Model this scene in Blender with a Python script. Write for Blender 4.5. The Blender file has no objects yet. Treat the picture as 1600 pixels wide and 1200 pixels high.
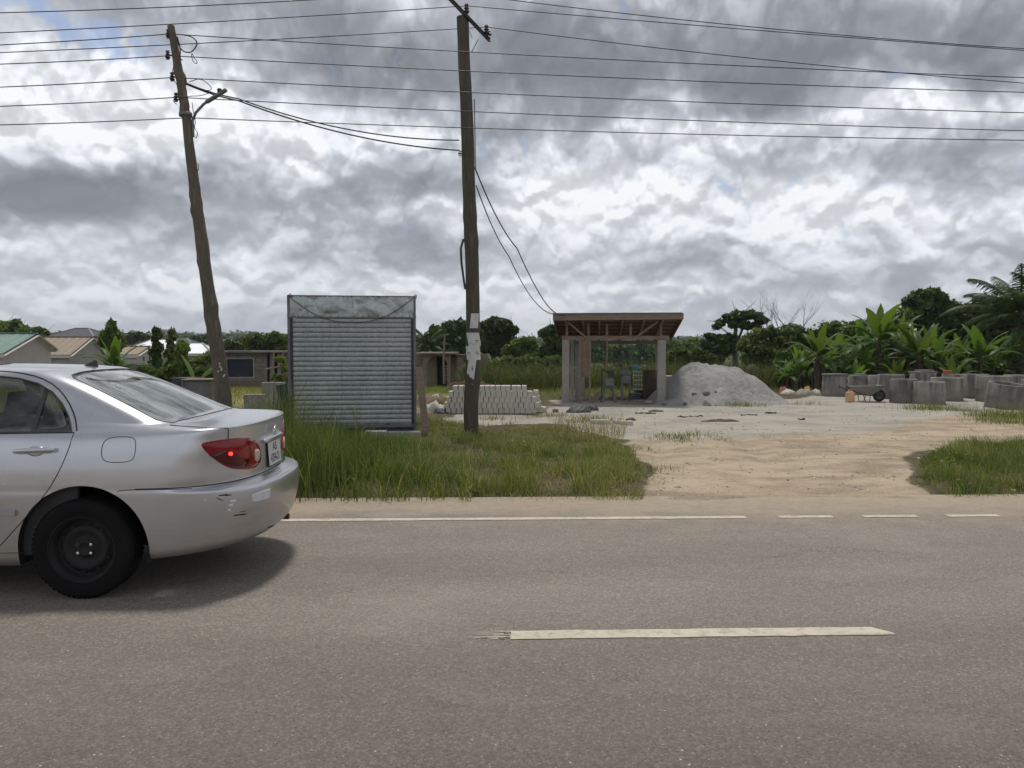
import bpy, bmesh, math, random
import numpy as np
from mathutils import Vector, Matrix
from mathutils.bvhtree import BVHTree
from math import radians as R, sin, cos, pi

S = bpy.context.scene
C = S.collection
rng = np.random.default_rng(7)
random.seed(7)

# ---------------------------------------------------------------- camera
CAM_H, FPX, YAW, PITCH = 1.6, 1200.0, R(1.7), math.atan(60 / 1200)
cd = bpy.data.cameras.new("camera")
cam = bpy.data.objects.new("camera", cd)
C.objects.link(cam)
cd.sensor_fit = 'HORIZONTAL'
cd.sensor_width = 36.0
cd.lens = 36.0 * FPX / 1600.0
cd.clip_start = 0.05
cd.clip_end = 12000
cam.location = (0, 0, CAM_H)
cam.rotation_euler = (pi / 2 - PITCH, 0, -YAW)
S.camera = cam

# ---------------------------------------------------------------- exposure
S.view_settings.view_transform = 'Standard'
S.view_settings.look = 'None'
S.view_settings.exposure = 0.06
S.view_settings.gamma = 1.0
S.view_settings.use_curve_mapping = False

CAMP = Vector((0, 0, CAM_H))
FH = Vector((sin(YAW), cos(YAW), 0))
FW = (FH * cos(PITCH) + Vector((0, 0, -sin(PITCH)))).normalized()
RT = Vector((cos(YAW), -sin(YAW), 0))
UP = RT.cross(FW)


def ray(px, py):
    return (FW + RT * ((px - 800) / FPX) - UP * ((py - 600) / FPX)).normalized()


def P(px, py, d):
    """world point seen in direction (px,py) of the photograph, d metres ahead"""
    r = ray(px, py)
    return CAMP + r * (d / r.dot(FH))


def GP(px, py, z=0.0):
    r = ray(px, py)
    return CAMP + r * ((z - CAM_H) / r.z)


# ---------------------------------------------------------------- node helpers
class NT:
    def __init__(self, tree):
        self.t = tree
        self.n = tree.nodes
        self.l = tree.links

    def new(self, kind, **kw):
        n = self.n.new(kind)
        for k, v in kw.items():
            setattr(n, k, v)
        return n

    def put(self, sock, v):
        if isinstance(v, X):
            v = v.s
        if isinstance(v, bpy.types.NodeSocket):
            self.l.new(v, sock)
        elif v is not None:
            if isinstance(v, (tuple, list)) and len(v) == 3 and sock.type == 'RGBA':
                v = (*v, 1)
            sock.default_value = v

    def math(self, op, a, b=None, c=None, clamp=False):
        n = self.new('ShaderNodeMath', operation=op, use_clamp=clamp)
        for i, v in enumerate((a, b, c)):
            if v is not None:
                self.put(n.inputs[i], v)
        return X(self, n.outputs[0])

    def vmath(self, op, a, b=None, scale=None):
        n = self.new('ShaderNodeVectorMath', operation=op)
        self.put(n.inputs[0], a)
        if b is not None:
            self.put(n.inputs[1], b)
        if scale is not None:
            self.put(n.inputs['Scale'], scale)
        return X(self, n.outputs['Value'] if op in ('LENGTH', 'DOT_PRODUCT', 'DISTANCE') else n.outputs[0])

    def noise(self, vec, scale=5, detail=4, rough=.5, dist=0.0, kind='FBM', dim='3D', out='Fac', lac=2.0):
        n = self.new('ShaderNodeTexNoise', noise_dimensions=dim, noise_type=kind)
        self.put(n.inputs['Vector'], vec)
        self.put(n.inputs['Scale'], scale)
        self.put(n.inputs['Detail'], detail)
        self.put(n.inputs['Roughness'], rough)
        self.put(n.inputs['Lacunarity'], lac)
        self.put(n.inputs['Distortion'], dist)
        return X(self, n.outputs[out])

    def voro(self, vec, scale=5, feature='F1', out='Distance', rnd=1.0, smooth=None, dim='3D'):
        n = self.new('ShaderNodeTexVoronoi', feature=feature, voronoi_dimensions=dim)
        self.put(n.inputs['Vector'], vec)
        self.put(n.inputs['Scale'], scale)
        if 'Randomness' in n.inputs:
            self.put(n.inputs['Randomness'], rnd)
        if smooth is not None:
            self.put(n.inputs['Smoothness'], smooth)
        return X(self, n.outputs[out])

    def ramp(self, f, stops, interp='LINEAR'):
        n = self.new('ShaderNodeValToRGB')
        n.color_ramp.interpolation = interp
        e = n.color_ramp.elements
        while len(e) > 1:
            e.remove(e[-1])
        for i, (p, c) in enumerate(stops):
            if not isinstance(c, (tuple, list)):
                c = (c, c, c)
            if i == 0:
                e[0].position = p
                e[0].color = (*c, 1)
            else:
                q = e.new(p)
                q.color = (*c, 1)
        self.put(n.inputs[0], f)
        return X(self, n.outputs[0])

    def mix(self, f, a, b, blend='MIX'):
        n = self.new('ShaderNodeMix', data_type='RGBA', blend_type=blend)
        self.put(n.inputs[0], f)
        self.put(n.inputs[6], a)
        self.put(n.inputs[7], b)
        return X(self, n.outputs[2])

    def maprange(self, v, a, b, c=0.0, d=1.0, smooth=False):
        n = self.new('ShaderNodeMapRange', interpolation_type='SMOOTHSTEP' if smooth else 'LINEAR')
        self.put(n.inputs[0], v)
        for i, q in enumerate((a, b, c, d)):
            self.put(n.inputs[1 + i], q)
        return X(self, n.outputs[0])

    def sep(self, v):
        n = self.new('ShaderNodeSeparateXYZ')
        self.put(n.inputs[0], v)
        return [X(self, o) for o in n.outputs]

    def comb(self, x, y, z):
        n = self.new('ShaderNodeCombineXYZ')
        for i, v in enumerate((x, y, z)):
            self.put(n.inputs[i], v)
        return X(self, n.outputs[0])

    def bump(self, h, strength=.3, dist=.02, normal=None):
        n = self.new('ShaderNodeBump')
        self.put(n.inputs['Strength'], strength)
        self.put(n.inputs['Distance'], dist)
        self.put(n.inputs['Height'], h)
        if normal is not None:
            self.put(n.inputs['Normal'], normal)
        return X(self, n.outputs[0])


class X:
    def __init__(self, nt, s):
        self.nt, self.s = nt, s

    def __add__(self, o): return self.nt.math('ADD', self, o)
    def __radd__(self, o): return self.nt.math('ADD', o, self)
    def __sub__(self, o): return self.nt.math('SUBTRACT', self, o)
    def __rsub__(self, o): return self.nt.math('SUBTRACT', o, self)
    def __mul__(self, o): return self.nt.math('MULTIPLY', self, o)
    def __rmul__(self, o): return self.nt.math('MULTIPLY', o, self)
    def __truediv__(self, o): return self.nt.math('DIVIDE', self, o)
    def __rtruediv__(self, o): return self.nt.math('DIVIDE', o, self)


# ---------------------------------------------------------------- world: broken overcast sky
SUN_EL, SUN_AZ = R(73), R(-2)      # azimuth measured from +Y towards +X
W = bpy.data.worlds.new("World")
S.world = W
W.use_nodes = True
W.node_tree.nodes.clear()
n = NT(W.node_tree)
tc = n.new('ShaderNodeTexCoord')
d = n.vmath('NORMALIZE', tc.outputs['Generated'])
dx, dy, dz = n.sep(d)
az = n.math('ARCTAN2', dx, dy)
el = n.math('ARCSINE', dz)
sky = n.new('ShaderNodeTexSky', sky_type='NISHITA')
sky.sun_disc = False
sky.sun_elevation = SUN_EL
sky.sun_rotation = SUN_AZ
sky.altitude = 100
sky.air_density = 1.2
sky.dust_density = 2.0



def pix_az(px, py):
    return math.atan((px - 800) / 1200) + YAW, math.atan((540 - py) / math.hypot(1200, px - 800))


# large banks of thick (dark) and thin (bright) cloud by direction: px, py, half-width, half-height, amount
BANKS = [
    (1130, 85, 480, 85, .56), (1560, 100, 200, 55, .34), (560, 110, 230, 65, .42), (420, 10, 300, 50, .26),
    (1500, 235, 330, 38, .42), (870, 210, 160, 26, .16), (260, 325, 190, 46, .50), (90, 330, 120, 60, .24),
    (600, 285, 130, 26, .28), (620, 400, 170, 26, .24), (1180, 395, 300, 30, .20), (940, 430, 160, 22, .14),
    (1500, 430, 240, 24, .14), (120, 440, 160, 16, .08),
    (120, 130, 190, 70, -.34), (470, 215, 230, 30, -.30), (1080, 215, 200, 30, -.26), (1010, 320, 250, 45, -.24),
    (1480, 165, 170, 16, -.40), (1330, 335, 300, 38, -.26), (560, 335, 120, 16, -.18), (780, 340, 110, 40, -.18),
    (230, 225, 200, 36, -.22), (250, 400, 250, 26, -.16), (450, 465, 400, 24, -.16), (1100, 475, 500, 26, -.18),
]
# warp the bank outlines so that no ellipse shows
wv = n.noise(n.comb(az * 6.0, el * 11.0, 3.3), 1.0, 3, .6, out='Color')
wx, wy, wz = n.sep(wv)
azw = az + (wx - .5) * 0.30
elw = el + (wy - .5) * 0.13
bank = None
for (px, py, hw, hh, amt) in BANKS:
    a0, e0 = pix_az(px, py)
    q1 = (azw - a0) * (1 / (hw / 1200))
    q2 = (elw - e0) * (1 / (hh / 1200))
    r2 = n.math('MULTIPLY_ADD', q1, q1, q2 * q2)
    g = n.math('EXPONENT', r2 * -0.9) * amt
    bank = g if bank is None else bank + g

UO, VO = 3.1, 5.4
# cumulus relief: the same puffs sampled twice, the second nearer the light overhead
u_ = az * 2.5
v_ = n.math('LOGARITHM', n.math('MAXIMUM', el, 0.0) + 0.34, 2.718) * 1.55
def field(uu, vv):
    v = n.comb(uu, vv, 0.0)
    wn_ = n.vmath('SUBTRACT', n.noise(v, 3.2, 4, .62, dim='2D', out='Color'), (.5, .5, .5))
    w = n.vmath('ADD', v, n.vmath('SCALE', wn_, scale=.34))
    a = n.noise(w, 1.7, 5, .5, 0.0, dim='2D')
    b = n.voro(w, 4.6, dim='2D')
    c = n.voro(w, 10.5, dim='2D')
    e = n.noise(w, 16.0, 4, .62, dim='2D')
    return a, b, c, e
a1, b1, c1, e1 = field(u_ + UO, v_ + VO)
a2, b2, c2, e2 = field(u_ + UO, v_ + VO + .035)
relief = (a1 - a2) * 1.6 - (b1 - b2) * .55 - (c1 - c2) * .26 + (e1 - e2) * .10
fine = e1
dA = a1
high = n.maprange(el, .50, .75, 0.0, .45)  # thick cloud added overhead, out of view, to cut the ambient light
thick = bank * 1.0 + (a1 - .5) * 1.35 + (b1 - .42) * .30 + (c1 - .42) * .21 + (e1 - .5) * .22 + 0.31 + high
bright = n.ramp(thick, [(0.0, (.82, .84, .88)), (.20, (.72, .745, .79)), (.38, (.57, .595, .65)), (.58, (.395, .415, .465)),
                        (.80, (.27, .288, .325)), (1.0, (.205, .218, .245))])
rl = n.math('TANH', relief * 8.5)
glow = n.math('MULTIPLY', rl * .30 + .06, n.maprange(thick, .25, .80, 1.0, .22))
cloud = n.vmath('SCALE', bright, scale=glow + 1.0)
cloud = n.vmath('MINIMUM', cloud, (.97, .98, 1.0))
# near the horizon everything melts into pale haze
hz = n.math('EXPONENT', n.math('MAXIMUM', el, 0.0) * -16.0)
cloud = n.mix(hz * .6, cloud, (.60, .64, .70))
# three small gaps where blue shows through
gap = None
for (px, py, hw, hh) in ((1131, 291, 17, 17), (40, 8, 90, 18), (170, 66, 70, 14), (195, 98, 30, 16)):
    a0, e0 = pix_az(px, py)
    q1 = (azw - a0 - (wx - .5) * .22) * (1 / (hw / 1200))
    q2 = (elw - e0 - (wy - .5) * .09) * (1 / (hh / 1200))
    g = n.math('EXPONENT', n.math('MULTIPLY_ADD', q1, q1, q2 * q2) * -0.8)
    gap = g if gap is None else gap + g
cover = n.maprange(gap + (fine - .5) * 1.6 + (c1 - .4) * 1.0, .45, 1.15, 1.0, .40, True)
below = n.maprange(dz, -0.02, 0.0, 1.0, 0.0)
cloud10 = n.vmath('SCALE', cloud, scale=10.0)
skyc = n.vmath('MULTIPLY', sky.outputs[0], (1.1, 1.15, 1.3))
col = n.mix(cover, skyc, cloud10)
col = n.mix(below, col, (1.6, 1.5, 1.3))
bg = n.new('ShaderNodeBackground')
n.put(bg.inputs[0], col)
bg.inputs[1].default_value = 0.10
wo = n.new('ShaderNodeOutputWorld')
n.l.new(bg.outputs[0], wo.inputs[0])

# ---------------------------------------------------------------- sun behind thin cloud
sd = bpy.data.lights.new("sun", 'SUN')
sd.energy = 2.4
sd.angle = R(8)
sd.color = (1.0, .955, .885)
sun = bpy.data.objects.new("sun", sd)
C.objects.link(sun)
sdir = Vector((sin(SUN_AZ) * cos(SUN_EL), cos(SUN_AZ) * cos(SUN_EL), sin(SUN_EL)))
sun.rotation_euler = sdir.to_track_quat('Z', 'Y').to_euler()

# ---------------------------------------------------------------- object helpers
def tag(o, label=None, cat=None, group=None, kind=None):
    if label: o['label'] = label
    if cat: o['category'] = cat
    if group: o['group'] = group
    if kind: o['kind'] = kind
    return o


def empty(name, loc=(0, 0, 0), rz=0.0, label=None, cat=None, group=None):
    o = bpy.data.objects.new(name, None)
    C.objects.link(o)
    o.location = loc
    o.rotation_euler = (0, 0, rz)
    o.empty_display_size = .2
    return tag(o, label, cat, group)


def link(name, me, mat=None, parent=None, loc=None, rz=None):
    o = bpy.data.objects.new(name, me)
    C.objects.link(o)
    if mat is not None and len(me.materials) == 0:
        for m in (mat if isinstance(mat, (list, tuple)) else [mat]):
            me.materials.append(m)
    if parent is not None: o.parent = parent
    if loc is not None: o.location = loc
    if rz is not None: o.rotation_euler = (0, 0, rz)
    return o


class MB:
    """collects simple solids into one mesh"""
    def __init__(self):
        self.v, self.f, self.m, self.sm = [], [], [], []

    def add(self, vs, fs, mi=0, smooth=False):
        b = len(self.v)
        self.v += [tuple(p) for p in vs]
        self.f += [tuple(b + i for i in f) for f in fs]
        self.m += [mi] * len(fs)
        self.sm += [smooth] * len(fs)
        return self

    def box(self, c, s, rot=None, mi=0, taper=1.0):
        hx, hy, hz_ = s[0] / 2, s[1] / 2, s[2] / 2
        vs = []
        for z in (-1, 1):
            k = taper if z > 0 else 1
            for x, y in ((-1, -1), (1, -1), (1, 1), (-1, 1)):
                p = Vector((x * hx * k, y * hy * k, z * hz_))
                if rot is not None:
                    p = rot @ p
                vs.append(p + Vector(c))
        return self.add(vs, [(3, 2, 1, 0), (4, 5, 6, 7), (0, 1, 5, 4), (1, 2, 6, 5), (2, 3, 7, 6), (3, 0, 4, 7)], mi)

    def bar(self, a, b, w, h=None, mi=0, up=(0, 0, 1)):
        a, b = Vector(a), Vector(b)
        h = w if h is None else h
        d_ = b - a
        z = d_.normalized()
        u = Vector(up)
        if abs(z.dot(u)) > .98: u = Vector((0, 1, 0))
        x = u.cross(z).normalized()
        y = z.cross(x)
        M = Matrix((x, y, z)).transposed()
        return self.box((a + b) / 2, (w, h, d_.length), M, mi)

    def tube(self, pts, rad, seg=8, mi=0, caps=True, smooth=True):
        pts = [Vector(p) for p in pts]
        if not isinstance(rad, (list, tuple, np.ndarray)): rad = [rad] * len(pts)
        vs, fs = [], []
        prevx = None
        for i, p in enumerate(pts):
            t = (pts[min(i + 1, len(pts) - 1)] - pts[max(i - 1, 0)]).normalized()
            if prevx is None:
                u = Vector((0, 0, 1)) if abs(t.z) < .9 else Vector((0, 1, 0))
                x = u.cross(t).normalized()
            else:
                x = (prevx - t * prevx.dot(t)).normalized()
            prevx = x
            y = t.cross(x)
            for k in range(seg):
                a = 2 * pi * k / seg
                vs.append(p + (x * cos(a) + y * sin(a)) * rad[i])
        for i in range(len(pts) - 1):
            for k in range(seg):
                k2 = (k + 1) % seg
                fs.append((i * seg + k, i * seg + k2, (i + 1) * seg + k2, (i + 1) * seg + k))
        self.add(vs, fs, mi, smooth)
        if caps:
            self.add([vs[k] for k in range(seg)], [tuple(reversed(range(seg)))], mi)
            self.add([vs[(len(pts) - 1) * seg + k] for k in range(seg)], [tuple(range(seg))], mi)
        return self

    def lathe(self, prof, seg=24, c=(0, 0, 0), axis='Z', mi=0, smooth=True, a0=0, a1=2 * pi):
        full = abs(a1 - a0 - 2 * pi) < 1e-6
        ns = seg if full else seg + 1
        vs, fs = [], []
        for (r, h) in prof:
            for k in range(ns):
                a = a0 + (a1 - a0) * k / seg
                if axis == 'Z': p = (r * cos(a), r * sin(a), h)
                elif axis == 'Y': p = (r * cos(a), h, r * sin(a))
                else: p = (h, r * cos(a), r * sin(a))
                vs.append((p[0] + c[0], p[1] + c[1], p[2] + c[2]))
        for i in range(len(prof) - 1):
            for k in range(seg):
                k2 = (k + 1) % ns
                q = (i * ns + k, i * ns + k2, (i + 1) * ns + k2, (i + 1) * ns + k)
                fs.append(q if axis != 'Y' else q[::-1])
        return self.add(vs, fs, mi, smooth)

    def grid(self, fn, nu, nv, mi=0, smooth=True):
        vs = [fn(i / nu, j / nv) for i in range(nu + 1) for j in range(nv + 1)]
        fs = [(i * (nv + 1) + j, (i + 1) * (nv + 1) + j, (i + 1) * (nv + 1) + j + 1, i * (nv + 1) + j + 1)
              for i in range(nu) for j in range(nv)]
        return self.add(vs, fs, mi, smooth)

    def mesh(self, name):
        me = bpy.data.meshes.new(name)
        me.from_pydata(self.v, [], self.f)
        me.polygons.foreach_set('material_index', self.m)
        me.polygons.foreach_set('use_smooth', self.sm)
        me.update()
        return me

    def build(self, name, mat, parent=None, bevel=0, loc=None, rz=None, segs=1):
        me = self.mesh(name)
        if bevel:
            bm = bmesh.new()
            bm.from_mesh(me)
            bmesh.ops.remove_doubles(bm, verts=bm.verts, dist=1e-5)
            es = [e for e in bm.edges if len(e.link_faces) == 2 and e.calc_face_angle(0) > R(35)]
            bmesh.ops.bevel(bm, geom=es, offset=bevel, segments=segs, affect='EDGES', profile=.5, clamp_overlap=True)
            bm.to_mesh(me)
            bm.free()
        return link(name, me, mat, parent, loc, rz)


def copy_thing(o, loc=None, rz=None, label=None, scale=None):
    c = o.copy()
    C.objects.link(c)
    for ch in [k for k in bpy.data.objects if k.parent == o]:
        q = ch.copy()
        C.objects.link(q)
        q.parent = c
        for g in [k for k in bpy.data.objects if k.parent == ch]:
            h = g.copy()
            C.objects.link(h)
            h.parent = q
    if loc is not None: c.location = loc
    if rz is not None: c.rotation_euler = (0, 0, rz)
    if scale is not None: c.scale = scale
    if label: c['label'] = label
    return c


def npmesh(name, verts, faces, smooth=True, attr=None):
    """verts (N,3), faces (M,k) of equal size k; attr: dict name -> (N,) floats"""
    me = bpy.data.meshes.new(name)
    k = faces.shape[1]
    me.vertices.add(len(verts))
    me.vertices.foreach_set('co', np.ascontiguousarray(verts, dtype=np.float32).ravel())
    me.loops.add(faces.size)
    me.loops.foreach_set('vertex_index', np.ascontiguousarray(faces, dtype=np.int32).ravel())
    me.polygons.add(len(faces))
    me.polygons.foreach_set('loop_start', np.arange(0, faces.size, k, dtype=np.int32))
    me.polygons.foreach_set('use_smooth', np.full(len(faces), smooth))
    if attr:
        for nm, arr in attr.items():
            a = me.attributes.new(nm, 'FLOAT', 'POINT')
            a.data.foreach_set('value', np.ascontiguousarray(arr, dtype=np.float32))
    me.update(calc_edges=True)
    me.validate()
    return me


# ---------------------------------------------------------------- materials
def new_mat(name):
    m = bpy.data.materials.new(name)
    m.use_nodes = True
    m.node_tree.nodes.clear()
    nt = NT(m.node_tree)
    out = nt.new('ShaderNodeOutputMaterial')
    b = nt.new('ShaderNodeBsdfPrincipled')
    nt.l.new(b.outputs[0], out.inputs[0])
    return m, nt, b, out


def mat(name, c1, c2=None, scale=6.0, rough=.8, bump=.0, bdist=.01, metal=0.0, detail=6, c3=None, stretch=None,
        spec=.5, coords='Object', contrast=.22, bscale=None):
    m, nt, b, out = new_mat(name)
    t = nt.new('ShaderNodeTexCoord')
    v = t.outputs[coords]
    if stretch:
        v = nt.vmath('MULTIPLY', v, stretch)
    if c2 is None: c2 = tuple(x * .7 for x in c1)
    f = nt.noise(v, scale, detail, .6, .2)
    st = [(.5 - contrast, c1), (.5 + contrast, c2)]
    if c3 is not None:
        st = [(.5 - contrast, c1), (.5, c2), (.5 + contrast, c3)]
    col = nt.ramp(f, st)
    f2 = nt.noise(v, scale * 7, 4, .6)
    col = nt.mix(.35, col, nt.ramp(f2, [(.3, .25), (.7, .85)]), 'SOFT_LIGHT')
    nt.put(b.inputs['Base Color'], col)
    nt.put(b.inputs['Roughness'], nt.maprange(f2, .2, .8, max(0.02, rough - .08), min(1, rough + .08)))
    b.inputs['Metallic'].default_value = metal
    b.inputs['Specular IOR Level'].default_value = spec
    if bump:
        nt.put(b.inputs['Normal'], nt.bump(nt.noise(v, bscale or scale * 3, 8, .65), bump, bdist))
    return m


def leaf_mat(name, dark, light, trans=.35, rough=.5):
    """foliage: colour by the per-leaf 'tint' attribute, a little light passes through"""
    m = bpy.data.materials.new(name)
    m.use_nodes = True
    m.node_tree.nodes.clear()
    nt = NT(m.node_tree)
    out = nt.new('ShaderNodeOutputMaterial')
    b = nt.new('ShaderNodeBsdfPrincipled')
    a = nt.new('ShaderNodeAttribute', attribute_name='tint')
    oi = nt.new('ShaderNodeObjectInfo')
    f = X(nt, a.outputs['Fac'])
    col = nt.ramp(f, [(0, dark), (.75, light), (.93, tuple(min(1, c * 1.25) for c in light)), (1.0, (light[0] * 2.2, light[1] * 1.25, light[2] * .9))])
    hsv = nt.new('ShaderNodeHueSaturation')
    nt.put(hsv.inputs['Value'], nt.maprange(X(nt, oi.outputs['Random']), 0, 1, .82, 1.15))
    nt.put(hsv.inputs['Hue'], nt.maprange(X(nt, oi.outputs['Random']), 0, 1, .49, .51))
    nt.put(hsv.inputs['Color'], col)
    nt.put(b.inputs['Base Color'], hsv.outputs[0])
    b.inputs['Roughness'].default_value = rough
    b.inputs['Specular IOR Level'].default_value = .18
    tr = nt.new('ShaderNodeBsdfTranslucent')
    c2 = nt.vmath('MULTIPLY', hsv.outputs[0], (1.3, 1.25, .5))
    nt.put(tr.inputs[0], c2)
    mx = nt.new('ShaderNodeMixShader')
    mx.inputs[0].default_value = trans
    nt.l.new(b.outputs[0], mx.inputs[1])
    nt.l.new(tr.outputs[0], mx.inputs[2])
    nt.l.new(mx.outputs[0], out.inputs[0])
    return m


M = {}
M['pole'] = mat('pole_wood', (.125, .112, .078), (.060, .056, .040), 3, .9, .5, .01, stretch=(6, 6, .5), c3=(.090, .088, .060))
M['pole_b'] = mat('pole_wood_brown', (.20, .165, .12), (.095, .082, .062), 3, .9, .6, .01, stretch=(5, 5, .8), c3=(.14, .12, .09))
M['timber'] = mat('grey_timber', (.26, .20, .15), (.15, .115, .085), 4, .85, .4, .005, stretch=(1, 6, 6))
M['board'] = mat('brown_boards', (.24, .175, .125), (.15, .11, .08), 5, .8, .3, .005)
M['concrete'] = mat('concrete', (.36, .345, .31), (.24, .23, .21), 3, .95, .4, .006)
M['conc_dark'] = mat('old_concrete', (.22, .215, .20), (.13, .125, .12), 3, .95, .4, .006)
M['block'] = mat('cement_block', (.54, .51, .44), (.44, .41, .355), 9, .95, .5, .004)
M['galv'] = mat('galvanised', (.40, .44, .45), (.25, .285, .29), 2.5, .42, .12, .004, metal=.65, c3=(.33, .37, .375))
M['steel'] = mat('dark_steel', (.06, .065, .07), (.03, .032, .035), 8, .6, .2, .003, metal=.3)
M['grey_steel'] = mat('grey_steel', (.20, .21, .215), (.12, .125, .13), 6, .55, .15, .003, metal=.5)
M['black'] = mat('black_rubber', (.022, .022, .024), (.012, .012, .013), 12, .75, .2, .002)
M['cable'] = mat('cable_black', (.02, .02, .022), (.012, .012, .013), 8, .6)
M['wire'] = mat('aluminium_wire', (.055, .058, .065), (.035, .037, .042), 8, .5, metal=.3)
M['rust'] = mat('rusty_metal', (.16, .07, .035), (.09, .045, .028), 8, .9, .3, .004, c3=(.05, .035, .03))
M['paper'] = mat('weathered_paper', (.66, .66, .64), (.48, .48, .46), 8, .85, .15, .003)
M['ink'] = mat('faded_ink', (.10, .11, .14), (.06, .06, .08), 30, .8)
M['insulator'] = mat('brown_glaze', (.05, .03, .025), (.03, .02, .018), 8, .25)
# ================================================================ SETTING: ground, road, hills
def vnoise(x, y, seed=0):
    """smooth value noise, numpy"""
    xi, yi = np.floor(x).astype(np.int64), np.floor(y).astype(np.int64)
    fx, fy = x - xi, y - yi
    fx, fy = fx * fx * (3 - 2 * fx), fy * fy * (3 - 2 * fy)
    def h(a, b):
        k = (a * 374761393 + b * 668265263 + seed * 974634777) & 0x7fffffff
        k = ((k ^ (k >> 13)) * 1274126177) & 0x7fffffff
        return ((k ^ (k >> 16)) & 0xffff) / 65535.0
    return (h(xi, yi) * (1 - fx) + h(xi + 1, yi) * fx) * (1 - fy) + (h(xi, yi + 1) * (1 - fx) + h(xi + 1, yi + 1) * fx) * fy


def fbm(x, y, o=4, seed=0):
    s, a, t = 0, .5, 0
    for i in range(o):
        s = s + a * vnoise(x * 2 ** i, y * 2 ** i, seed + i)
        t += a
        a *= .5
    return s / t


def sdf(poly, x, y):
    """signed distance to a polygon, positive inside"""
    dmin = np.full(x.shape, 1e9)
    ins = np.zeros(x.shape, bool)
    m = len(poly)
    for i in range(m):
        ax, ay = poly[i]
        bx, by = poly[(i + 1) % m]
        ex, ey = bx - ax, by - ay
        t = np.clip(((x - ax) * ex + (y - ay) * ey) / (ex * ex + ey * ey + 1e-9), 0, 1)
        dmin = np.minimum(dmin, np.hypot(x - ax - t * ex, y - ay - t * ey))
        c = ((ay > y) != (by > y)) & (x < (bx - ax) * (y - ay) / (by - ay + 1e-12) + ax)
        ins ^= c
    return np.where(ins, dmin, -dmin)


def sstep(a, b, v):
    t = np.clip((v - a) / (b - a), 0, 1)
    return t * t * (3 - 2 * t)


def gpoly(pts):
    return [(GP(*p).x, GP(*p).y) for p in pts]


ROAD0, ROAD1 = 0.35, 8.05            # road between these y
SAND = gpoly([(650, 658), (700, 649), (850, 641), (860, 628), (1030, 624), (1240, 624), (1300, 612), (1530, 616), (1760, 622),
              (1760, 648), (1500, 652), (1380, 676), (1180, 688), (1010, 694), (960, 690), (860, 664), (760, 668)])
TAN = gpoly([(1005, 786), (1010, 730), (975, 695), (1000, 680), (1300, 668), (1600, 636), (1900, 640), (1900, 690), (1600, 690),
             (1440, 707), (1418, 735), (1428, 756), (1476, 778), (1500, 790), (1200, 800), (1000, 795)])
DRYG = gpoly([(300, 600), (470, 598), (470, 640), (300, 650)])
DRYG2 = gpoly([(655, 598), (735, 598), (730, 640), (655, 645)])


def ground_h(x, y):
    h = -0.045 * np.clip(y - 24, 0, 40) - 0.02 * np.clip(y - 64, 0, 60)
    # far country rises again into low hills
    r = np.hypot(x, y)
    h = h + sstep(350, 1500, y) * (8 + 9 * fbm(x / 420 + 3, y / 420, 3, 5))
    h = h + sstep(180, 420, y) * sstep(20, -260, x) * 4.5 * (0.6 + .8 * fbm(x / 90, y / 90, 3, 9))
    verge = sstep(ROAD1 + .02, ROAD1 + .5, y) * sstep(60, 30, y)
    tan = sstep(-.3, .5, sdf(TAN, x, y))
    sand = sstep(-.3, .5, sdf(SAND, x, y))
    bump = (fbm(x / 1.1, y / 1.3, 4, 11) - .5) * .075 + (fbm(x * 3, y * 3, 3, 21) - .5) * .03
    near = verge * (bump * (.55 + .45 * (1 - np.maximum(tan, sand))) + 0.0)
    # wheel ruts in the drive, washed edge, low bank on the grassy verge
    rut = (np.exp(-((x - 2.2 - .10 * (y - 8)) / .18) ** 2) + np.exp(-((x - 3.6 - .14 * (y - 8)) / .2) ** 2)) * .045 * tan
    bank = (1 - tan) * (1 - sand) * verge * .03
    h = h + near - rut * sstep(9, 11, y) + bank
    under = ((y > ROAD0 - .3) & (y < ROAD1 + .02))
    h = np.where(under, -0.05, h)
    edge_y = 8.02 - .40 * fbm(x * 1.3, x * 0 + 2, 4, 71)
    spill = sstep(edge_y - .06, edge_y + .12, y) * tan
    h = np.where(under, -0.05 + spill * .060, h)
    h = h + .014 * tan * (y > ROAD1 + .02)
    edge = sstep(ROAD1 - .02, ROAD1 + .35, y)
    h = h - 0.012 * edge * sstep(40, 20, y) * tan * (1 - sand) - .05 * (1 - edge) * (~under) * (y > ROAD1)
    back = sstep(ROAD0 - .3, -3, y)
    h = np.where(y < ROAD0 - .3, -.02 + (fbm(x / 1.5, y / 1.5, 3, 4) - .5) * .08 * back, h)
    return h


def gz(x, y):
    return float(ground_h(np.array([float(x)]), np.array([float(y)]))[0])


def ex_axis(lo, hi, step, far_lo, far_hi, k=1.18):
    c = list(np.arange(lo, hi + 1e-6, step))
    s, v = step, hi
    while v < far_hi:
        s *= k
        v += s
        c.append(v)
    s, v = step, lo
    pre = []
    while v > far_lo:
        s *= k
        v -= s
        pre.append(v)
    return np.array(pre[::-1] + c)


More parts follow.
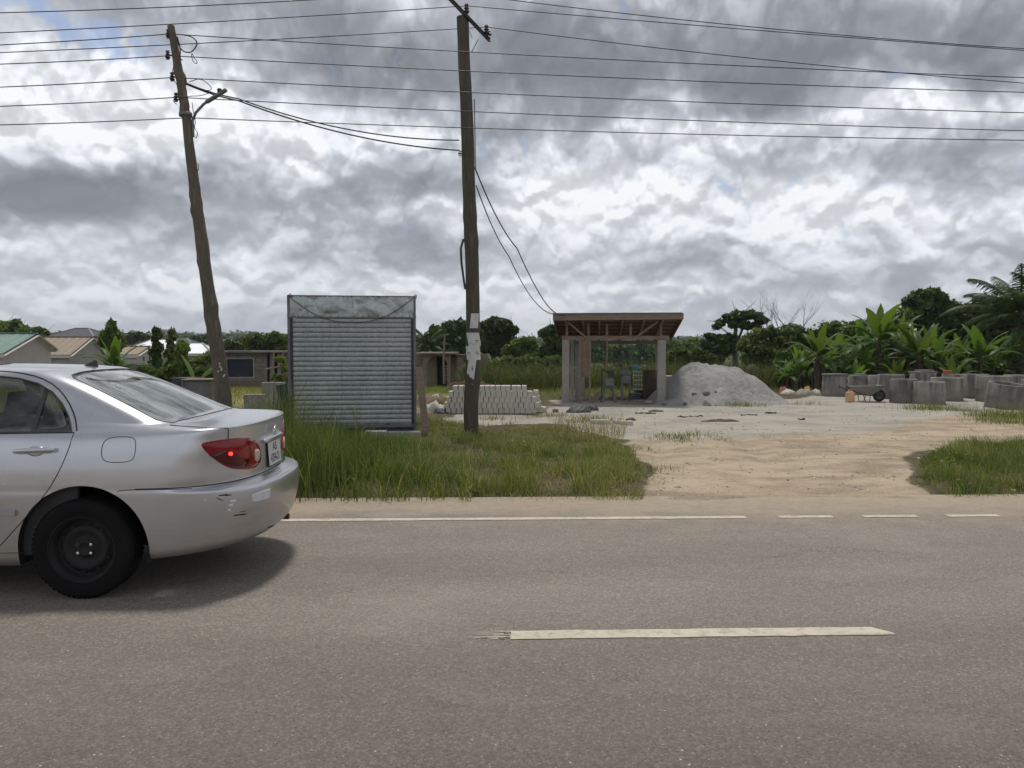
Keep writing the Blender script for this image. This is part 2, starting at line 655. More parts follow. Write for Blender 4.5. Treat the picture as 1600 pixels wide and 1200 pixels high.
gx = ex_axis(-7, 15, .09, -1900, 1900)
gy = np.concatenate([ex_axis(8.02, 26, .07, 8.0, 2100, 1.06)])
gy = np.concatenate([np.arange(7.44, 8.0, .06), gy[gy >= 8.02]])
gyb = -ex_axis(.0, 6, .5, -1, 800, 1.25)[::-1]
gyb = gyb[gyb < .05]
gy = np.concatenate([gyb, [.06, 7.3], gy])
gy = np.unique(np.round(gy, 4))
XX, YY = np.meshgrid(gx, gy, indexing='ij')
ZZ = ground_h(XX, YY)
nx_, ny_ = XX.shape
idx = np.arange(nx_ * ny_).reshape(nx_, ny_)
F = np.stack([idx[:-1, :-1], idx[1:, :-1], idx[1:, 1:], idx[:-1, 1:]], -1).reshape(-1, 4)
xw = XX + (fbm(XX * 1.6, YY * 1.6, 4, 31) - .5) * 1.1
yw = YY + (fbm(XX * 1.6 + 9, YY * 1.6, 4, 33) - .5) * 1.1
a_sand = sstep(-.25, .6, sdf(SAND, xw, yw))
a_tan = sstep(-.15, .25, sdf(TAN, XX * .6 + xw * .4, YY * .6 + yw * .4))
a_dry = np.maximum(sstep(-.8, .8, sdf(DRYG, xw, yw)), sstep(-.8, .8, sdf(DRYG2, xw, yw)))
a_back = sstep(.5, -.5, YY)
gme = npmesh('ground', np.stack([XX, YY, ZZ], -1).reshape(-1, 3), F, True,
             dict(sand=a_sand.ravel(), tan=np.maximum(a_tan, a_back * .8).ravel(), dry=a_dry.ravel()))

m, nt, b, out = new_mat('ground')
geo = nt.new('ShaderNodeNewGeometry')
pos = geo.outputs['Position']
at = lambda nm: X(nt, nt.new('ShaderNodeAttribute', attribute_name=nm).outputs['Fac'])
n1 = nt.noise(pos, .8, 8, .6)
n2 = nt.noise(pos, 6, 8, .65)
n3 = nt.noise(nt.vmath('MULTIPLY', pos, (1, 1.15, 1)), 1.5, 8, .66, .2)
grav = nt.voro(pos, 55, out='Color')
gr = nt.sep(grav)[0]
sandc = nt.ramp(n1, [(.3, (.43, .395, .335)), (.5, (.375, .345, .295)), (.6, (.31, .285, .25)), (.72, (.25, .235, .21))])
tanc = nt.ramp(n3, [(.28, (.37, .29, .195)), (.42, (.46, .375, .265)), (.54, (.38, .30, .205)), (.66, (.25, .19, .13)), (.75, (.20, .155, .11))])
py_ = nt.sep(pos)[1]
px_ = nt.sep(pos)[0]
orange = nt.math('MAXIMUM', nt.maprange(py_, 8.6, 8.1, 0, 1) * .75, nt.maprange(px_, 8, 13, 0, .8)) * nt.maprange(n1, .35, .65, .2, 1)
tanc = nt.mix(orange * .8, tanc, (.42, .285, .18))
tanc = nt.mix(nt.maprange(py_ + (n1 - .5) * 1.2, 8.7, 7.9, 0, .85), tanc, nt.ramp(nt.noise(pos, 9, 6, .6), [(.3, (.33, .265, .185)), (.7, (.42, .34, .245))]))
tanc = nt.mix(nt.maprange(n2, .55, .75, 0, .6), tanc, (.30, .25, .19))
mud = nt.noise(nt.vmath('MULTIPLY', pos, (.5, 1.6, 1)), .9, 7, .68, .4)
tanc = nt.mix(nt.maprange(mud, .49, .60, 0, .7), tanc, (.215, .165, .115))
sandc = nt.mix(nt.maprange(mud, .50, .60, 0, .5), sandc, (.25, .235, .215))
grass = nt.ramp(n2, [(.3, (.045, .042, .020)), (.5, (.085, .075, .035)), (.7, (.15, .115, .065))])
far = nt.maprange(py_, 60, 300, 0, 1)
farc = nt.ramp(nt.noise(pos, .02, 8, .7), [(.35, (.03, .05, .02)), (.5, (.055, .08, .03)), (.65, (.10, .12, .045))])
grass = nt.mix(far, grass, farc)
dry = nt.ramp(n2, [(.3, (.17, .17, .06)), (.6, (.28, .25, .12))])
c = nt.mix(at('dry'), grass, dry)
c = nt.mix(nt.maprange(at('sand') + (n2 - .5) * .5, .3, .7, 0, 1, True), c, sandc)
c = nt.mix(nt.maprange(at('tan') + (n2 - .5) * .45, .35, .65, 0, 1, True), c, nt.mix(nt.maprange(at('sand') + (n1 - .5) * .9, .35, .95, 0, .85), tanc, sandc))
bare = nt.math('MAXIMUM', at('sand'), at('tan'))
c = nt.mix(nt.maprange(gr, .0, 1, 0, .30) * bare, c, nt.ramp(gr, [(0, (.12, .10, .08)), (.5, (.3, .26, .2)), (1, (.55, .5, .43))]))
nt.put(b.inputs['Base Color'], c)
b.inputs['Roughness'].default_value = .95
b.inputs['Specular IOR Level'].default_value = .2
hh = n2 * .6 + n3 * .12 + gr * .12 + nt.noise(pos, 22, 5, .6) * .3
nt.put(b.inputs['Normal'], nt.bump(hh, .7, .06))
g = link('ground', gme, m)
tag(g, kind='structure')

# ---- road
m, nt, b, out = new_mat('asphalt')
pos = nt.new('ShaderNodeNewGeometry').outputs['Position']
ry, rx = nt.sep(pos)[1], nt.sep(pos)[0]
big = nt.noise(nt.vmath('MULTIPLY', pos, (.35, 1.3, 1)), 1.2, 5, .6)
agg = nt.voro(pos, 95, out='Color')
ar, ag, ab = nt.sep(agg)
agd = nt.voro(pos, 95, out='Distance')
agg2 = nt.voro(pos, 42, out='Color')
a2 = nt.sep(agg2)[0]
a2d = nt.voro(pos, 42, out='Distance')
base = nt.ramp(big, [(.3, (.330, .297, .263)), (.55, (.378, .341, .303)), (.75, (.428, .386, .343))])
# tyre-polished lanes a little darker, dust at the far edge
lane = nt.math('SINE', (ry - 2.1) * (2 * pi / 1.55)) * .5 + .5
base = nt.mix(lane * .16, base, (.22, .195, .172))
base = nt.mix(nt.maprange(ry, 4.6, 2.6, 0, .7), base, (.165, .140, .118))
base = nt.mix(.62, base, nt.ramp(ar, [(0, (.05, .045, .04)), (.5, (.15, .13, .115)), (.85, (.24, .21, .185)), (1, (.38, .35, .31))]), 'OVERLAY')
dust = nt.maprange(ry + (nt.noise(nt.vmath('MULTIPLY', pos, (.5, 1, 1)), 1.4, 7, .65) - .5) * 1.5, 6.95, 7.55, 0, .9, True)
dustx = nt.maprange(nt.math('ABSOLUTE', rx - 3.1), 1.5, 4.0, 1, .0, True)
dust2 = nt.maprange(ry + (nt.noise(pos, 2.0, 7, .7) - .5) * 2.2, 6.2, 8.1, 0, 1, True) * dustx * .85
base = nt.mix(nt.math('MAXIMUM', dust * .8, dust2), base, nt.ramp(nt.noise(pos, 9, 6, .6), [(.3, (.33, .265, .185)), (.7, (.42, .34, .245))]))
spark = nt.math('MULTIPLY', nt.maprange(a2, .975, .982, 0, 1), nt.maprange(a2d, .24, .14, 0, 1))
spark = nt.math('MAXIMUM', spark, nt.math('MULTIPLY', nt.maprange(ag, .965, .975, 0, 1), nt.maprange(agd, .34, .2, 0, .8)))
base = nt.mix(spark * .75, base, (.60, .57, .52))
dk = nt.math('MULTIPLY', nt.maprange(ab, .96, .97, 0, 1), nt.maprange(agd, .38, .22, 0, .8))
base = nt.mix(dk, base, (.03, .028, .026))
# old hairline cracks and a few darker stained patches
ce = nt.voro(nt.vmath('ADD', nt.vmath('MULTIPLY', pos, (.55, .9, 1)), nt.vmath('SCALE', nt.noise(pos, 2.5, 5, .7, out='Color'), scale=.5)), .8, feature='DISTANCE_TO_EDGE')
cm = nt.maprange(nt.noise(pos, .55, 3, .5), .50, .62, 0, .55)
base = nt.mix(nt.math('MULTIPLY', nt.maprange(ce, .0, .008, 1, 0), cm), base, (.07, .062, .055))
stn = nt.noise(nt.vmath('MULTIPLY', pos, (.45, 1.1, 1)), 1.1, 8, .7, .3)
base = nt.mix(nt.maprange(stn, .54, .70, 0, .22), base, (.16, .145, .128))
base = nt.mix(nt.maprange(stn, .46, .32, 0, .12), base, (.46, .42, .37))
nt.put(b.inputs['Base Color'], base)
b.inputs['Roughness'].default_value = .82
b.inputs['Specular IOR Level'].default_value = .35
nt.put(b.inputs['Normal'], nt.bump(agd * -1.0 + nt.noise(pos, 60, 4, .6) * .6, .5, .006))
mb = MB()
xs = np.concatenate([[-1800, -200, -40], np.arange(-20, 20.1, 1.0), [40, 200, 1800]])
ev = (fbm(xs * 1.7, xs * 0, 3, 3) - .5) * .05
vs = [(x, ROAD0, 0) for x in xs] + [(x, ROAD1 + e, 0) for x, e in zip(xs, ev)]
vs += [(x, ROAD0 - .02, -.09) for x in xs] + [(x, ROAD1 + e + .02, -.09) for x, e in zip(xs, ev)]
k = len(xs)
mb.add(vs, [(i, i + 1, k + i + 1, k + i) for i in range(k - 1)] + [(2 * k + i, 2 * k + i + 1, i + 1, i) for i in range(k - 1)] +
       [(k + i, k + i + 1, 3 * k + i + 1, 3 * k + i) for i in range(k - 1)])
road = mb.build('road', m)
tag(road, kind='structure')

# painted markings: one worn sheet each, 4 mm above the asphalt
m, nt, b, out = new_mat('road_paint')
pos = nt.new('ShaderNodeNewGeometry').outputs['Position']
wn = nt.noise(pos, 14, 8, .7)
nt.put(b.inputs['Base Color'], nt.mix(nt.maprange(wn, .48, .66, 0, .8), nt.ramp(nt.noise(pos, 3, 5, .6), [(.3, (.47, .425, .32)), (.7, (.56, .51, .40))]), (.28, .24, .19)))
b.inputs['Roughness'].default_value = .7
nt.put(b.inputs['Normal'], nt.bump(nt.noise(pos, 60, 5, .6), .4, .004))


def stripe(mb, x0, x1, y0, y1, rag0=0.0, rag1=0.0, round1=0.0, z=.004):
    """a painted band with slightly wavy edges and ragged or rounded ends"""
    N = max(4, int((x1 - x0) / .08))
    for i in range(N):
        a, c_ = x0 + (x1 - x0) * i / N, x0 + (x1 - x0) * (i + 1) / N
        def e(x, s):
            q = (vnoise(np.array([x * 9.0]), np.array([s * 7.0]), 3)[0] - .5) * .010
            rr = 0
            if round1 and x > x1 - round1 and s > 0:
                rr = -(y1 - y0) * .75 * ((x - x1 + round1) / round1) ** 2
            return q + rr
        mb.add([(a, y0 + e(a, 0), z), (c_, y0 + e(c_, 0), z), (c_, y1 + e(c_, 1), z), (a, y1 + e(a, 1), z)], [(0, 1, 2, 3)])
    r_ = random.Random(5)
    if rag0:
        for i in range(26):
            yy = y0 + (y1 - y0) * r_.random()
            L = rag0 * r_.random() ** 1.3
            st = r_.random() * (rag0 - L) * .6
            w = .003 + r_.random() * .008
            mb.add([(x0 - st - L, yy, z), (x0 - st + .005, yy - w / 2, z), (x0 - st + .005, yy + w / 2, z)], [(0, 1, 2)])


mb = MB()
pa, pb_ = GP(797, 992), GP(1392, 987)
yc = (pa.y + pb_.y) / 2
stripe(mb, pa.x, pb_.x, yc - .06, yc + .06, rag0=.26, round1=.09)
stripe(mb, pb_.x + 4.5, pb_.x + 6.7, yc - .06, yc + .06)
for k_ in range(1, 6):
    stripe(mb, pb_.x + 4.5 + 6.7 * k_, pb_.x + 6.7 + 6.7 * k_, yc - .06, yc + .06)
    stripe(mb, pa.x - 6.7 * k_, pb_.x - 6.7 * k_, yc - .06, yc + .06)
o = mb.build('centre_line', m)
tag(o, kind='structure')
mb = MB()
ye = GP(1000, 809.5).y
x_end = GP(1166, 809).x
stripe(mb, -60, x_end, ye - .05, ye + .05, )
for a_, c_ in ((1217, 1302), (1350, 1436), (1484, 1568), (1616, 1702), (1750, 1836)):
    stripe(mb, GP(a_, 808).x, GP(c_, 808).x, ye - .045, ye + .045)
stripe(mb, -60, 60, 1.35, 1.45)
o = mb.build('edge_line', m)
tag(o, kind='structure')
# ================================================================ the silver saloon
# car frame: u = metres forward from the rear bumper (world -X), v = lateral (+ = near the camera), z up
m, nt, b, out = new_mat('silver_paint')
tcx = nt.new('ShaderNodeTexCoord').outputs['Object']
nz = nt.noise(tcx, 2.2, 6, .6)
ff = nt.noise(nt.vmath('MULTIPLY', tcx, (1, 1, 7)), 5, 6, .7)
zc = nt.sep(tcx)[2]
dirt = nt.math('MULTIPLY', nt.maprange(zc + (nz - .5) * .35, .70, .25, .05, .75), nt.maprange(ff, .3, .7, .5, 1))  # low-lying dirt, strengthened to paint in the dark reflection of the ground
colp = nt.mix(dirt, nt.ramp(nz, [(.3, (.50, .515, .545)), (.7, (.555, .57, .60))]), (.30, .27, .225))
scr = nt.math('MULTIPLY', nt.maprange(nt.noise(nt.vmath('MULTIPLY', tcx, (2.5, 2.5, 60)), 1.0, 3, .5), .70, .74, 0, 1), nt.maprange(nt.noise(tcx, 1.7, 2, .5), .56, .64, 0, .3))
colp = nt.mix(scr, colp, (.66, .67, .68))
nt.put(b.inputs['Base Color'], colp)
b.inputs['Metallic'].default_value = .82
nt.put(b.inputs['Roughness'], nt.maprange(nz, .2, .8, .23, .32) + dirt * .3)
b.inputs['Coat Weight'].default_value = .55
b.inputs['Coat Roughness'].default_value = .12
nt.put(b.inputs['Normal'], nt.bump(nt.noise(tcx, 3.0, 2, .5), .14, .02))
# the bare inner side of the sheet metal is dark lining
gb = nt.new('ShaderNodeNewGeometry').outputs['Backfacing']
lin = nt.new('ShaderNodeBsdfDiffuse')
lin.inputs[0].default_value = (.045, .047, .05, 1)
mxs = nt.new('ShaderNodeMixShader')
nt.l.new(gb, mxs.inputs[0])
nt.l.new(b.outputs[0], mxs.inputs[1])
nt.l.new(lin.outputs[0], mxs.inputs[2])
nt.l.new(mxs.outputs[0], out.inputs[0])
M['paint'] = m
m2_ = m.copy()
m2_.name = 'silver_paint_trim'
for nd in m2_.node_tree.nodes:
    if nd.type == 'MIX_SHADER':
        for l_ in list(m2_.node_tree.links):
            if l_.to_node == nd and l_.to_socket == nd.inputs[0]: m2_.node_tree.links.remove(l_)
        nd.inputs[0].default_value = 0
M['paint2'] = m2_
M['seam'] = mat('panel_gap', (.015, .015, .018), (.01, .01, .012), 20, .8)
M['trim'] = mat('black_trim', (.03, .03, .034), (.02, .02, .022), 20, .55)
M['chrome'] = mat('chrome', (.75, .75, .76), (.6, .6, .62), 20, .12, metal=1.0)
M['tyre'] = mat('tyre_rubber', (.005, .005, .006), (.011, .0105, .010), 5, .9, .5, .004, spec=.2)
M['rim'] = mat('black_steel_rim', (.003, .003, .0045), (.008, .0078, .0075), 6, .7, .1, .002)
M['cloth'] = mat('seat_cloth', (.10, .105, .11), (.07, .072, .078), 9, .9, .2, .003)
M['interior'] = mat('interior_plastic', (.05, .052, .055), (.035, .036, .04), 9, .8)


def glass_mat(name, tint, f0, rough=.03, dmax=.14):
    m = bpy.data.materials.new(name)
    m.use_nodes = True
    m.node_tree.nodes.clear()
    nt = NT(m.node_tree)
    out = nt.new('ShaderNodeOutputMaterial')
    t = nt.new('ShaderNodeBsdfTransparent')
    t.inputs[0].default_value = (*tint, 1)
    g = nt.new('ShaderNodeBsdfGlossy')
    g.inputs['Roughness'].default_value = rough
    lw = nt.new('ShaderNodeLayerWeight')
    fac = nt.math('POWER', X(nt, lw.outputs['Facing']), 3.5) * (1 - f0) + f0
    mx = nt.new('ShaderNodeMixShader')
    tc = nt.new('ShaderNodeTexCoord').outputs['Object']
    dirt = nt.maprange(nt.noise(nt.vmath('MULTIPLY', tc, (1, 3, 1)), 5, 5, .6), .35, .75, 0.0, dmax)  # dirt film; strong on the rear glass, where it paints in sky reflection
    nt.put(mx.inputs[0], fac)
    nt.l.new(t.outputs[0], mx.inputs[1])
    nt.l.new(g.outputs[0], mx.inputs[2])
    df = nt.new('ShaderNodeBsdfDiffuse')
    df.inputs[0].default_value = (.47, .52, .50, 1)
    m2 = nt.new('ShaderNodeMixShader')
    nt.put(m2.inputs[0], dirt)
    nt.l.new(mx.outputs[0], m2.inputs[1])
    nt.l.new(df.outputs[0], m2.inputs[2])
    nt.l.new(m2.outputs[0], out.inputs[0])
    return m


M['glass'] = glass_mat('window_glass', (.60, .64, .63), .05)
M['glass_rear'] = glass_mat('rear_glass', (.42, .50, .50), .34, dmax=.52)

CAR_Y = P(137, 942, 4.80).y            # ground line of the near wheels (outer face of the tyre)
REAR_X = -1.475
CAR_W2 = .850
CAR_C = Vector((REAR_X, CAR_Y + .83, 0))
car = empty('car', CAR_C, 0, 'dented silver saloon car with black steel wheels, driving on the near side of the verge', 'car')


def L2W(u, v, z): return Vector((CAR_C.x - u, CAR_C.y - v, z))
def loc(u, v, z): return (-u, -v, z)             # coordinates inside the car's own frame


#        ur   a    n    W     uf   af   zr    zs    zf
LV = [(.17, .45, 2.5, .755, 4.38, .5, .285, .195, .22),
      (.11, .50, 2.5, .800, 4.44, .5, .280, .205, .22),
      (.055, .55, 2.5, .828, 4.49, .55, .330, .25, .29),
      (.018, .58, 2.55, .842, 4.52, .6, .44, .36, .40),
      (.0, .6, 2.6, .849, 4.53, .6, .55, .50, .50),
      (.002, .6, 2.6, .8505, 4.52, .6, .640, .62, .60),
      (.018, .58, 2.6, .850, 4.51, .6, .672, .66, .63),
      (.075, .56, 2.6, .849, 4.50, .6, .684, .675, .65),
      (.118, .55, 2.6, .848, 4.49, .6, .700, .69, .66),
      (.124, .52, 2.6, .847, 4.48, .6, .75, .735, .69),
      (.128, .50, 2.6, .842, 4.46, .6, .84, .82, .73),
      (.132, .47, 2.7, .830, 4.44, .6, .93, .905, .76),
      (.136, .44, 2.8, .814, 4.40, .6, 1.00, .97, .785),
      (.139, .40, 2.9, .798, 4.34, .6, 1.050, 1.012, .805),
      (.152, .39, 3.0, .780, 4.22, .6, 1.068, 1.040, .83),
      (.30, .38, 3.1, .750, 3.95, .55, 1.076, 1.072, .89),
      (.46, .37, 3.2, .728, 3.60, .5, 1.082, 1.108, .96),
      (.545, .36, 3.3, .707, 3.42, .5, 1.100, 1.148, 1.00),
      (.82, .34, 3.3, .660, 3.15, .48, 1.222, 1.240, 1.12),
      (1.09, .33, 3.3, .608, 2.88, .45, 1.340, 1.333, 1.25),
      (1.33, .33, 3.2, .552, 2.64, .45, 1.430, 1.402, 1.36),
      (1.42, .35, 3.0, .500, 2.52, .45, 1.448, 1.430, 1.405),
      (1.58, .35, 2.8, .40, 2.40, .4, 1.462, 1.450, 1.435),
      (1.78, .3, 2.6, .25, 2.25, .3, 1.470, 1.463, 1.455),
      (1.90, .2, 2.5, .10, 2.15, .2, 1.474, 1.472, 1.466),
      (1.95, .1, 2.5, .0, 2.10, .1, 1.475, 1.475, 1.470)]
LV = np.array(LV)


def level(k):
    i = int(min(max(math.floor(k), 0), len(LV) - 2))
    t = k - i
    p0, p1, p2, p3 = LV[max(i - 1, 0)], LV[i], LV[i + 1], LV[min(i + 2, len(LV) - 1)]
    # centripetal-ish: tame the tangents so that creases stay crisp but do not overshoot
    m1, m2 = (p2 - p0) * .42, (p3 - p1) * .42
    m1 = np.where((p2 - p1) * (p1 - p0) > 0, m1, m1 * .35)
    m2 = np.where((p3 - p2) * (p2 - p1) > 0, m2, m2 * .35)
    t2, t3 = t * t, t * t * t
    return (2 * t3 - 3 * t2 + 1) * p1 + (t3 - 2 * t2 + t) * m1 + (-2 * t3 + 3 * t2) * p2 + (t3 - t2) * m2


NR, NS, NF = 34, 110, 26
def body_row(k):
    ur, a, n_, Wd, uf, af, zr, zs, zf = level(k)
    Wd = max(Wd, 0)
    pts = []
    for i in range(NR):
        th = (pi / 2) * i / NR
        pts.append((ur + a * (1 - max(cos(th), 0) ** (2 / n_)), Wd * sin(th) ** (2 / n_) if th > 0 else 0))
    u0, u1 = ur + a, uf - af
    for i in range(NS + 1):
        pts.append((u0 + (u1 - u0) * i / NS, Wd))
    for i in range(1, NF + 1):
        th = (pi / 2) * i / NF
        pts.append((u1 + af * (sin(th) ** (2 / 2.4)), Wd * max(cos(th), 0) ** (2 / 2.4)))
    row = []
    for (u, v) in pts:
        w = v * (1 - .006 * ((u - 2.2) / 1.2) ** 2) if 0 < u < 4.6 else v
        tr = min(max((u - ur) / 1.05, 0), 1)
        tf = min(max((uf - u) / 1.5, 0), 1)
        sr, sf = tr * tr * (3 - 2 * tr), tf * tf * (3 - 2 * tf)
        z = zs + (zr - zs) * (1 - sr) + (zf - zs) * (1 - sf)
        row.append((u, w, z))
    return row


KS = np.concatenate([np.linspace(0, 25, 25 * 5 + 1)])
rows = [body_row(k) for k in KS]
nrow, ncol = len(rows), len(rows[0])


def add_body(bm_v, bm_f):
    V, Fc = [], []
    for s in (1, -1):
        b0 = len(V)
        for r in rows:
            for (u, w, z) in r:
                V.append(loc(u, w * s, z))
        for i in range(nrow - 1):
            for j in range(ncol - 1):
                q = (b0 + i * ncol + j, b0 + i * ncol + j + 1, b0 + (i + 1) * ncol + j + 1, b0 + (i + 1) * ncol + j)
                Fc.append(q if s > 0 else q[::-1])
    return V, Fc


Vb, Fb = add_body(None, None)
bm = bmesh.new()
bv = [bm.verts.new(p) for p in Vb]
for f in Fb:
    try: bm.faces.new([bv[i] for i in f])
    except ValueError: pass
bmesh.ops.remove_doubles(bm, verts=bm.verts, dist=2e-4)
bmesh.ops.dissolve_degenerate(bm, edges=bm.edges, dist=1e-5)
bmesh.ops.recalc_face_normals(bm, faces=bm.faces)
bm.normal_update()
full = bm.copy()
BV = BVHTree.FromBMesh(full)
full.verts.ensure_lookup_table()
full.faces.ensure_lookup_table()


def hit(px, py):
    """local point and outward normal where the photo's sight line meets the body"""
    r = ray(px, py)
    q, nn, fi, dd = BV.ray_cast(CAMP - CAR_C, r)
    if q is None: return None, None
    if nn.dot(r) > 0: nn = -nn
    return q, nn


def side_pt(u, z, s=1):
    """point on the flank at (u,z)"""
    q, nn, fi, dd = BV.ray_cast(Vector(loc(u, 1.5 * s, z)), Vector((0, 1 * s, 0)))
    if q is None: return None, None
    return q, (nn if nn.y * s < 0 else -nn)


def rear_pt(v, z):
    q, nn, fi, dd = BV.ray_cast(Vector(loc(-1, v, z)), Vector((-1, 0, 0)))
    if q is None: return None, None
    return q, (nn if nn.x > 0 else -nn)


def top_pt(u, v):
    q, nn, fi, dd = BV.ray_cast(Vector(loc(u, v, 3)), Vector((0, 0, -1)))
    if q is None: return None, None
    return q, (nn if nn.z > 0 else -nn)


def smooth_closed(pts, n_=3):
    for _ in range(n_):
        o = []
        for i in range(len(pts)):
            a, b_ = pts[i], pts[(i + 1) % len(pts)]
            o.append(tuple(a[k] * .75 + b_[k] * .25 for k in range(len(a))))
            o.append(tuple(a[k] * .25 + b_[k] * .75 for k in range(len(a))))
        pts = o
    return pts


def smooth_open(pts, n_=2):
    for _ in range(n_):
        o = [pts[0]]
        for a, b_ in zip(pts[:-1], pts[1:]):
            o.append(tuple(a[k] * .75 + b_[k] * .25 for k in range(len(a))))
            o.append(tuple(a[k] * .25 + b_[k] * .75 for k in range(len(a))))
        o.append(pts[-1])
        pts = o
    return pts


def cut_hole(bm, poly, ax0, ax1, cond):
    """delete faces inside the convex polygon given in the (ax0,ax1) plane, for faces satisfying cond"""
    n_ = len(poly)
    cx = sum(p[0] for p in poly) / n_
    cy = sum(p[1] for p in poly) / n_
    third = 3 - ax0 - ax1
    lo0, hi0 = min(p[0] for p in poly) - .05, max(p[0] for p in poly) + .05
    lo1, hi1 = min(p[1] for p in poly) - .05, max(p[1] for p in poly) + .05
    for i in range(n_):
        a, b_ = poly[i], poly[(i + 1) % n_]
        e = Vector((b_[0] - a[0], b_[1] - a[1]))
        if e.length < 1e-6: continue
        nn = Vector((0, 0, 0))
        nn[ax0], nn[ax1] = e.y, -e.x
        co = Vector((0, 0, 0))
        co[ax0], co[ax1] = a
        fs = []
        mid = ((a[0] + b_[0]) / 2, (a[1] + b_[1]) / 2)
        rad = e.length / 2 + .05
        for f in bm.faces:
            c_ = f.calc_center_median()
            if abs(c_[ax0] - mid[0]) < rad and abs(c_[ax1] - mid[1]) < rad and cond(c_):
                fs.append(f)
        if not fs: continue
        geom = list({v for f in fs for v in f.verts}) + list({e_ for f in fs for e_ in f.edges}) + fs
        bmesh.ops.bisect_plane(bm, geom=geom, dist=1e-5, plane_co=co, plane_no=nn)
    sgn = 1 if sum(poly[i][0] * poly[(i + 1) % n_][1] - poly[(i + 1) % n_][0] * poly[i][1] for i in range(n_)) > 0 else -1
    dele = []
    for f in bm.faces:
        c_ = f.calc_center_median()
        if not (lo0 < c_[ax0] < hi0 and lo1 < c_[ax1] < hi1 and cond(c_)): continue
        ok = True
        for i in range(n_):
            a, b_ = poly[i], poly[(i + 1) % n_]
            if sgn * ((b_[0] - a[0]) * (c_[ax1] - a[1]) - (b_[1] - a[1]) * (c_[ax0] - a[0])) < 0:
                ok = False
                break
        if ok: dele.append(f)
    bmesh.ops.delete(bm, geom=dele, context='FACES')


# ---- outlines measured on the photograph, taken to the flank
def uz(px, py):
    q, _ = hit(px, py)
    return (-q.x, q.z)


wpx = [(112, 673), (107, 650), (97, 630), (82, 612), (60, 599), (30, 591), (2, 588)]
rwin = [uz(*p) for p in wpx]
belt_u, belt_z = rwin[0]
top_z = rwin[-1][1]
WIN_R = [(belt_u, belt_z)] + rwin[1:] + [(1.95, top_z + .006), (2.10, top_z + .004), (2.16, top_z - .01), (2.20, belt_z - .014)]
WIN_F = [(2.27, belt_z - .014), (2.27, top_z - .012), (2.33, top_z - .012), (2.60, top_z - .045), (2.95, 1.20), (3.25, 1.05), (3.27, belt_z - .03)]


def to_local(poly): return [(-u, z) for (u, z) in poly]


for s in (1, -1):
    for poly in (WIN_R, WIN_F):
        cut_hole(bm, to_local(poly), 0, 2, lambda c_, s=s: c_.y * -s > .3)
    for (uc, rc) in ((1.09, .405), (3.66, .395)):
        circ = [(-uc + rc * cos(a), .315 + rc * sin(a)) for a in np.linspace(0, 2 * pi, 40, endpoint=False)]
        circ = [(x, max(z, .0)) for x, z in circ]
        # lower part is simply open to below
        circ2 = [(-uc + rc * cos(a), .315 + rc * sin(a)) for a in np.linspace(0, pi, 26)] + [(-uc - rc, .0), (-uc + rc, .0)]
        cut_hole(bm, circ2, 0, 2, lambda c_, s=s: c_.y * -s > .3)
# rear glass in plan, windscreen in plan
gl0, _ = hit(122, 581)
gl1, _ = hit(272, 654)
REARG = [(-1.325, -.47), (-1.325, .47), (-1.29, .512), (-.70, .640), (-.61, .61), (-.575, .45), (-.56, .22), (-.56, -.22),
         (-.575, -.45), (-.61, -.61), (-.70, -.640), (-1.29, -.512)]
WSCR = [(-2.66, -.47), (-2.66, .47), (-2.70, .50), (-3.22, .62), (-3.36, .45), (-3.40, 0), (-3.36, -.45), (-3.22, -.62), (-2.70, -.50)]
cut_hole(bm, REARG, 0, 1, lambda c_: c_.z > 1.06)
cut_hole(bm, WSCR, 0, 1, lambda c_: c_.z > .98)
me = bpy.data.meshes.new('body')
bm.to_mesh(me)
me.polygons.foreach_set('use_smooth', [True] * len(me.polygons))
# shading normals of the uncut skin
nrm = []
for v in me.vertices:
    q, nn, fi, dd = BV.find_nearest(v.co)
    f = full.faces[fi]
    w = [1 / (1e-5 + (q - x.co).length) for x in f.verts]
    a = Vector((0, 0, 0))
    for x, ww in zip(f.verts, w): a += x.normal * ww
    nrm.append(a.normalized() if a.length > 0 else nn)
me.normals_split_custom_set_from_vertices([tuple(x) for x in nrm])
body = link('body', me, [M['paint']], car)


def surf_patch(name, outline, fn, mtl, off=.003, bulge=0.0, rings=5, parent=None, back=True):
    """a panel lying on the body: outline given in the coordinates fn understands"""
    n_ = len(outline)
    c_ = tuple(sum(p[k] for p in outline) / n_ for k in range(2))
    V, Fc = [], []
    q, nn = fn(*c_)
    V.append(q + nn * (off + bulge))
    for r in range(1, rings + 1):
        t = r / rings
        for p in outline:
            x = tuple(c_[k] + (p[k] - c_[k]) * t for k in range(2))
            q, nn = fn(*x)
            if q is None:
                q, nn = V[-1], Vector((0, 0, 1))
            V.append(q + nn * (off + bulge * (1 - t * t)))
    for i in range(n_):
        Fc.append((0, 1 + i, 1 + (i + 1) % n_))
    for r in range(rings - 1):
        for i in range(n_):
            a = 1 + r * n_ + i
            b_ = 1 + r * n_ + (i + 1) % n_
            Fc.append((a, a + n_, b_ + n_, b_))
    # skirt
    b0 = len(V)
    for p in outline:
        q, nn = fn(*p)
        V.append((q if q is not None else V[-1]) - (nn if nn is not None else Vector((0, 0, 0))) * .004)
    e0 = 1 + (rings - 1) * n_
    for i in range(n_):
        Fc.append((e0 + i, b0 + i, b0 + (i + 1) % n_, e0 + (i + 1) % n_))
    mb = MB()
    mb.add(V, Fc, 0, True)
    me = mb.mesh(name)
    bm_ = bmesh.new(); bm_.from_mesh(me)
    bmesh.ops.recalc_face_normals(bm_, faces=bm_.faces)
    bm_.to_mesh(me); bm_.free()
    return link(name, me, mtl, parent)


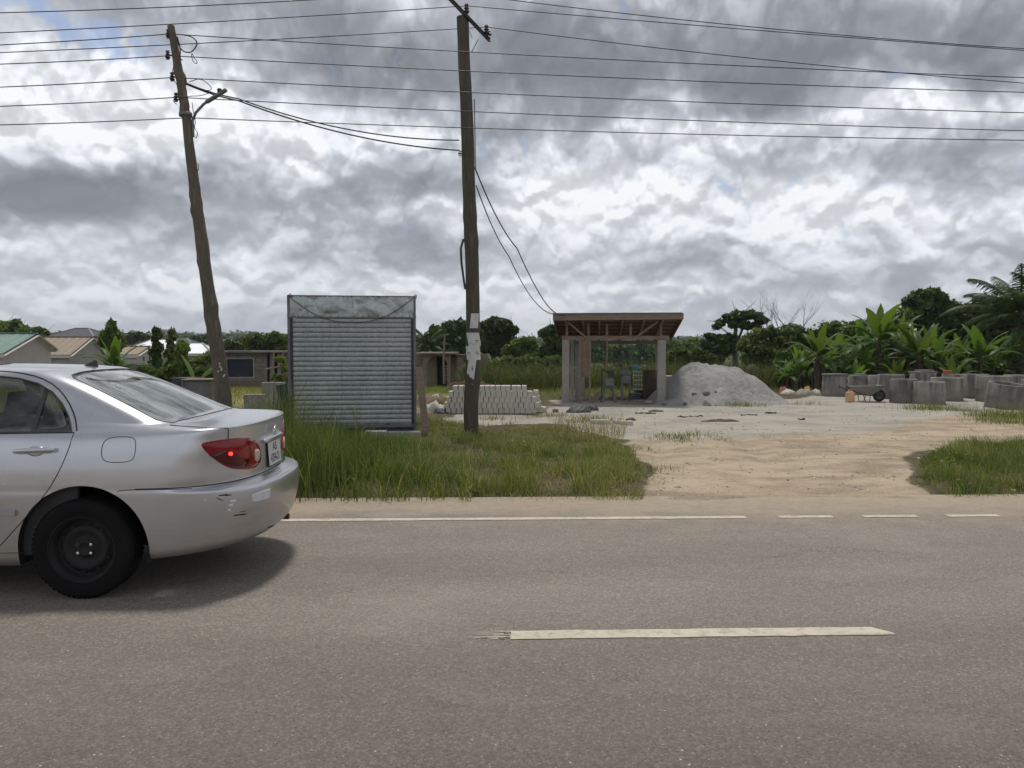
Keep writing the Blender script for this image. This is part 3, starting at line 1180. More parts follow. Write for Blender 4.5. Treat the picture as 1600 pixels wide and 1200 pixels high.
def mirror_obj(o, parent=None):
    c_ = o.copy()
    c_.data = o.data.copy()
    for v in c_.data.vertices: v.co.y = -v.co.y
    c_.data.flip_normals()
    C.objects.link(c_)
    c_.parent = parent or o.parent
    return c_


def surf_line(mb, pts, fn, w=.0028, off=-.0006, closed=False, n_=2, seg=6, fac=1.0):
    if n_: pts = smooth_closed(pts, n_) if closed else smooth_open(pts, n_)
    if closed: pts = pts + [pts[0]]
    # resample
    out_ = []
    for a, b_ in zip(pts[:-1], pts[1:]):
        L = math.hypot(a[0] - b_[0], a[1] - b_[1])
        k = max(1, int(L / fac))
        for i in range(k):
            out_.append(tuple(a[j] + (b_[j] - a[j]) * i / k for j in range(2)))
    out_.append(pts[-1])
    P3 = []
    for p in out_:
        q, nn = fn(*p)
        if q is not None: P3.append(q + nn * off)
    if len(P3) > 1: mb.tube(P3, w, seg)
    return P3


# ---- windows
def win_patch(name, poly, s, mtl, inset=.006):
    n_ = len(poly)
    f = lambda u, z: side_pt(u, z, s)
    return surf_patch(name, [p for p in poly], f, mtl, off=-inset, rings=4, parent=car)


def densify(poly, step=.05):
    o = []
    for i in range(len(poly)):
        a, b_ = poly[i], poly[(i + 1) % len(poly)]
        k = max(1, int(math.hypot(a[0] - b_[0], a[1] - b_[1]) / step))
        for j in range(k):
            o.append((a[0] + (b_[0] - a[0]) * j / k, a[1] + (b_[1] - a[1]) * j / k))
    return o


# the rear door carries its window, handle, rub strip and the outline gap
for s in (1, -1):
    sp = lambda u, z, s=s: side_pt(u, z, s)
    for nm, poly in (('rear_door_window', WIN_R), ('front_door_window', WIN_F)):
        w = win_patch('side_window', densify(poly), s, M['glass'])
        mb = MB()
        surf_line(mb, densify(poly), sp, .0065, -.003, closed=True, n_=0, fac=.03)
        mb.build('window_seal', M['trim'], w)
    # sail divider bar behind the rear door glass
    q0, _ = uz(74, 600), None
    q1 = uz(51, 673)
    mb = MB()
    A, na = sp(*q0)
    B, nb = sp(*q1)
    mb.bar(A - na * .008, B - nb * .008, .026, .008, up=(0, 1, 0))
    mb.build('window_divider', M['trim'], car)
    # silver window frame gap line (outer)
    gap = MB()
    fr = [(120, 673), (117, 650), (106, 625), (88, 603), (62, 589), (30, 582), (2, 580)]
    fr = [uz(*p) for p in fr]
    fr_line = fr + [(1.95, fr[-1][1] + .003), (2.21, fr[-1][1] - .002)]
    surf_line(gap, fr_line, sp, .0048, .0, n_=1, fac=.03)
    door = [uz(116, 676), uz(108, 702), uz(92, 738), uz(73, 770), uz(45, 803), uz(3, 850)]
    # the lower rear corner of the door, then the sill
    du, dz_ = door[-1]
    door += [(du + .05, dz_ - .045), (du + .13, .275), (2.05, .265), (2.20, .27)]
    surf_line(gap, door, sp, .0032, -.0005, n_=1, fac=.03)
    bb = [(2.235, .26), (2.235, .6), (2.235, 1.03), (2.235, top_z)]
    surf_line(gap, bb, sp, .0035, -.0005, n_=1, fac=.03)
    fd = [(2.235, .265), (3.0, .27), (3.20, .34), (3.22, .75), (3.30, .98)]
    surf_line(gap, fd, sp, .0032, -.0005, n_=1, fac=.03)
    surf_line(gap, [(belt_u - .015, belt_z - .009), (1.6, belt_z - .014), (2.22, belt_z - .022), (3.28, belt_z - .04)], sp, .0062, -.001, n_=0, fac=.04)
    # sill seam
    surf_line(gap, [(1.45, .295), (2.2, .29), (3.2, .29)], sp, .0022, -.0004, n_=0, fac=.05)
    # bumper gap along the flank
    bl = [uz(183, 768), uz(190, 766), uz(225, 765), uz(300, 763)]
    surf_line(gap, bl, sp, .0028, -.0004, n_=1, fac=.03)
    gap.build('panel_gap', M['seam'], car)
    # rub strip on the doors
    e = uz(28, 801)
    mb = MB()
    prof = []
    for i in range(41):
        t = i / 40
        u = e[0] + .01 + t * (2.16 - e[0] - .01)
        q, nn = sp(u, e[1])
        prof.append((q, nn))
    for (q, nn), (q2, n2_) in zip(prof[:-1], prof[1:]):
        upv = Vector((0, 0, 1))
        ring = lambda q, nn: [q - upv * .021, q - upv * .016 + nn * .016, q + upv * .014 + nn * .017, q + upv * .021]
        a, b_ = ring(q, nn), ring(q2, n2_)
        mb.add(a + b_, [(i, i + 1, 5 + i, 4 + i) for i in range(3)], 0, False)
    mb.add([prof[0][0] - Vector((0, 0, .021)), prof[0][0] - Vector((0, 0, .016)) + prof[0][1] * .010,
            prof[0][0] + Vector((0, 0, .014)) + prof[0][1] * .011, prof[0][0] + Vector((0, 0, .021))], [(0, 1, 2, 3)])
    mb.build('rub_strip', M['paint2'], car)
    # handle: recess, grip bar
    hc = uz(56, 705)
    rec = [(hc[0] + .055 * cos(a), hc[1] + .032 * sin(a)) for a in np.linspace(0, 2 * pi, 24, endpoint=False)]
    hb = surf_patch('handle_recess', rec, sp, M['paint2'], off=.0008, bulge=-.0, rings=2, parent=car)
    hm, hnt, hbsdf, _o = (None,) * 4
    mb = MB()
    L = .083
    pts = []
    for t in np.linspace(-1, 1, 13):
        q, nn = sp(hc[0] + L * t * 1.35 if False else hc[0] + .125 * t * .98, hc[1] + .002 - .004 * t)
        pts.append(q + nn * (.030 - .014 * abs(t) ** 3))
    mb.tube(pts, [.0145 + .003 * (1 - abs(t)) for t in np.linspace(-1, 1, 13)], 10)
    for t in (-.9, .9):
        q, nn = sp(hc[0] + .125 * t, hc[1])
        mb.bar(q - nn * .002, q + nn * .020, .020, .018, up=(1, 0, 0))
    mb.build('door_handle', M['paint2'], car)
    # fuel flap outline (near side only)
    if s == 1:
        fp = [(172, 683), (205, 682), (213, 688), (211, 712), (204, 722), (168, 723), (158, 716), (160, 692)]
        mb = MB()
        surf_line(mb, [uz(*p) for p in fp], sp, .0026, -.0003, closed=True, n_=2, fac=.02)
        mb.build('fuel_flap', M['seam'], car)

# rear glass, its seal, the windscreen
for nm, poly, mtl in (('rear_window', REARG, M['glass_rear']), ('windscreen', WSCR, M['glass'])):
    pl = [(-x, y) for x, y in poly]
    pl = densify(pl, .05)
    w = surf_patch(nm, pl, lambda u, v: top_pt(u, v), mtl, off=-.004, rings=8, parent=car)
    mb = MB()
    surf_line(mb, pl, lambda u, v: top_pt(u, v), .0055, -.002, closed=True, n_=0, fac=.03)
    mb.build('window_seal', M['trim'], w)

# boot lid gap: along the deck edge, down beside the lamp
mb = MB()
P3 = []
for p_ in ((.60, .668, 1.09), (.52, .690, 1.085), (.40, .706, 1.08), (.28, .702, 1.075), (.20, .690, 1.075), (.165, .683, 1.05), (.16, .683, 1.02), (.16, .683, .99), (.16, .683, .965)):
    q, nn, fi, dd = BV.find_nearest(Vector(loc(*p_)))
    P3.append((q.x, q.y, q.z))
ptsn = smooth_open(P3, 2)
for s in (1, -1):
    mb.tube([Vector((p[0], p[1] * s, p[2] + .0003)) for p in ptsn], .0036, 6)
# lower edge of the boot opening behind the bumper
r8 = rows[40]
for s in (1, -1):
    mb.tube([Vector(loc(u, w * s, z + .003)) + Vector((.001, 0, 0)) for (u, w, z) in r8[0:NR + 4]], .0036, 6)
mb.build('boot_gap', M['seam'], car)

# tail lamps -----------------------------------------------------------------
m, nt, b, out = new_mat('lamp_red')
tcx = nt.new('ShaderNodeTexCoord').outputs['Object']
vv = nt.sep(tcx)
rib = nt.math('SINE', vv[2] * 900.0) * .5 + .5
nt.put(b.inputs['Base Color'], nt.mix(rib * .35, (.24, .006, .011), (.15, .004, .008)))
b.inputs['Roughness'].default_value = .12
b.inputs['Coat Weight'].default_value = .25
b.inputs['Coat Roughness'].default_value = .10
b.inputs['Specular IOR Level'].default_value = .3
b.inputs['Emission Color'].default_value = (1, .03, .02, 1)
b.inputs['Emission Strength'].default_value = .0
M['lamp_red'] = m
M['lamp_dark'] = mat('lamp_dark_red', (.085, .003, .006), (.06, .002, .005), 20, .15, spec=.5)
M['lamp_clear'] = mat('reversing_lens', (.55, .42, .34), (.42, .28, .22), 60, .15, spec=.8)
m, nt, b, out = new_mat('lit_bulb')
b.inputs['Base Color'].default_value = (.8, .05, .03, 1)
b.inputs['Emission Color'].default_value = (1, .03, .02, 1)
b.inputs['Emission Strength'].default_value = 3.0
M['bulb'] = m
LAMP = [(314, 694), (320, 691), (345, 687), (372, 684), (388, 684), (397, 687), (404, 696), (407.5, 708), (407, 720), (401, 729),
        (392, 733), (375, 733.5), (360, 732), (345, 725), (330, 714), (317, 701)]
LAMP = smooth_closed(LAMP, 2)
lamp = surf_patch('tail_lamp', LAMP, hit, M['lamp_red'], off=.004, bulge=.014, rings=7, parent=car)
dk = [(325, 712), (345, 702), (360, 698), (380, 700), (386, 710), (387, 724), (380, 731), (362, 729.5), (346, 722.5), (333, 714)]
d1 = surf_patch('lamp_reflector', smooth_closed([(p[0], p[1]) for p in dk], 2), lambda x, y: hit(x, y), M['lamp_dark'], off=.0145, bulge=.004, rings=3, parent=lamp)
rv = [(397, 701), (402, 702), (404, 709), (403, 717), (399, 722), (396, 717), (395, 708)]
surf_patch('reversing_lens', smooth_closed(rv, 2), hit, M['lamp_clear'], off=.0165, bulge=.004, rings=3, parent=lamp)
bu = [(357.5 + 3.2 * cos(a), 708.5 + 3.0 * sin(a)) for a in np.linspace(0, 2 * pi, 14, endpoint=False)]
surf_patch('lit_bulb', bu, hit, M['bulb'], off=.0195, bulge=.003, rings=2, parent=lamp)
mb = MB()
surf_line(mb, [(383, 684), (387, 695), (390, 712), (389, 726), (386, 733)], hit, .0016, .0165, n_=1, fac=3)
mb.build('lens_joint', M['seam'], lamp)
lm = mirror_obj(lamp)
for ch in [k for k in bpy.data.objects if k.parent == lamp]:
    q = mirror_obj(ch, lm)
lm.parent = car

# number plate, garnish, emblem -----------------------------------------------
def rear_frame(v, z):
    q, nn = rear_pt(v, z)
    return q, nn


q, nn = rear_pt(0, .87)
plate_x = q.x + .014
M['plate'] = mat('plate_white', (.62, .62, .59), (.50, .50, .47), 20, .5)
pc_ = Vector((plate_x, 0, .815))
tilt = Matrix.Rotation(R(-4), 3, 'Y')
mb = MB()
mb.box(pc_, (.006, .30, .17), tilt)
plate = mb.build('number_plate', M['plate'], car, bevel=.002)
mb = MB()
mb.box(pc_ - Vector((.004, 0, 0)), (.006, .315, .185), tilt)
mb.build('plate_frame', M['seam'], plate)


def text_mesh(body_, size, name, mtl, parent, M4, extrude=.0008, bold=.0):
    cu = bpy.data.curves.new(name, 'FONT')
    cu.body = body_
    cu.size = size
    cu.align_x, cu.align_y = 'CENTER', 'CENTER'
    cu.extrude = extrude
    cu.offset = bold
    o = bpy.data.objects.new(name, cu)
    C.objects.link(o)
    bpy.context.view_layer.update()
    dg = bpy.context.evaluated_depsgraph_get()
    me = bpy.data.meshes.new_from_object(o.evaluated_get(dg))
    bpy.data.objects.remove(o)
    me.transform(M4)
    me.name = name
    me.materials.clear()
    return link(name, me, mtl, parent)


# text faces +x, reads from the rear: text-right = world +y? viewer behind the car looking -x sees +y on the right
PM = Matrix.Translation(pc_) @ Matrix.Rotation(R(-4), 4, 'Y')
def rearM(y, z, sx): return PM @ Matrix.Translation((.0034, y, z)) @ Matrix.Rotation(pi / 2, 4, 'Z') @ Matrix.Rotation(pi / 2, 4, 'X') @ Matrix.Scale(sx, 4, (1, 0, 0))


text_mesh('AS', .082, 'plate_lettering', M['ink'], plate, rearM(0, .040, 1.15), bold=.0015)
text_mesh('4754-21', .084, 'plate_lettering', M['ink'], plate, rearM(0, -.038, .80), bold=.0015)
# silver garnish bar over the plate
mb = MB()
gp = []
for t in np.linspace(-1, 1, 21):
    q, nn = rear_pt(.235 * t, .930)
    gp.append(q + nn * (.018 - .008 * abs(t) ** 4) + Vector((0, 0, -.010 * abs(t) ** 3)))
mb.tube(gp, [.022 - .010 * abs(t) ** 6 for t in np.linspace(-1, 1, 21)], 10)
mb.build('boot_garnish', M['paint2'], car)
# three-oval emblem
def ellipse_tube(mb, c_, a, b_, r, rot=0):
    pts = []
    for k in range(29):
        t = 2 * pi * k / 28
        pts.append(Vector((c_.x, c_.y + a * cos(t), c_.z + b_ * sin(t))))
    mb.tube(pts, r, 6, caps=False)


q, nn = rear_pt(0, .975)
ec = q + Vector((.030, 0, -.004))
mb = MB()
ellipse_tube(mb, ec, .060, .040, .0060)
ellipse_tube(mb, ec + Vector((.001, 0, .006)), .018, .029, .0036)
ellipse_tube(mb, ec + Vector((.001, 0, .019)), .041, .013, .0036)
mb.build('emblem', M['chrome'], car)
# model script as small raised bars of illegible chrome lettering
mb = MB()
for k in range(7):
    q, nn = rear_pt(-.52 + k * .022, .995)
    if q is None: continue
    mb.box(q + nn * .002, (.004, .013, .018 if k % 3 else .022))
    mb.box(q + nn * .0025 + Vector((0, .003, 0)), (.003, .004, .010))
mb.build('badge', M['chrome'], car, bevel=.001)

# reflector sticker and scuffs on the bumper corner
st = [(393.5, 773), (421.5, 763), (422, 777), (418, 779.5), (395, 785), (393, 782)]
M['sticker'] = mat('pale_tape', (.58, .60, .62), (.50, .52, .55), 20, .35)
surf_patch('bumper_tape', densify(st, 3), hit, M['sticker'], off=.003, rings=6, parent=car)
M['scuff'] = mat('bare_scuff', (.72, .72, .70), (.6, .6, .58), 30, .6)
def blob(name, cx, cy, rx, ry, mtl, off=.0012, jag=.25, n_=14, rot=0, sd=0):
    r_ = random.Random(sd)
    pts = []
    for k in range(n_):
        a = 2 * pi * k / n_
        rr = 1 + (r_.random() - .5) * 2 * jag
        x, y = rx * cos(a) * rr, ry * sin(a) * rr
        pts.append((cx + x * cos(rot) - y * sin(rot), cy + x * sin(rot) + y * cos(rot)))
    return surf_patch(name, pts, hit, mtl, off=off, rings=2, parent=car)


for i, (x, y, a, b_) in enumerate([(364, 783, 4.5, 1.6), (361, 789, 4, 2.2), (358, 797, 2.5, 1.6), (366, 782, 2, 2.2), (321, 781, 2, 1.0)]):
    blob('paint_chip', x, y, a, b_, M['scuff'], sd=i, jag=.4)
for i, (x, y, a, b_, r0) in enumerate([(352, 773.5, 9, 1.3, -.05), (376, 804, 11, 1.2, -.12), (343, 780, 6, .8, .4), (425, 822, 9, 1.2, -.35), (380, 799, 5, .5, -.2)]):
    blob('scrape', x, y, a, b_, M['seam'], sd=20 + i, jag=.3, rot=r0)

# wheels ---------------------------------------------------------------------
def wheel(u, s):
    w = empty('wheel', loc(u, s * .768, .316))
    w.parent = car
    o = s * -1                       # outboard direction along local y
    prof = [(.205, -.085), (.235, -.095), (.285, -.098), (.305, -.085), (.315, -.06), (.316, 0), (.315, .06), (.305, .085),
            (.298, .092), (.296, .088), (.285, .098), (.262, .099), (.260, .095), (.235, .096), (.205, .086)]
    mb = MB()
    mb.lathe([(r, h * 1.0) for r, h in prof], 64, axis='Y')
    # tread blocks
    for k in range(60):
        a = 2 * pi * k / 60
        for h in (-.062, -.022, .022, .062):
            M_ = Matrix.Rotation(-a, 3, 'Y')
            mb.box(M_ @ Vector((.3145, h, 0)), (.006, .030, .022), M_)
    mb.build('tyre', M['tyre'], w)
    mb = MB()
    rp = [(.206, .086), (.212, .090), (.208, .082), (.192, .072), (.182, .040), (.178, .020), (.165, .018), (.150, .035), (.138, .050),
          (.120, .052), (.092, .036), (.080, .030), (.060, .036), (.050, .056), (.034, .060), (.030, .052), (.0, .052)]
    mb.lathe([(r, h * o) for r, h in rp], 48, axis='Y')
    mb.lathe([(.206, .086 * o), (.190, -.08 * o)], 48, axis='Y')
    mb.build('rim', M['rim'], w)
    # vent slots as dark recess discs and wheel nuts
    mb = MB()
    for k in range(10):
        a = 2 * pi * k / 10 + .2
        mb = MB()
        mb.lathe([(.0, .0), (.013, .0), (.013, .003)], 10, c=(.152 * cos(a), .0385 * o, .152 * sin(a)), axis='Y')
        mb.build('vent_hole', M['seam'], w)
    for k, shiny in enumerate((1, 1, 1, 0)):
        a = [.55, -.62, 3.75, 2.6][k] if s > 0 else pi / 4 + k * pi / 2
        r_ = .050
        mb = MB()
        mb.lathe([(.0, .062 * o), (.010, .060 * o), (.0135, .050 * o), (.0135, .030 * o)], 6, c=(r_ * cos(a), 0, r_ * sin(a)), axis='Y', smooth=False)
        mb.build('wheel_nut', M['chrome'] if shiny else M['rust'], w)
    return w


for u in (1.09, 3.66):
    for s in (1, -1):
        wheel(u, s)
        mb = MB()                     # the wheel housing
        # arc shell, from the flank inward, plus an inner wall
        a0, a1 = -.25, pi + .25
        ys = [-s * .836, -s * .80, -s * .50]
        rs = [.405, .412, .412]
        rows_ = []
        for yy, rr in zip(ys, rs):
            rows_.append([(-u + rr * cos(a), yy, .315 + rr * sin(a)) for a in np.linspace(a0, a1, 33)])
        V = [p for r_ in rows_ for p in r_]
        Fc = [(i * 33 + k, i * 33 + k + 1, (i + 1) * 33 + k + 1, (i + 1) * 33 + k) for i in range(2) for k in range(32)]
        mb.add(V, Fc, 0, True)
        mb.add([(-u, -s * .5, .315)] + rows_[2], [(0, k + 1, k + 2) for k in range(32)])
        mb.build('wheel_housing', M['seam'], car)

# underside, exhaust tip, mud flap stub
mb = MB()
mb.box(loc(2.35, 0, .25), (1.7, 1.50, .05))
mb.box(loc(.72, 0, .34), (1.0, 1.1, .10))
mb.box(loc(1.05, 0, .36), (.16, 1.25, .09))
mb.box(loc(3.8, 0, .32), (1.0, .95, .12))
mb.build('underside', M['black'], car)
mb = MB()
mb.tube([loc(.9, -.30, .27), loc(.35, -.32, .265), loc(.10, -.32, .26)], .024, 12)
mb.build('exhaust_pipe', M['rust'], car)
mb = MB()
mb.lathe([(0, .0), (.014, .0), (.017, .02), (.012, .05), (0, .055)], 10, c=loc(.635, .79, .31), axis='Y')
mb.build('hanging_clip', M['scuff'], car)

# interior: seats, parcel shelf, linings
def seat(u, v, w=.50, bench=False):
    st = MB()
    st.box(loc(u + .12, v, .48), (.50, w, .16), Matrix.Rotation(R(4), 3, 'Y'))
    s_ = st.build('seat', M['cloth'], car, bevel=.04, segs=2)
    bk = MB()
    bk.box(loc(u - .17, v, .78), (.14, w, .56), Matrix.Rotation(R(14), 3, 'Y'))
    bk.build('seat_back', M['cloth'], s_, bevel=.04, segs=2)
    heads = [v] if not bench else [v - .38, v + .38]
    for hv in heads:
        hr = MB()
        hr.box(loc(u - .265, hv, 1.155), (.10, .25, .165), Matrix.Rotation(R(14), 3, 'Y'))
        hr.box(loc(u - .235, hv, 1.05), (.012, .14, .10), Matrix.Rotation(R(14), 3, 'Y'))
        hr.build('headrest', M['cloth'], s_, bevel=.035, segs=3)


seat(1.52, 0, 1.22, True)
seat(2.42, .36)
seat(2.42, -.36)
mb = MB()
mb.box(loc(1.0, 0, 1.02), (.62, 1.20, .03))
mb.box(loc(2.3, 0, .30), (2.3, 1.35, .04))
mb.build('parcel_shelf', M['interior'], car)
mb = MB()
mb.box(loc(3.05, 0, .90), (.45, 1.3, .22))
mb.build('dashboard', M['interior'], car, bevel=.03)
mb = MB()
mb.tube([Vector(loc(2.78 + .05 * sin(a), .36 + .18 * cos(a), .93 + .17 * sin(a))) for a in np.linspace(0, 2 * pi, 24)], .012, 8, caps=False)
mb.build('steering_wheel', M['black'], car)
for s in (1, -1):
    mb = MB()
    mb.box(loc(2.2, s * .755, .62), (2.1, .03, .72))
    mb.build('door_lining', M['interior'], car)
# shark-fin aerial on the roof's rear edge
q, nn = top_pt(1.47, -.06)
mb = MB()
mb.add([q + Vector(p) for p in ((-.06, -.014, -.004), (.05, -.018, -.004), (.05, .018, -.004), (-.06, .014, -.004), (.045, -.003, .046), (.028, -.003, .044), (.028, .003, .044), (.045, .003, .046))],
       [(0, 1, 4, 5), (1, 2, 7, 4), (2, 3, 6, 7), (3, 0, 5, 6), (5, 4, 7, 6)])
mb.build('aerial', M['trim'], car, bevel=.003)
# front lamps, grille, mirror, for completeness of the car beyond the frame
for s in (1, -1):
    mb = MB()
    mb.box(loc(3.12, s * .87, 1.02), (.10, .16, .12))
    mb.build('door_mirror', M['paint'], car, bevel=.03, segs=2)
    mb = MB()
    mb.box(loc(4.33, s * .58, .69), (.20, .30, .13), Matrix.Rotation(R(s * 22), 3, 'Z'))
    mb.build('headlamp', M['chrome'], car, bevel=.04, segs=2)
mb = MB()
mb.box(loc(4.49, 0, .66), (.06, .6, .10))
mb.build('grille', M['trim'], car, bevel=.02)
full.free()
bm.free()
# ================================================================ poles and wires
def onground(px, py, dep):
    p = P(px, py, dep)
    return Vector((p.x, p.y, gz(p.x, p.y)))


def pole_shape(pts, rads, knots=0, seed=1, seg=18):
    """a slightly crooked tapering trunk with knots"""
    r_ = random.Random(seed)
    mb = MB()
    PP, RR = [], []
    N = 70
    for i in range(N + 1):
        t = i / N * (len(pts) - 1)
        k = min(int(t), len(pts) - 2)
        f = t - k
        p0, p1, p2, p3 = [Vector(pts[min(max(k + o, 0), len(pts) - 1)]) for o in (-1, 0, 1, 2)]
        q = .5 * ((2 * p1) + (p2 - p0) * f + (2 * p0 - 5 * p1 + 4 * p2 - p3) * f * f + (3 * p1 - p0 - 3 * p2 + p3) * f ** 3)
        PP.append(q)
        RR.append(rads[0] + (rads[1] - rads[0]) * (i / N))
    for k in range(knots):
        i = r_.randrange(5, N - 3)
        RR[i] *= 1.09
        RR[i + 1] *= 1.05
        PP[i] = PP[i] + Vector((r_.uniform(-.02, .02), r_.uniform(-.01, .01), 0))
    z0, z1 = PP[0].z, PP[-1].z
    RR = [r + (rads[0] + (rads[1] - rads[0]) * (p.z - z0) / (z1 - z0)) - (rads[0] + (rads[1] - rads[0]) * (i / N)) for i, (r, p) in enumerate(zip(RR, PP))]
    mb.tube(PP, RR, seg)
    # ring-wise irregularity
    for i, v in enumerate(mb.v):
        a = (i % seg)
        jit = (vnoise(np.array([a * .9]), np.array([v[2] * 2.2]), seed)[0] - .5) * .010
        c_ = PP[min(i // seg, N)] if i < seg * (N + 1) else None
        if c_ is not None:
            d_ = Vector(v) - c_
            mb.v[i] = tuple(Vector(v) + d_.normalized() * jit)
    return mb


# crooked pole with the lamp arm (left)
DL = 12.6
bL = onground(359, 690, DL)
ptsL = [bL - Vector((0, 0, .3)), P(352, 640, DL), P(341, 560, DL), P(322, 430, DL), P(309, 330, DL), P(296, 230, DL), P(290, 175, DL), P(279, 110, DL), P(267, 41, DL)]
pl = empty('utility_pole', bL, 0, 'crooked leaning wooden utility pole with a street lamp arm, left of the metal kiosk', 'utility pole')
mb = pole_shape([p - bL for p in ptsL], (.132, .056), knots=16, seed=4)
mb.build('post', M['pole_b'], pl)
# pale blazes and nail holes near the base
mb = None
for i, (px, py) in enumerate([(343, 568), (346, 577), (341, 580), (350, 587), (344, 573)]):
    a = P(px, py, DL - .128) - bL
    q = MB()
    q.box(a, (.02, .012, .03 + .02 * (i % 2)), Matrix.Rotation(.2 * i, 3, 'Y'))
    q.build('bark_chip', M['paper'], pl)


def insulator(parent, at, axis='Y', s=1.0, off=Vector((0, 0, 0))):
    mb = MB()
    pr = [(0, -.055), (.022, -.055), (.038, -.045), (.040, -.030), (.020, -.018), (.020, -.008), (.036, .0), (.036, .012), (.018, .022),
          (.018, .032), (.032, .040), (.030, .052), (0, .055)]
    mb.lathe([(r * s, h * s) for r, h in pr], 14, c=at, axis=axis)
    mb.box(Vector(at) + Vector((0, 0, .066 * s)), (.05, .02, .012))
    mb.box(Vector(at) - Vector((0, 0, .066 * s)), (.05, .02, .012))
    return mb.build('insulator', M['insulator'], parent)


LVY = [(263, 53), (262, 86), (269, 120), (275, 152)]
for (px, py) in LVY:
    a = P(px, py, DL - .02) - bL
    insulator(pl, a, 'Z', 1.0)
    mb = MB()
    mb.tube([a, a + Vector((.10, 0, 0))], .008, 6)
    mb.build('bracket', M['steel'], pl)
mb = MB()
mb.tube([P(289, 197, DL) - bL, P(299, 197, DL) - bL], .012, 6)
mb.build('bracket', M['steel'], pl)
mb = MB()   # clamp band
c0 = P(290, 179, DL) - bL
mb.lathe([(.098, -.03), (.102, -.03), (.102, .03), (.098, .03)], 20, c=c0)
mb.build('clamp', M['grey_steel'], pl)
# lamp arm: rises beside the pole then kinks out to the right
arm = [P(302, 214, DL) - bL, P(301, 188, DL) - bL, P(306, 176, DL) - bL, P(318, 163, DL) - bL, P(341, 146, DL) - bL]
mb = MB()
mb.tube(arm, [.022, .022, .022, .022, .020], 10)
ar = mb.build('lamp_arm', M['grey_steel'], pl)
mb = MB()
h0, h1 = P(322, 160, DL) - bL, P(354, 140, DL) - bL
mb.bar(h0, h1, .085, .045)
e = mb.build('lamp_head', M['grey_steel'], pl, bevel=.012)
mb = MB()
k0 = P(343, 143, DL) - bL
mb.lathe([(0, -.01), (.035, -.01), (.038, .035), (.02, .05), (0, .05)], 12, c=k0)
mb.build('photocell', M['steel'], e)
# loose jumper leads hanging by the pole top
for i, line in enumerate([
        [(276, 57), (279, 70), (285, 80), (297, 83), (305, 76), (309, 66), (300, 57), (284, 54)],
        [(300, 83), (303, 90), (309, 97), (306, 100), (301, 96), (299, 84)],
        [(277, 58), (282, 75), (281, 92), (285, 94)],
        [(272, 100), (269, 112), (271, 124), (276, 132)],
        [(296, 128), (312, 122), (326, 131), (332, 140), (322, 142), (300, 134)],
        [(280, 155), (296, 150), (312, 150), (325, 146)],
        [(300, 160), (302, 175), (306, 190), (303, 200), (310, 208), (306, 216)],
        [(275, 150), (270, 158), (276, 163)],
        [(309, 255), (311, 262), (309, 267)]]):
    mb = MB()
    pp = smooth_open([tuple(P(x, y, DL - .08 - .02 * (i % 3)) - bL) for x, y in line], 2)
    mb.tube([Vector(p) for p in pp], .006 if i not in (0, 2) else .010, 5)
    mb.build('loose_lead', M['cable'], pl)

# straight pole with the steel cross-arm (right)
DR = 13.7
bR = onground(737, 681, DR)
pr_ = empty('utility_pole', bR, 0, 'straight dark wooden utility pole with paper notices and a tilted steel cross-arm', 'utility pole')
ptsR = [bR - Vector((0, 0, .3)), P(736, 640, DR), P(739, 560, DR), P(738, 430, DR), P(733, 300, DR), P(729, 170, DR), P(725, 95, DR), P(723, 27, DR)]
mb = pole_shape([p - bR for p in ptsR], (.134, .102), knots=3, seed=9)
mb.build('post', M['pole'], pr_)
mb = MB()
ca, cb = P(704, 1, DR - .28) - bR, P(765, 65, DR + .25) - bR
ca = ca + (ca - cb) * .12
mb.bar(ca, cb, .012, .095, up=(0, 1, 0))
mb.bar(ca + Vector((0, .03, .04)), cb + Vector((0, .03, .04)), .06, .010, up=(0, 1, 0))
mb.build('cross_arm', M['steel'], pr_)
mb = MB()
mb.bar(P(747, 62, DR) - bR, P(737, 81, DR - .05) - bR, .03, .008)
mb.build('arm_brace', M['steel'], pr_)
mb = MB()
mb.bar(P(725, 30, DR - .15) - bR, P(738, 60, DR - .15) - bR, .022, .006)
mb.build('arm_brace', M['steel'], pr_)
for (px, py, dd) in ((729, 14, -.05), (760, 47, .2)):
    insulator(pr_, P(px, py, DR + dd) - bR, 'Z', 1.25)
insulator(pr_, P(764, 54, DR + .22) - bR, 'X', .8)
insulator(pr_, P(719, 240, DR - .1) - bR, 'X', .6)
mb = MB()
mb.tube([P(724, 374, DR - .05) - bR, P(720, 388, DR - .1) - bR, P(721, 410, DR - .1) - bR, P(725, 440, DR - .1) - bR, P(727, 452, DR - .1) - bR], .020, 8)
mb.build('conduit', M['steel'], pr_)
# wire run down the pole's right flank
mb = MB()
mb.tube([P(741, 155, DR) - bR, P(742, 200, DR) - bR, P(743, 262, DR) - bR], .008, 6)
mb.build('conduit', M['cable'], pr_)


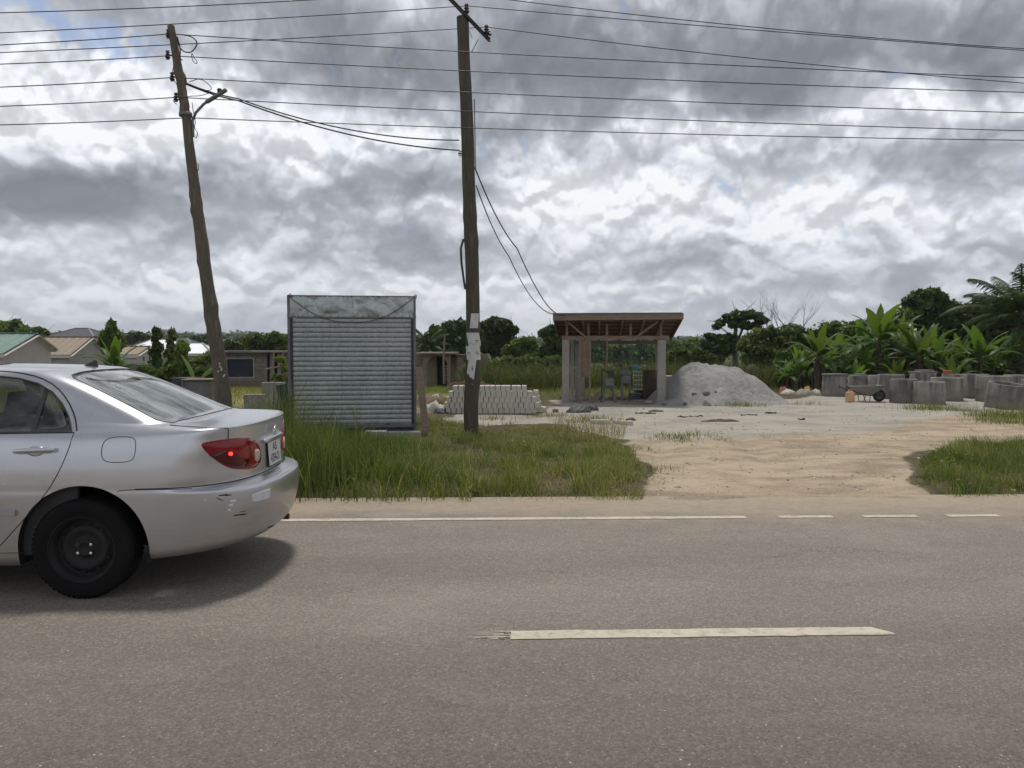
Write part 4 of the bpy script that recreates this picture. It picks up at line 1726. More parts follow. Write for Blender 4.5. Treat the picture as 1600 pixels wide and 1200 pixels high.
def notice(x0, y0, x1, y1, skew=0, marks=()):
    """a paper sheet wrapped on the round post"""
    yc_ = (y0 + y1) / 2
    t = (650 - yc_) / 600
    cx = {1: 739}.get(1) - (0 if yc_ < 600 else 1)
    cc = P(cx, yc_, DR)
    rad = .1335
    def f(a, b_):
        x = x0 + (x1 - x0) * a + skew * (b_ - .5)
        y = y0 + (y1 - y0) * b_
        xx = (x - cx) / 1200 * DR
        xx = max(-rad * .999, min(rad * .999, xx))
        ang = math.asin(xx / rad)
        base = P(cx, y, DR)
        rr = rad + .003 + .003 * vnoise(np.array([a * 5.]), np.array([b_ * 7. + x0]), 3)[0]
        return Vector((base.x + rr * sin(ang), base.y - rr * cos(ang), base.z)) - bR
    mb = MB()
    mb.grid(f, 10, 12)
    o = mb.build('paper_notice', M['paper'], pr_)
    for (a0, b0, a1, b1) in marks:
        mk = MB()
        def g_(a, b_):
            q = f(a0 + (a1 - a0) * a, b0 + (b1 - b0) * b_)
            c2 = P(cx, 0, DR) - bR
            d_ = Vector((q.x - c2.x, q.y - c2.y, 0)).normalized()
            return q + d_ * .0022
        mk.grid(g_, 3, 2)
        mk.build('faded_print', M['ink'], o)
    return o


notice(735.5, 490, 747.5, 513, -2)
notice(731, 520, 750, 541, 4, marks=[(.55, .55, .9, .6), (.62, .66, .8, .70), (.1, .82, .9, .84)])
notice(729, 541, 750, 562, 2, marks=[(.1, .45, .3, .5), (.14, .56, .34, .60), (.65, .42, .9, .46), (.7, .55, .95, .60), (.15, .2, .85, .22)])
notice(730, 562, 742, 600, -5, marks=[(.55, .22, .62, .40), (.62, .34, .72, .44), (.1, .80, .45, .83), (.05, .88, .9, .93), (.15, .72, .4, .74)])


# ---- overhead wires: (label, points (px,py,depth)...), radius
def wire(label, knots, rad=.0075, mtl=None, name='overhead_wire', group='overhead power lines', cat='wire'):
    pts = []
    for (a, b_, sag) in knots:
        n_ = 24
        for i in range(n_ + (1 if (a, b_, sag) == knots[-1] else 0)):
            t = i / n_
            pts.append(Vector(a).lerp(Vector(b_), t) - Vector((0, 0, sag * 4 * t * (1 - t))))
    mb = MB()
    mb.tube(pts, rad, 6)
    return tag(mb.build(name, mtl or M['wire']), label, cat, group)


def far_point(a, px, py, k=3.0, dep=None):
    """extend the span from a through the sight line of (px,py) at depth dep and on by factor k"""
    q = P(px, py, dep)
    return Vector(a) + (q - Vector(a)) * k


def low_wire(label, ins, left, right):
    a = P(ins[0] + 2, ins[1], DL - .05)
    ql, qr = P(0, left, DL - .7), P(1600, right, DL + 1.2)
    # sagging spans fitted so that they pass the photograph's frame edges
    L = Vector(ql) + (Vector(ql) - a) * 1.2
    Rr = Vector(qr) + (Vector(qr) - a) * .8
    wire(label, [(L, a, .05), (a, Rr, .16)])


low_wire('power line on the topmost insulator of the crooked pole', (263, 53), 65, 107)
low_wire('power line on the second insulator from the top of the crooked pole', (262, 87), 95, 130)
low_wire('power line on the third insulator from the top of the crooked pole', (269, 121), 131, 162)
low_wire('power line on the fourth insulator from the top of the crooked pole', (275, 152), 161, 190)
low_wire('lowest power line, crossing the crooked pole just below its clamp', (291, 184), 190, 205)
# high wires on the cross-arm
a = P(729, 9, DR - .05)
wire('high power line on the middle insulator of the steel cross-arm', [(a + (P(0, 47, DR - .9) - a) * 1.5, a, .05), (a, a + (P(1600, 75, DR + 1.3) - a) * 1.5, .05)])
a = P(760, 42, DR + .2)
wire('high power line on the right-hand insulator of the steel cross-arm', [(a + (P(0, 78, DR - .6) - a) * 1.5, a, .05), (a, a + (P(1600, 119, DR + 1.6) - a) * 1.5, .15)])
a = P(690, -14, DR - .4)
wire('highest power line, passing above the left end of the cross-arm', [(a + (P(0, 11, DR - 1.3) - a) * 1.5, a, .10), (a, a + (P(1600, 61, DR + 1.0) - a) * 1.5, .20)])
# sleeve where a wire is spliced
q0, q1 = P(1430, 103.5, DR + 1.25), P(1456, 106.5, DR + 1.28)
# service cables
wire('black service cable between the poles, upper of the two', [(P(287, 128, DL), P(372, 154, DL + .3), .03), (P(372, 154, DL + .3), P(718, 219, DR - .12), .17)], .011, M['cable'], 'service_cable', 'service cables', 'cable')
wire('black service cable between the poles, lower of the two', [(P(288, 130, DL), P(372, 157, DL + .3), .03), (P(372, 157, DL + .3), P(718, 235, DR - .12), .15)], .012, M['cable'], 'service_cable', 'service cables', 'cable')
wire('service cable dropping from the straight pole to the shed roof, upper strand', [(P(742, 262, DR), P(808, 388, 17), .15), (P(808, 388, 17), P(845, 462, 19), .05), (P(845, 462, 19), P(890, 491, 21.2), .20)], .013, M['cable'], 'service_cable', 'service cables', 'cable')
wire('service cable dropping from the straight pole to the shed roof, lower strand', [(P(744, 290, DR), P(795, 400, 17), .12), (P(795, 400, 17), P(866, 491, 21.2), .30)], .011, M['cable'], 'service_cable', 'service cables', 'cable')

# ================================================================ the metal kiosk
KD = 13.6
k0 = onground(455, 690, KD)
k1 = onground(650, 690, KD)
KW = (k1 - k0).length
kc = (k0 + k1) / 2
kc.z = gz(kc.x, kc.y)
krz = R(6.0)
kz = lambda py: CAM_H - (py - 540) / 1200 * KD - kc.z      # height above the kiosk's base
kiosk = empty('metal_kiosk', kc, krz, 'galvanised metal roadside kiosk with its roller shutter closed, standing in tall grass', 'kiosk')
H_TOP, H_SH, H_BOT = kz(462), kz(498), kz(664)
hw = KW / 2
DEP = 1.6
# roller shutter: rolled slats with a curved belly and a flat lip
mb = MB()
nsl = 22
sl_h = (H_SH - H_BOT) / nsl
prof = []
for i in range(nsl):
    z0 = H_BOT + i * sl_h
    for (t, y) in ((0, .0), (.06, .006), (.12, .0), (.20, -.0035), (.40, -.0055), (.66, -.0055), (.88, -.003), (.96, .0)):
        prof.append((z0 + t * sl_h, y))
prof.append((H_SH, 0))
def fsh(a, b_):
    i = int(round(a * (len(prof) - 1)))
    z, y = prof[i]
    x = -hw + .085 + (2 * hw - .15) * b_
    return Vector((x, y + .012 * (vnoise(np.array([x * 1.5]), np.array([z * 2.]), 8)[0] - .5) * (1 if b_ not in (0, 1) else 0) * .8, z))
mb.grid(fsh, len(prof) - 1, 24)
m, nt, b, out = new_mat('shutter_steel')
v = nt.new('ShaderNodeTexCoord').outputs['Object']
n1_ = nt.noise(v, 1.6, 6, .6)
sp = nt.sep(nt.voro(v, 38, out='Color'))[0]
dz_ = nt.noise(nt.vmath('MULTIPLY', v, (9, 1, 26)), 1.0, 4, .6)
streak = nt.noise(nt.vmath('MULTIPLY', v, (14, 1, .7)), 1.0, 6, .7)
c = nt.ramp(n1_ * .5 + sp * .22 + dz_ * .3, [(.30, (.20, .225, .225)), (.5, (.31, .335, .33)), (.72, (.43, .45, .44))])
c = nt.mix(nt.maprange(streak, .52, .75, 0, .45), c, (.13, .125, .11))
nt.put(b.inputs['Base Color'], c)
b.inputs['Metallic'].default_value = .6
nt.put(b.inputs['Roughness'], nt.maprange(sp, 0, 1, .36, .56))
nt.put(b.inputs['Normal'], nt.bump(dz_ * .6 + nt.noise(v, 6, 4, .6) * .5, .25, .01))
M['shutter'] = m
mb.build('roller_shutter', m, kiosk)
# frame: angle-iron uprights, dark guide channels
fr = MB()
for s in (-1, 1):
    fr.box((s * (hw - .02), .0, (H_TOP + .05) / 2), (.045, .05, H_TOP - .05))
    fr.box((s * (hw - .02), DEP, (H_TOP + .05) / 2 - .1), (.045, .05, H_TOP - .25))
    fr.box((s * (hw - .02), DEP / 2, H_SH - .03), (.04, DEP, .04))
fr.box((0, -.004, H_SH + .02), (2 * hw - .09, .04, .03))
fr.box((0, .0, H_TOP - .012), (2 * hw - .09, .03, .022))
fr.box((0, .0, H_BOT - .03), (2 * hw - .09, .06, .05))
fr.build('frame', M['grey_steel'], kiosk, bevel=.003)
for s in (-1, 1):
    ch = MB()
    ch.box((s * (hw - .064), -.002, (H_SH + H_BOT) / 2), (.042, .055, H_SH - H_BOT - .01))
    ch.build('guide_channel', M['steel'], kiosk)
# dark front plinth and skids
mb = MB()
mb.box((0, .03, H_BOT - .12), (2 * hw - .1, .04, .13))
mb.box((-.6, .8, .06), (.1, 1.55, .10))
mb.box((.6, .8, .06), (.1, 1.55, .10))
mb.box((-.6, .02, .13), (.1, .05, .2))
mb.box((.6, .02, .13), (.1, .05, .2))
mb.build('base_rail', M['steel'], kiosk)
# side and rear walls, corrugated; flat roof
def corr(a0, a1, z0, z1, along, fixed, n_=60):
    mb = MB()
    def f(i_, j_):
        t = a0 + (a1 - a0) * i_
        w = .012 * sin(i_ * n_ * pi)
        return Vector((fixed + w, t, z0 + (z1 - z0) * j_)) if along == 'y' else Vector((t, fixed + w, z0 + (z1 - z0) * j_))
    mb.grid(f, n_ * 2, 1)
    return mb
for s in (-1, 1):
    corr(.03, DEP, .14, H_SH + .02, 'y', s * (hw - .022)).build('side_wall', M['galv'], kiosk)
corr(-hw, hw, .14, H_SH + .02, 'x', DEP).build('rear_wall', M['galv'], kiosk)
mb = MB()
mb.box((0, DEP / 2 + .02, H_SH + .05), (2 * hw + .02, DEP + .06, .02))
mb.build('roof', M['galv'], kiosk)
# crumpled fascia sheet above the shutter, in two panels, with nail heads
fz0, fz1 = H_SH + .035, H_TOP - .02
m, nt, b, out = new_mat('crumpled_sheet')
v = nt.new('ShaderNodeTexCoord').outputs['Object']
n1_ = nt.noise(v, 3.2, 2, .5, .3)
nt.put(b.inputs['Base Color'], nt.ramp(nt.noise(v, 16, 5, .7) * .5 + nt.noise(v, 2.2, 3, .5) * .5, [(.35, (.24, .28, .28)), (.65, (.44, .48, .47))]))
b.inputs['Metallic'].default_value = .9
nt.put(b.inputs['Roughness'], nt.maprange(n1_, .3, .7, .30, .45))
nt.put(b.inputs['Normal'], nt.bump(n1_, .6, .08))
for s in (-1, 1):
    mb = MB()
    def ff_(a, b_, s=s):
        x = (0 if s > 0 else -hw + .045) + (hw - .045) * a
        z = fz0 + (fz1 - fz0) * b_
        e = min(a, 1 - a, .25) * 4 * min(b_, 1 - b_, .3) * 3.3
        y = -.012 - .055 * (fbm(np.array([x * 2.6 + 5]), np.array([z * 3.2 + x * 1.3]), 3, 17)[0] - .45) * e
        return Vector((x, y, z))
    mb.grid(ff_, 40, 14)
    mb.build('fascia_sheet', m, kiosk)
r_ = random.Random(3)
for row in (fz0 + .008, fz1 - .006):
    x = -hw + .08
    while x < hw - .06:
        mb = MB()
        mb.lathe([(0, -.022), (.008 + .004 * r_.random(), -.020), (.009, -.010)], 7, c=(x, 0, row + r_.uniform(-.006, .006)), axis='Y')
        mb.v = [(p[0], p[1] + 0.0, p[2]) for p in mb.v]
        mb.build('rivet', M['rust'], kiosk)
        x += r_.uniform(.07, .16)
for i in range(5):
    mb = MB()
    mb.lathe([(0, -.026), (.007, -.024), (.008, -.010)], 7, c=(.004, 0, fz0 + .06 + i * .055), axis='Y')
    mb.build('rivet', M['rust'], kiosk)
for i in range(5):
    for s in (-1, 1):
        mb = MB()
        mb.lathe([(0, -.032), (.007, -.030), (.008, -.010)], 7, c=(s * (hw - .02), 0, fz0 - .03 + i * .08), axis='Y')
        mb.build('rivet', M['rust'], kiosk)
# slack cable hung across the fascia, knotted at both corners
arc = []
for t in np.linspace(-1, 1, 31):
    arc.append(Vector((t * (hw - .03), -.05, H_TOP - .02 - (1 - abs(t) ** 2.2) * .46)))
mb = MB()
mb.tube(arc, .006, 6)
for s in (-1, 1):
    x = s * (hw - .03)
    mb.tube([Vector((x, -.05, H_TOP - .02)), Vector((x + .03, -.05, H_TOP + .02)), Vector((x + .045, -.04, H_TOP + .005)), Vector((x + .04, -.04, H_TOP - .05))], .008, 6)
mb.build('slack_cable', M['rust'], kiosk)
# cast slab and rubble under the shutter
def wblock(name, px, py, dep, w, h, dd, label, cat, mtl, rz=0, group=None, bevel=.008, zoff=0):
    p = onground(px, py, dep)
    mb = MB()
    mb.box((0, 0, h / 2), (w, dd, h))
    o = mb.build(name, mtl, None, bevel=bevel, loc=(p.x, p.y, p.z + zoff - .01), rz=rz)
    return tag(o, label, cat, group)


wblock('concrete_block', 587, 690, 12.9, .36, .15, .22, 'concrete block lying in the grass below the kiosk shutter', 'concrete block', M['concrete'])
wblock('kerb_stone', 630, 690, 13.2, .62, .10, .2, 'long flat kerb stone under the right end of the kiosk', 'kerb stone', M['concrete'])
# grey plank leaning on the kiosk's right side
pk = onground(664, 672, 13.3)
mb = MB()
top = P(654, 574, 13.55) - pk
mb.bar(Vector((0.03, 0, -.03)), top, .125, .030, up=(0, 1, 0))
tag(mb.build('plank', M['timber'], None, bevel=.004, loc=pk), 'grey weathered plank leaning against the right side of the kiosk', 'plank')
# broad concrete slabs standing left of the kiosk
wblock('concrete_slab', 398, 650, 15.5, .40, .60, .12, 'pale concrete slab standing upright left of the kiosk, the lower one', 'concrete slab', M['concrete'], rz=.1)
wblock('concrete_slab', 428, 645, 17.0, .50, .78, .12, 'pale concrete slab standing upright left of the kiosk, the taller one', 'concrete slab', M['concrete'], rz=-.05)
pp = onground(447, 665, 14.2)
mb = MB()
mb.bar((0.06, 0, -.02), (-.10, .1, .85), .20, .02, up=(0, 1, 0))
tag(mb.build('sheet_panel', M['steel'], None, loc=pp), 'dark thin panel leaning in the reeds at the left corner of the kiosk', 'panel')
# grey sheet-clad stall behind the car
sp0 = onground(309, 640, 17.5)
st = empty('market_stall', sp0, .12, 'low grey sheet-clad stall with a flat top, beside the crooked pole', 'stall')
mb = MB(); mb.box((0, .25, .40), (.58, .5, .72)); mb.build('cladding', M['conc_dark'], st, bevel=.006)
mb = MB(); mb.box((0.02, .25, .782), (.72, .62, .03)); mb.build('top_board', M['timber'], st, bevel=.004)
for s in (-1, 1):
    mb = MB(); mb.box((s * .31, -.02, .38), (.035, .035, .74)); mb.build('leg', M['timber'], st)
sp0 = onground(283, 640, 18.2)
tag(MB().box((0, .3, .40), (.5, .5, .8)).build('crate', M['steel'], None, bevel=.01, loc=sp0, rz=-.1), 'dark box standing left of the low grey stall', 'box')

# ================================================================ stacked blocks
BD = 17.8
bp0 = onground(696, 648, BD)
bx_axis = Vector((RT.x, RT.y, 0))
bl_me = []
for sd_ in range(5):
    mb = MB()
    r_ = random.Random(sd_)
    mb.box((0, .21, .0645), (.1095, .42, .129))
    me = mb.mesh('cement_block')
    bm_ = bmesh.new(); bm_.from_mesh(me)
    bmesh.ops.bevel(bm_, geom=bm_.edges, offset=.004, segments=1, affect='EDGES')
    for v in bm_.verts: v.co += Vector((r_.uniform(-.002, .002), r_.uniform(-.002, .002), r_.uniform(-.0015, .0015)))
    bm_.to_mesh(me); bm_.free()
    me.materials.append(M['block'])
    bl_me.append(me)
rows_ = [(696, 838, 'bottom'), (693.5, 842, 'second'), (697, 836, 'third'), (700, 833, 'fourth'), (707, 824, 'top')]
r_ = random.Random(12)
ORD = ['first', 'second', 'third', 'fourth', 'fifth', 'sixth', 'seventh', 'eighth', 'ninth', 'tenth', 'eleventh', 'twelfth', 'thirteenth',
       'fourteenth', 'fifteenth', 'sixteenth', 'seventeenth', 'eighteenth', 'nineteenth']
names = {'bottom': 'in the bottom course', 'second': 'in the second course up', 'third': 'in the middle course', 'fourth': 'in the fourth course up', 'top': 'in the top course'}
pitch = .1235
for ri, (xa, xb, nm) in enumerate(rows_):
    xL = (xa - 800) / 1200 * BD
    xR = (xb - 800) / 1200 * BD
    n_ = int(round((xR - xL) / pitch))
    for i in range(n_):
        xo = xL + pitch * (i + .5) + (0 if ri != 4 else r_.uniform(-.01, .01))
        cp = CAMP + FH * (BD + r_.uniform(-.008, .012)) + RT * xo
        o = link('cement_block', bl_me[r_.randrange(5)])
        o.location = (cp.x, cp.y, bp0.z + .129 * ri)
        o.rotation_euler = (0, 0, -YAW + r_.uniform(-.03, .03))
        lab = '%s cement block from the left %s of the stack' % (ORD[i], names[nm])
        if i == 0: lab = 'cement block at the left end, %s of the stack' % names[nm]
        if i == n_ - 1: lab = 'cement block at the right end, %s of the stack' % names[nm]
        tag(o, lab, 'cement block', 'cement blocks in the stack')
# a second rank behind steps down at the right
for ri in range(4):
    xo = (842 + 3 * (3 - ri) * 0 + (-ri) * 2.0 - 800) / 1200 * (BD + .35)
    cp = CAMP + FH * (BD + .36) + RT * (xo + .03)
    o = link('cement_block', bl_me[ri]); o.location = (cp.x, cp.y, bp0.z + .129 * ri); o.rotation_euler = (0, 0, -YAW)
    tag(o, 'cement block in the rank behind the stack, %s' % ['on the ground', 'one block up', 'two blocks up', 'three blocks up'][ri], 'cement block', 'cement blocks in the stack')
for (px, lab) in ((845, 'one nearer it'), (851, 'one farther off')):
    cp = onground(px, 644, BD + .5)
    o = link('cement_block', bl_me[1]); o.location = cp; o.rotation_euler = (0, 0, -YAW + .08)
    tag(o, 'loose cement block on sand right of the stack, %s' % lab, 'cement block', 'loose cement blocks')
for i, (px, py, rz_, lab) in enumerate(((868, 644, 1.2, 'small dark lump of cement block alone on the sand, left of the black tarpaulin'),
                                        (932, 663, 1.45, 'half cement block lying on the sand, leftmost of three'), (943, 663, 1.6, 'half cement block lying on the sand, middle of three'),
                                        (979, 664, 1.5, 'half cement block lying on the sand, rightmost of three'), (963, 662, .4, 'small broken block piece between the half blocks'))):
    g_ = GP(px, py)
    mb = MB(); s_ = .5 if i in (0, 4) else 1
    mb.box((0, 0, .04), (.12, .26 * s_, .10 * (.8 if s_ < 1 else 1)))
    o = mb.build('cement_block', M['block' if i else 'conc_dark'], None, bevel=.012, loc=(g_.x, g_.y, gz(g_.x, g_.y)), rz=rz_)
    tag(o, lab, 'cement block', 'loose cement blocks')

# ================================================================ the open shed
SD0 = 21.2
sA = onground(884, 629, 21.4)                 # near left post
srz = R(-8)
shed = empty('open_shed', sA, srz, 'open block-making shed with concrete posts and a rusty corrugated lean-to roof', 'shed')
M['post'] = mat('grey_post', (.34, .325, .295), (.22, .21, .19), 2.5, .95, .4, .006, stretch=(2, 2, .6))
xR = 2.62                                      # near right post, shed frame
HT = CAM_H + (540 - 531) / 1200 * 21.4 - sA.z
post_specs = [(0, 0, .20, HT), (xR, -.02, .22, HT), (.28, 2.3, .17, HT - .1), (xR + .10, 2.3, .17, HT - .1), (.16, .62, .10, HT), (.42, 1.3, .18, HT)]
for (x, y, w, h) in post_specs:
    mb = MB()
    mb.box((0, 0, h / 2 - .05), (w, w, h + .1))
    o = mb.build('post', M['post'], shed, bevel=.01)
    o.location = (x, y, 0)
mb = MB(); mb.box((.40, -.14, HT / 2), (.05, .04, HT)); mb.build('prop', M['timber'], shed)
mb = MB(); mb.box((.70 - .03, -.10, HT / 2), (.055, .05, HT + .02)); mb.build('prop', M['timber'], shed)
# front and rear beams
for (y, x0, x1, z) in ((-.02, -.12, xR + .20, HT + .055), (2.3, 0.1, xR + .4, HT - .06)):
    mb = MB(); mb.box(((x0 + x1) / 2, y, z), (x1 - x0, .06, .11)); mb.build('beam', M['timber'], shed, bevel=.004)
# roof slope: high in front, falling to the rear
yF, yB = -.62, 2.85
zF = CAM_H + (540 - 491) / 1200 * (21.4 + yF) - sA.z
zB = CAM_H + (540 - 528) / 1200 * (21.4 + yB) - sA.z
xL0, xR0 = -.33, 3.12
def roof_z(y): return zF + (zB - zF) * (y - yF) / (yB - yF)
M['roof_rust'] = mat('rusty_roofing', (.16, .12, .10), (.085, .065, .055), 3, .85, .2, .004, metal=.1, c3=(.21, .17, .14))
mb = MB()
nc = 46
def froof(a, b_):
    x = xL0 + (xR0 - xL0) * a
    y = yF - .05 + (yB - yF + .1) * b_
    return Vector((x, y, roof_z(y) + .018 + .011 * sin(a * nc * 2 * pi)))
mb.grid(froof, nc * 6, 6, smooth=True)
mb.build('roof_sheet', M['roof_rust'], shed)
# ceiling purlins across, rafters along, fascia boards
for y in (-.35, .15, .65, 1.15, 1.7, 2.25):
    mb = MB(); mb.box(((xL0 + xR0) / 2, y, roof_z(y) - .03), (xR0 - xL0 - .06, .05, .07)); mb.build('purlin', M['timber'], shed)
for x in (0, .48, .92, 1.55, 2.12, xR):
    mb = MB(); mb.bar((x, yF + .04, roof_z(yF + .04) - .115), (x, yB - .05, roof_z(yB - .05) - .115), .05, .09); mb.build('rafter', M['timber'], shed)
mb = MB()
zt = roof_z(yF)
mb.add([(xL0, yF, zt - .17), (xR0 + .02, yF, zt - .15), (xR0 + .02, yF, zt + .01), (xL0, yF, zt - .005),
        (xL0, yF + .03, zt - .17), (xR0 + .02, yF + .03, zt - .15), (xR0 + .02, yF + .03, zt + .01), (xL0, yF + .03, zt - .005)],
       [(0, 1, 2, 3), (5, 4, 7, 6), (4, 0, 3, 7), (1, 5, 6, 2), (3, 2, 6, 7), (4, 5, 1, 0)])
mb.build('fascia_board', M['timber'], shed)
for x in (xL0 + .01, xR0):
    mb = MB(); mb.bar((x, yF + .04, roof_z(yF) - .075), (x, yB, roof_z(yB) - .06), .025, .14); mb.build('fascia_board', M['timber'], shed)
# short struts from beam to roof, and the two diagonal braces
for x in (.02, .62, 1.13, 1.78, xR - .02):
    mb = MB(); mb.box((x, .03, (HT + .11 + roof_z(.03) - .12) / 2), (.065, .05, max(.05, roof_z(.03) - .12 - HT - .11))); mb.build('strut', M['timber'], shed)
for (a, b_) in (((.05, -.30, roof_z(-.3) - .14), (.55, -.055, HT + .07)), ((1.95, -.055, HT + .09), (2.50, -.30, roof_z(-.3) - .14))):
    mb = MB(); mb.bar(a, b_, .05, .03, up=(0, 1, 0)); mb.build('brace', M['timber'], shed)
# hanging screen of planks at the left bay
mb = MB()
z = HT - .02
for i in range(6):
    h = [.16, .17, .13, .19, .17, .18][i]
    mb.box((.535 + (.004 * (i % 2)), -.085, z - h / 2), (.33, .022, h - .006))
    z -= h
mb.build('plank_screen', M['board'], shed, bevel=.003)
# ropes
for (x, L, mm) in ((1.13, .68, 'paper'), (1.51, .70, 'steel')):
    mb = MB()
    mb.tube([Vector((x, -.02, HT + .06)), Vector((x + .01, -.02, HT - L * .6)), Vector((x - .005, -.02, HT - L))], .022 if mm == 'paper' else .026, 7)
    mb.lathe([(0, -.05), (.035, -.02), (.03, .03), (0, .06)], 8, c=(x, -.02, HT - L))
    mb.build('hanging_rope', M[mm if mm == 'steel' else 'timber'], shed)


# block moulding machines, drum, tank and so on standing under the roof
def stand(px, py, dep, name, label, cat, rz=0):
    p = onground(px, py, dep)
    return empty(name, p, rz, label, cat)


mc = stand(951, 631, 21.6, 'block_mould', 'dark iron block-moulding machine with a lever on splayed legs, left one under the shed', 'machine')
mb = MB(); mb.box((0, 0, .56), (.26, .26, .20)); mb.box((0, 0, .435), (.38, .34, .03)); mb.build('mould_box', M['grey_steel'], mc, bevel=.008)
for (x, y) in ((-1, -1), (1, -1), (1, 1), (-1, 1)):
    mb = MB(); mb.bar((x * .10, y * .10, .42), (x * .19, y * .16, 0), .045, .045); mb.build('leg', M['conc_dark'], mc)
mb = MB(); mb.bar((-.21, 0, .15), (-.19, 0, .95), .035, .035); mb.tube([(-.19, 0, .93), (-.10, 0, .86), (.12, 0, .87)], .022, 8); mb.box((.06, 0, .78), (.16, .12, .14)); mb.build('lever', M['steel'], mc)
mb = MB(); mb.bar((-.1, -.14, .1), (.1, -.15, .3), .03, .03); mb.build('brace', M['conc_dark'], mc)
mc = stand(977, 627, 22.2, 'block_mould', 'taller iron block-moulding machine with two upright rods, right one under the shed', 'machine')
mb = MB(); mb.box((.02, 0, .62), (.24, .24, .24)); mb.box((.0, 0, .82), (.30, .20, .12)); mb.build('mould_box', M['grey_steel'], mc, bevel=.008)
for x in (-.1, .12):
    mb = MB(); mb.bar((x, 0, .5), (x, 0, 0), .06, .06); mb.build('leg', M['conc_dark'], mc)
mb = MB(); mb.bar((-.12, 0, .7), (-.12, 0, 1.05), .03, .03); mb.bar((.16, 0, .4), (.14, 0, .98), .06, .05); mb.bar((.16, 0, .95), (.03, 0, 1.13), .022, .022); mb.build('lever', M['steel'], mc)
mc = stand(992, 629, 21.9, 'mould_tray', 'flat dark mould tray on the floor between the machines and the cage', 'mould tray')
mb = MB(); mb.box((0, 0, .22), (.34, .30, .05)); mb.box((0, 0, .12), (.28, .26, .10)); mb.build('tray', M['steel'], mc, bevel=.006)
cg = stand(1002, 622, 23.2, 'wire_cage', 'pale wire cage crate under the shed roof', 'cage')
mb = MB()
for x in np.linspace(-.2, .2, 6):
    mb.box((x, -.2, .5), (.014, .014, .55)); mb.box((x, .2, .5), (.014, .014, .55))
for z in (.24, .38, .52, .66, .78):
    mb.box((0, -.2, z), (.42, .012, .014)); mb.box((0, .2, z), (.42, .012, .014))
    for s in (-1, 1): mb.box((s * .2, 0, z), (.012, .40, .014))
mb.build('bars', M['paper'], cg)
mb = MB(); mb.box((0, 0, .12), (.4, .4, .22)); mb.build('base', M['steel'], cg, bevel=.02)
M['blue'] = mat('faded_blue_plastic', (.10, .30, .46), (.06, .22, .38), 8, .5)
p = onground(993, 620, 23.2)
mb = MB(); mb.lathe([(0, 0), (.12, .0), (.15, .07), (.13, .09), (0, .10)], 14)
tag(mb.build('basin', M['blue'], None, loc=(p.x, p.y, p.z + .83)), 'small upturned blue basin on top of the wire cage', 'basin')
p = onground(1015, 622, 22.9)
mb = MB()
mb.lathe([(0, .01), (.20, .01), (.205, .03), (.20, .27), (.207, .29), (.20, .31), (.20, .56), (.207, .58), (.20, .60), (.20, .82), (.207, .85), (.19, .85), (.19, .80), (0, .80)], 22)
tag(mb.build('oil_drum', mat('drum_brown', (.085, .07, .045), (.05, .042, .03), 6, .8, .2, .005), None, loc=p), 'rusty brown drum standing beside the right shed post', 'drum')
p = onground(1047, 612, 24.5)
mb = MB(); mb.box((0, 0, .30), (.36, .5, .58)); mb.box((0, 0, .60), (.40, .54, .03))
tag(mb.build('storage_box', M['concrete'], None, bevel=.015, loc=p), 'pale grey box behind the right shed post, left of the sand heap', 'box')
p = onground(1013, 633, 21.2)
tag(MB().box((0, 0, .03), (.17, .22, .09)).build('cement_block', M['block'], None, bevel=.01, loc=p, rz=.1), 'pale cement block on the ground at the front edge of the shed', 'cement block', 'loose cement blocks')
p = onground(1000, 634, 20.9)
mb = MB()
for i in range(4): mb.box((0, .12 * i, .02 + .01 * i), (1.0 - .15 * i, .10, .03), Matrix.Rotation(.03 * i, 3, 'Z'))
tag(mb.build('boards', M['timber'], None, loc=p), 'low pile of thin grey boards lying in front of the shed machines', 'boards')
p = onground(931, 631, 21.5)
tag(MB().bar((.12, 0, .30), (-.1, 0, 0), .16, .04, up=(0, 1, 0)).build('leaning_board', M['timber'], None, loc=p), 'short grey board leaning over at the left machine', 'board')
p = onground(897, 629, 21.9)
mb = MB()
for i in range(6):
    r2 = random.Random(i)
    mb.box((r2.uniform(-.15, .45), r2.uniform(-.2, .3), .04), (r2.uniform(.1, .25), r2.uniform(.1, .2), r2.uniform(.05, .12)), Matrix.Rotation(r2.uniform(0, 3), 3, 'Z'))
tag(mb.build('rubble', M['concrete'], None, bevel=.01, loc=p), 'grey rubble around the foot of the left shed posts', 'rubble', kind='stuff')
# ================================================================ sand heap
hp0, hp1 = onground(1018, 634, 21.0), onground(1250, 634, 21.0)
hc = (hp0 + hp1) / 2 + Vector((0, 1.0, 0))
hc.z = gz(hc.x, hc.y)
HWX = (hp1 - hp0).length / 2 * 1.04
zt_ = lambda py, d_: CAM_H - (py - 540) / 1200 * d_ - hc.z
sil = [(-1.0, 0), (-.93, .10), (-.78, .36), (-.62, .68), (-.46, .92), (-.36, 1.0), (-.22, 1.03), (-.06, 1.0), (.14, .98), (.30, .93), (.44, .79), (.60, .57), (.78, .30), (1.0, .015)]
Hh = zt_(567, 21.9)
def prof_h(t):
    return np.interp(t, [s_[0] for s_ in sil], [s_[1] for s_ in sil])
NX, NY = 190, 150
ux = np.linspace(-1.12, 1.12, NX)
uy = np.linspace(-1.25, 1.25, NY)
UX, UY = np.meshgrid(ux, uy, indexing='ij')
WXm = HWX * (1)
WYm = 1.45
# the heap: ridge silhouette times a conical fall to front and back
base_h = prof_h(UX)
ridge = base_h * Hh
lat = WYm * (.25 + .85 * base_h)
dyy = np.abs(UY * WYm)
hgt = ridge * np.clip(1 - (dyy / np.maximum(lat, .05)) ** 1.25, 0, 1)
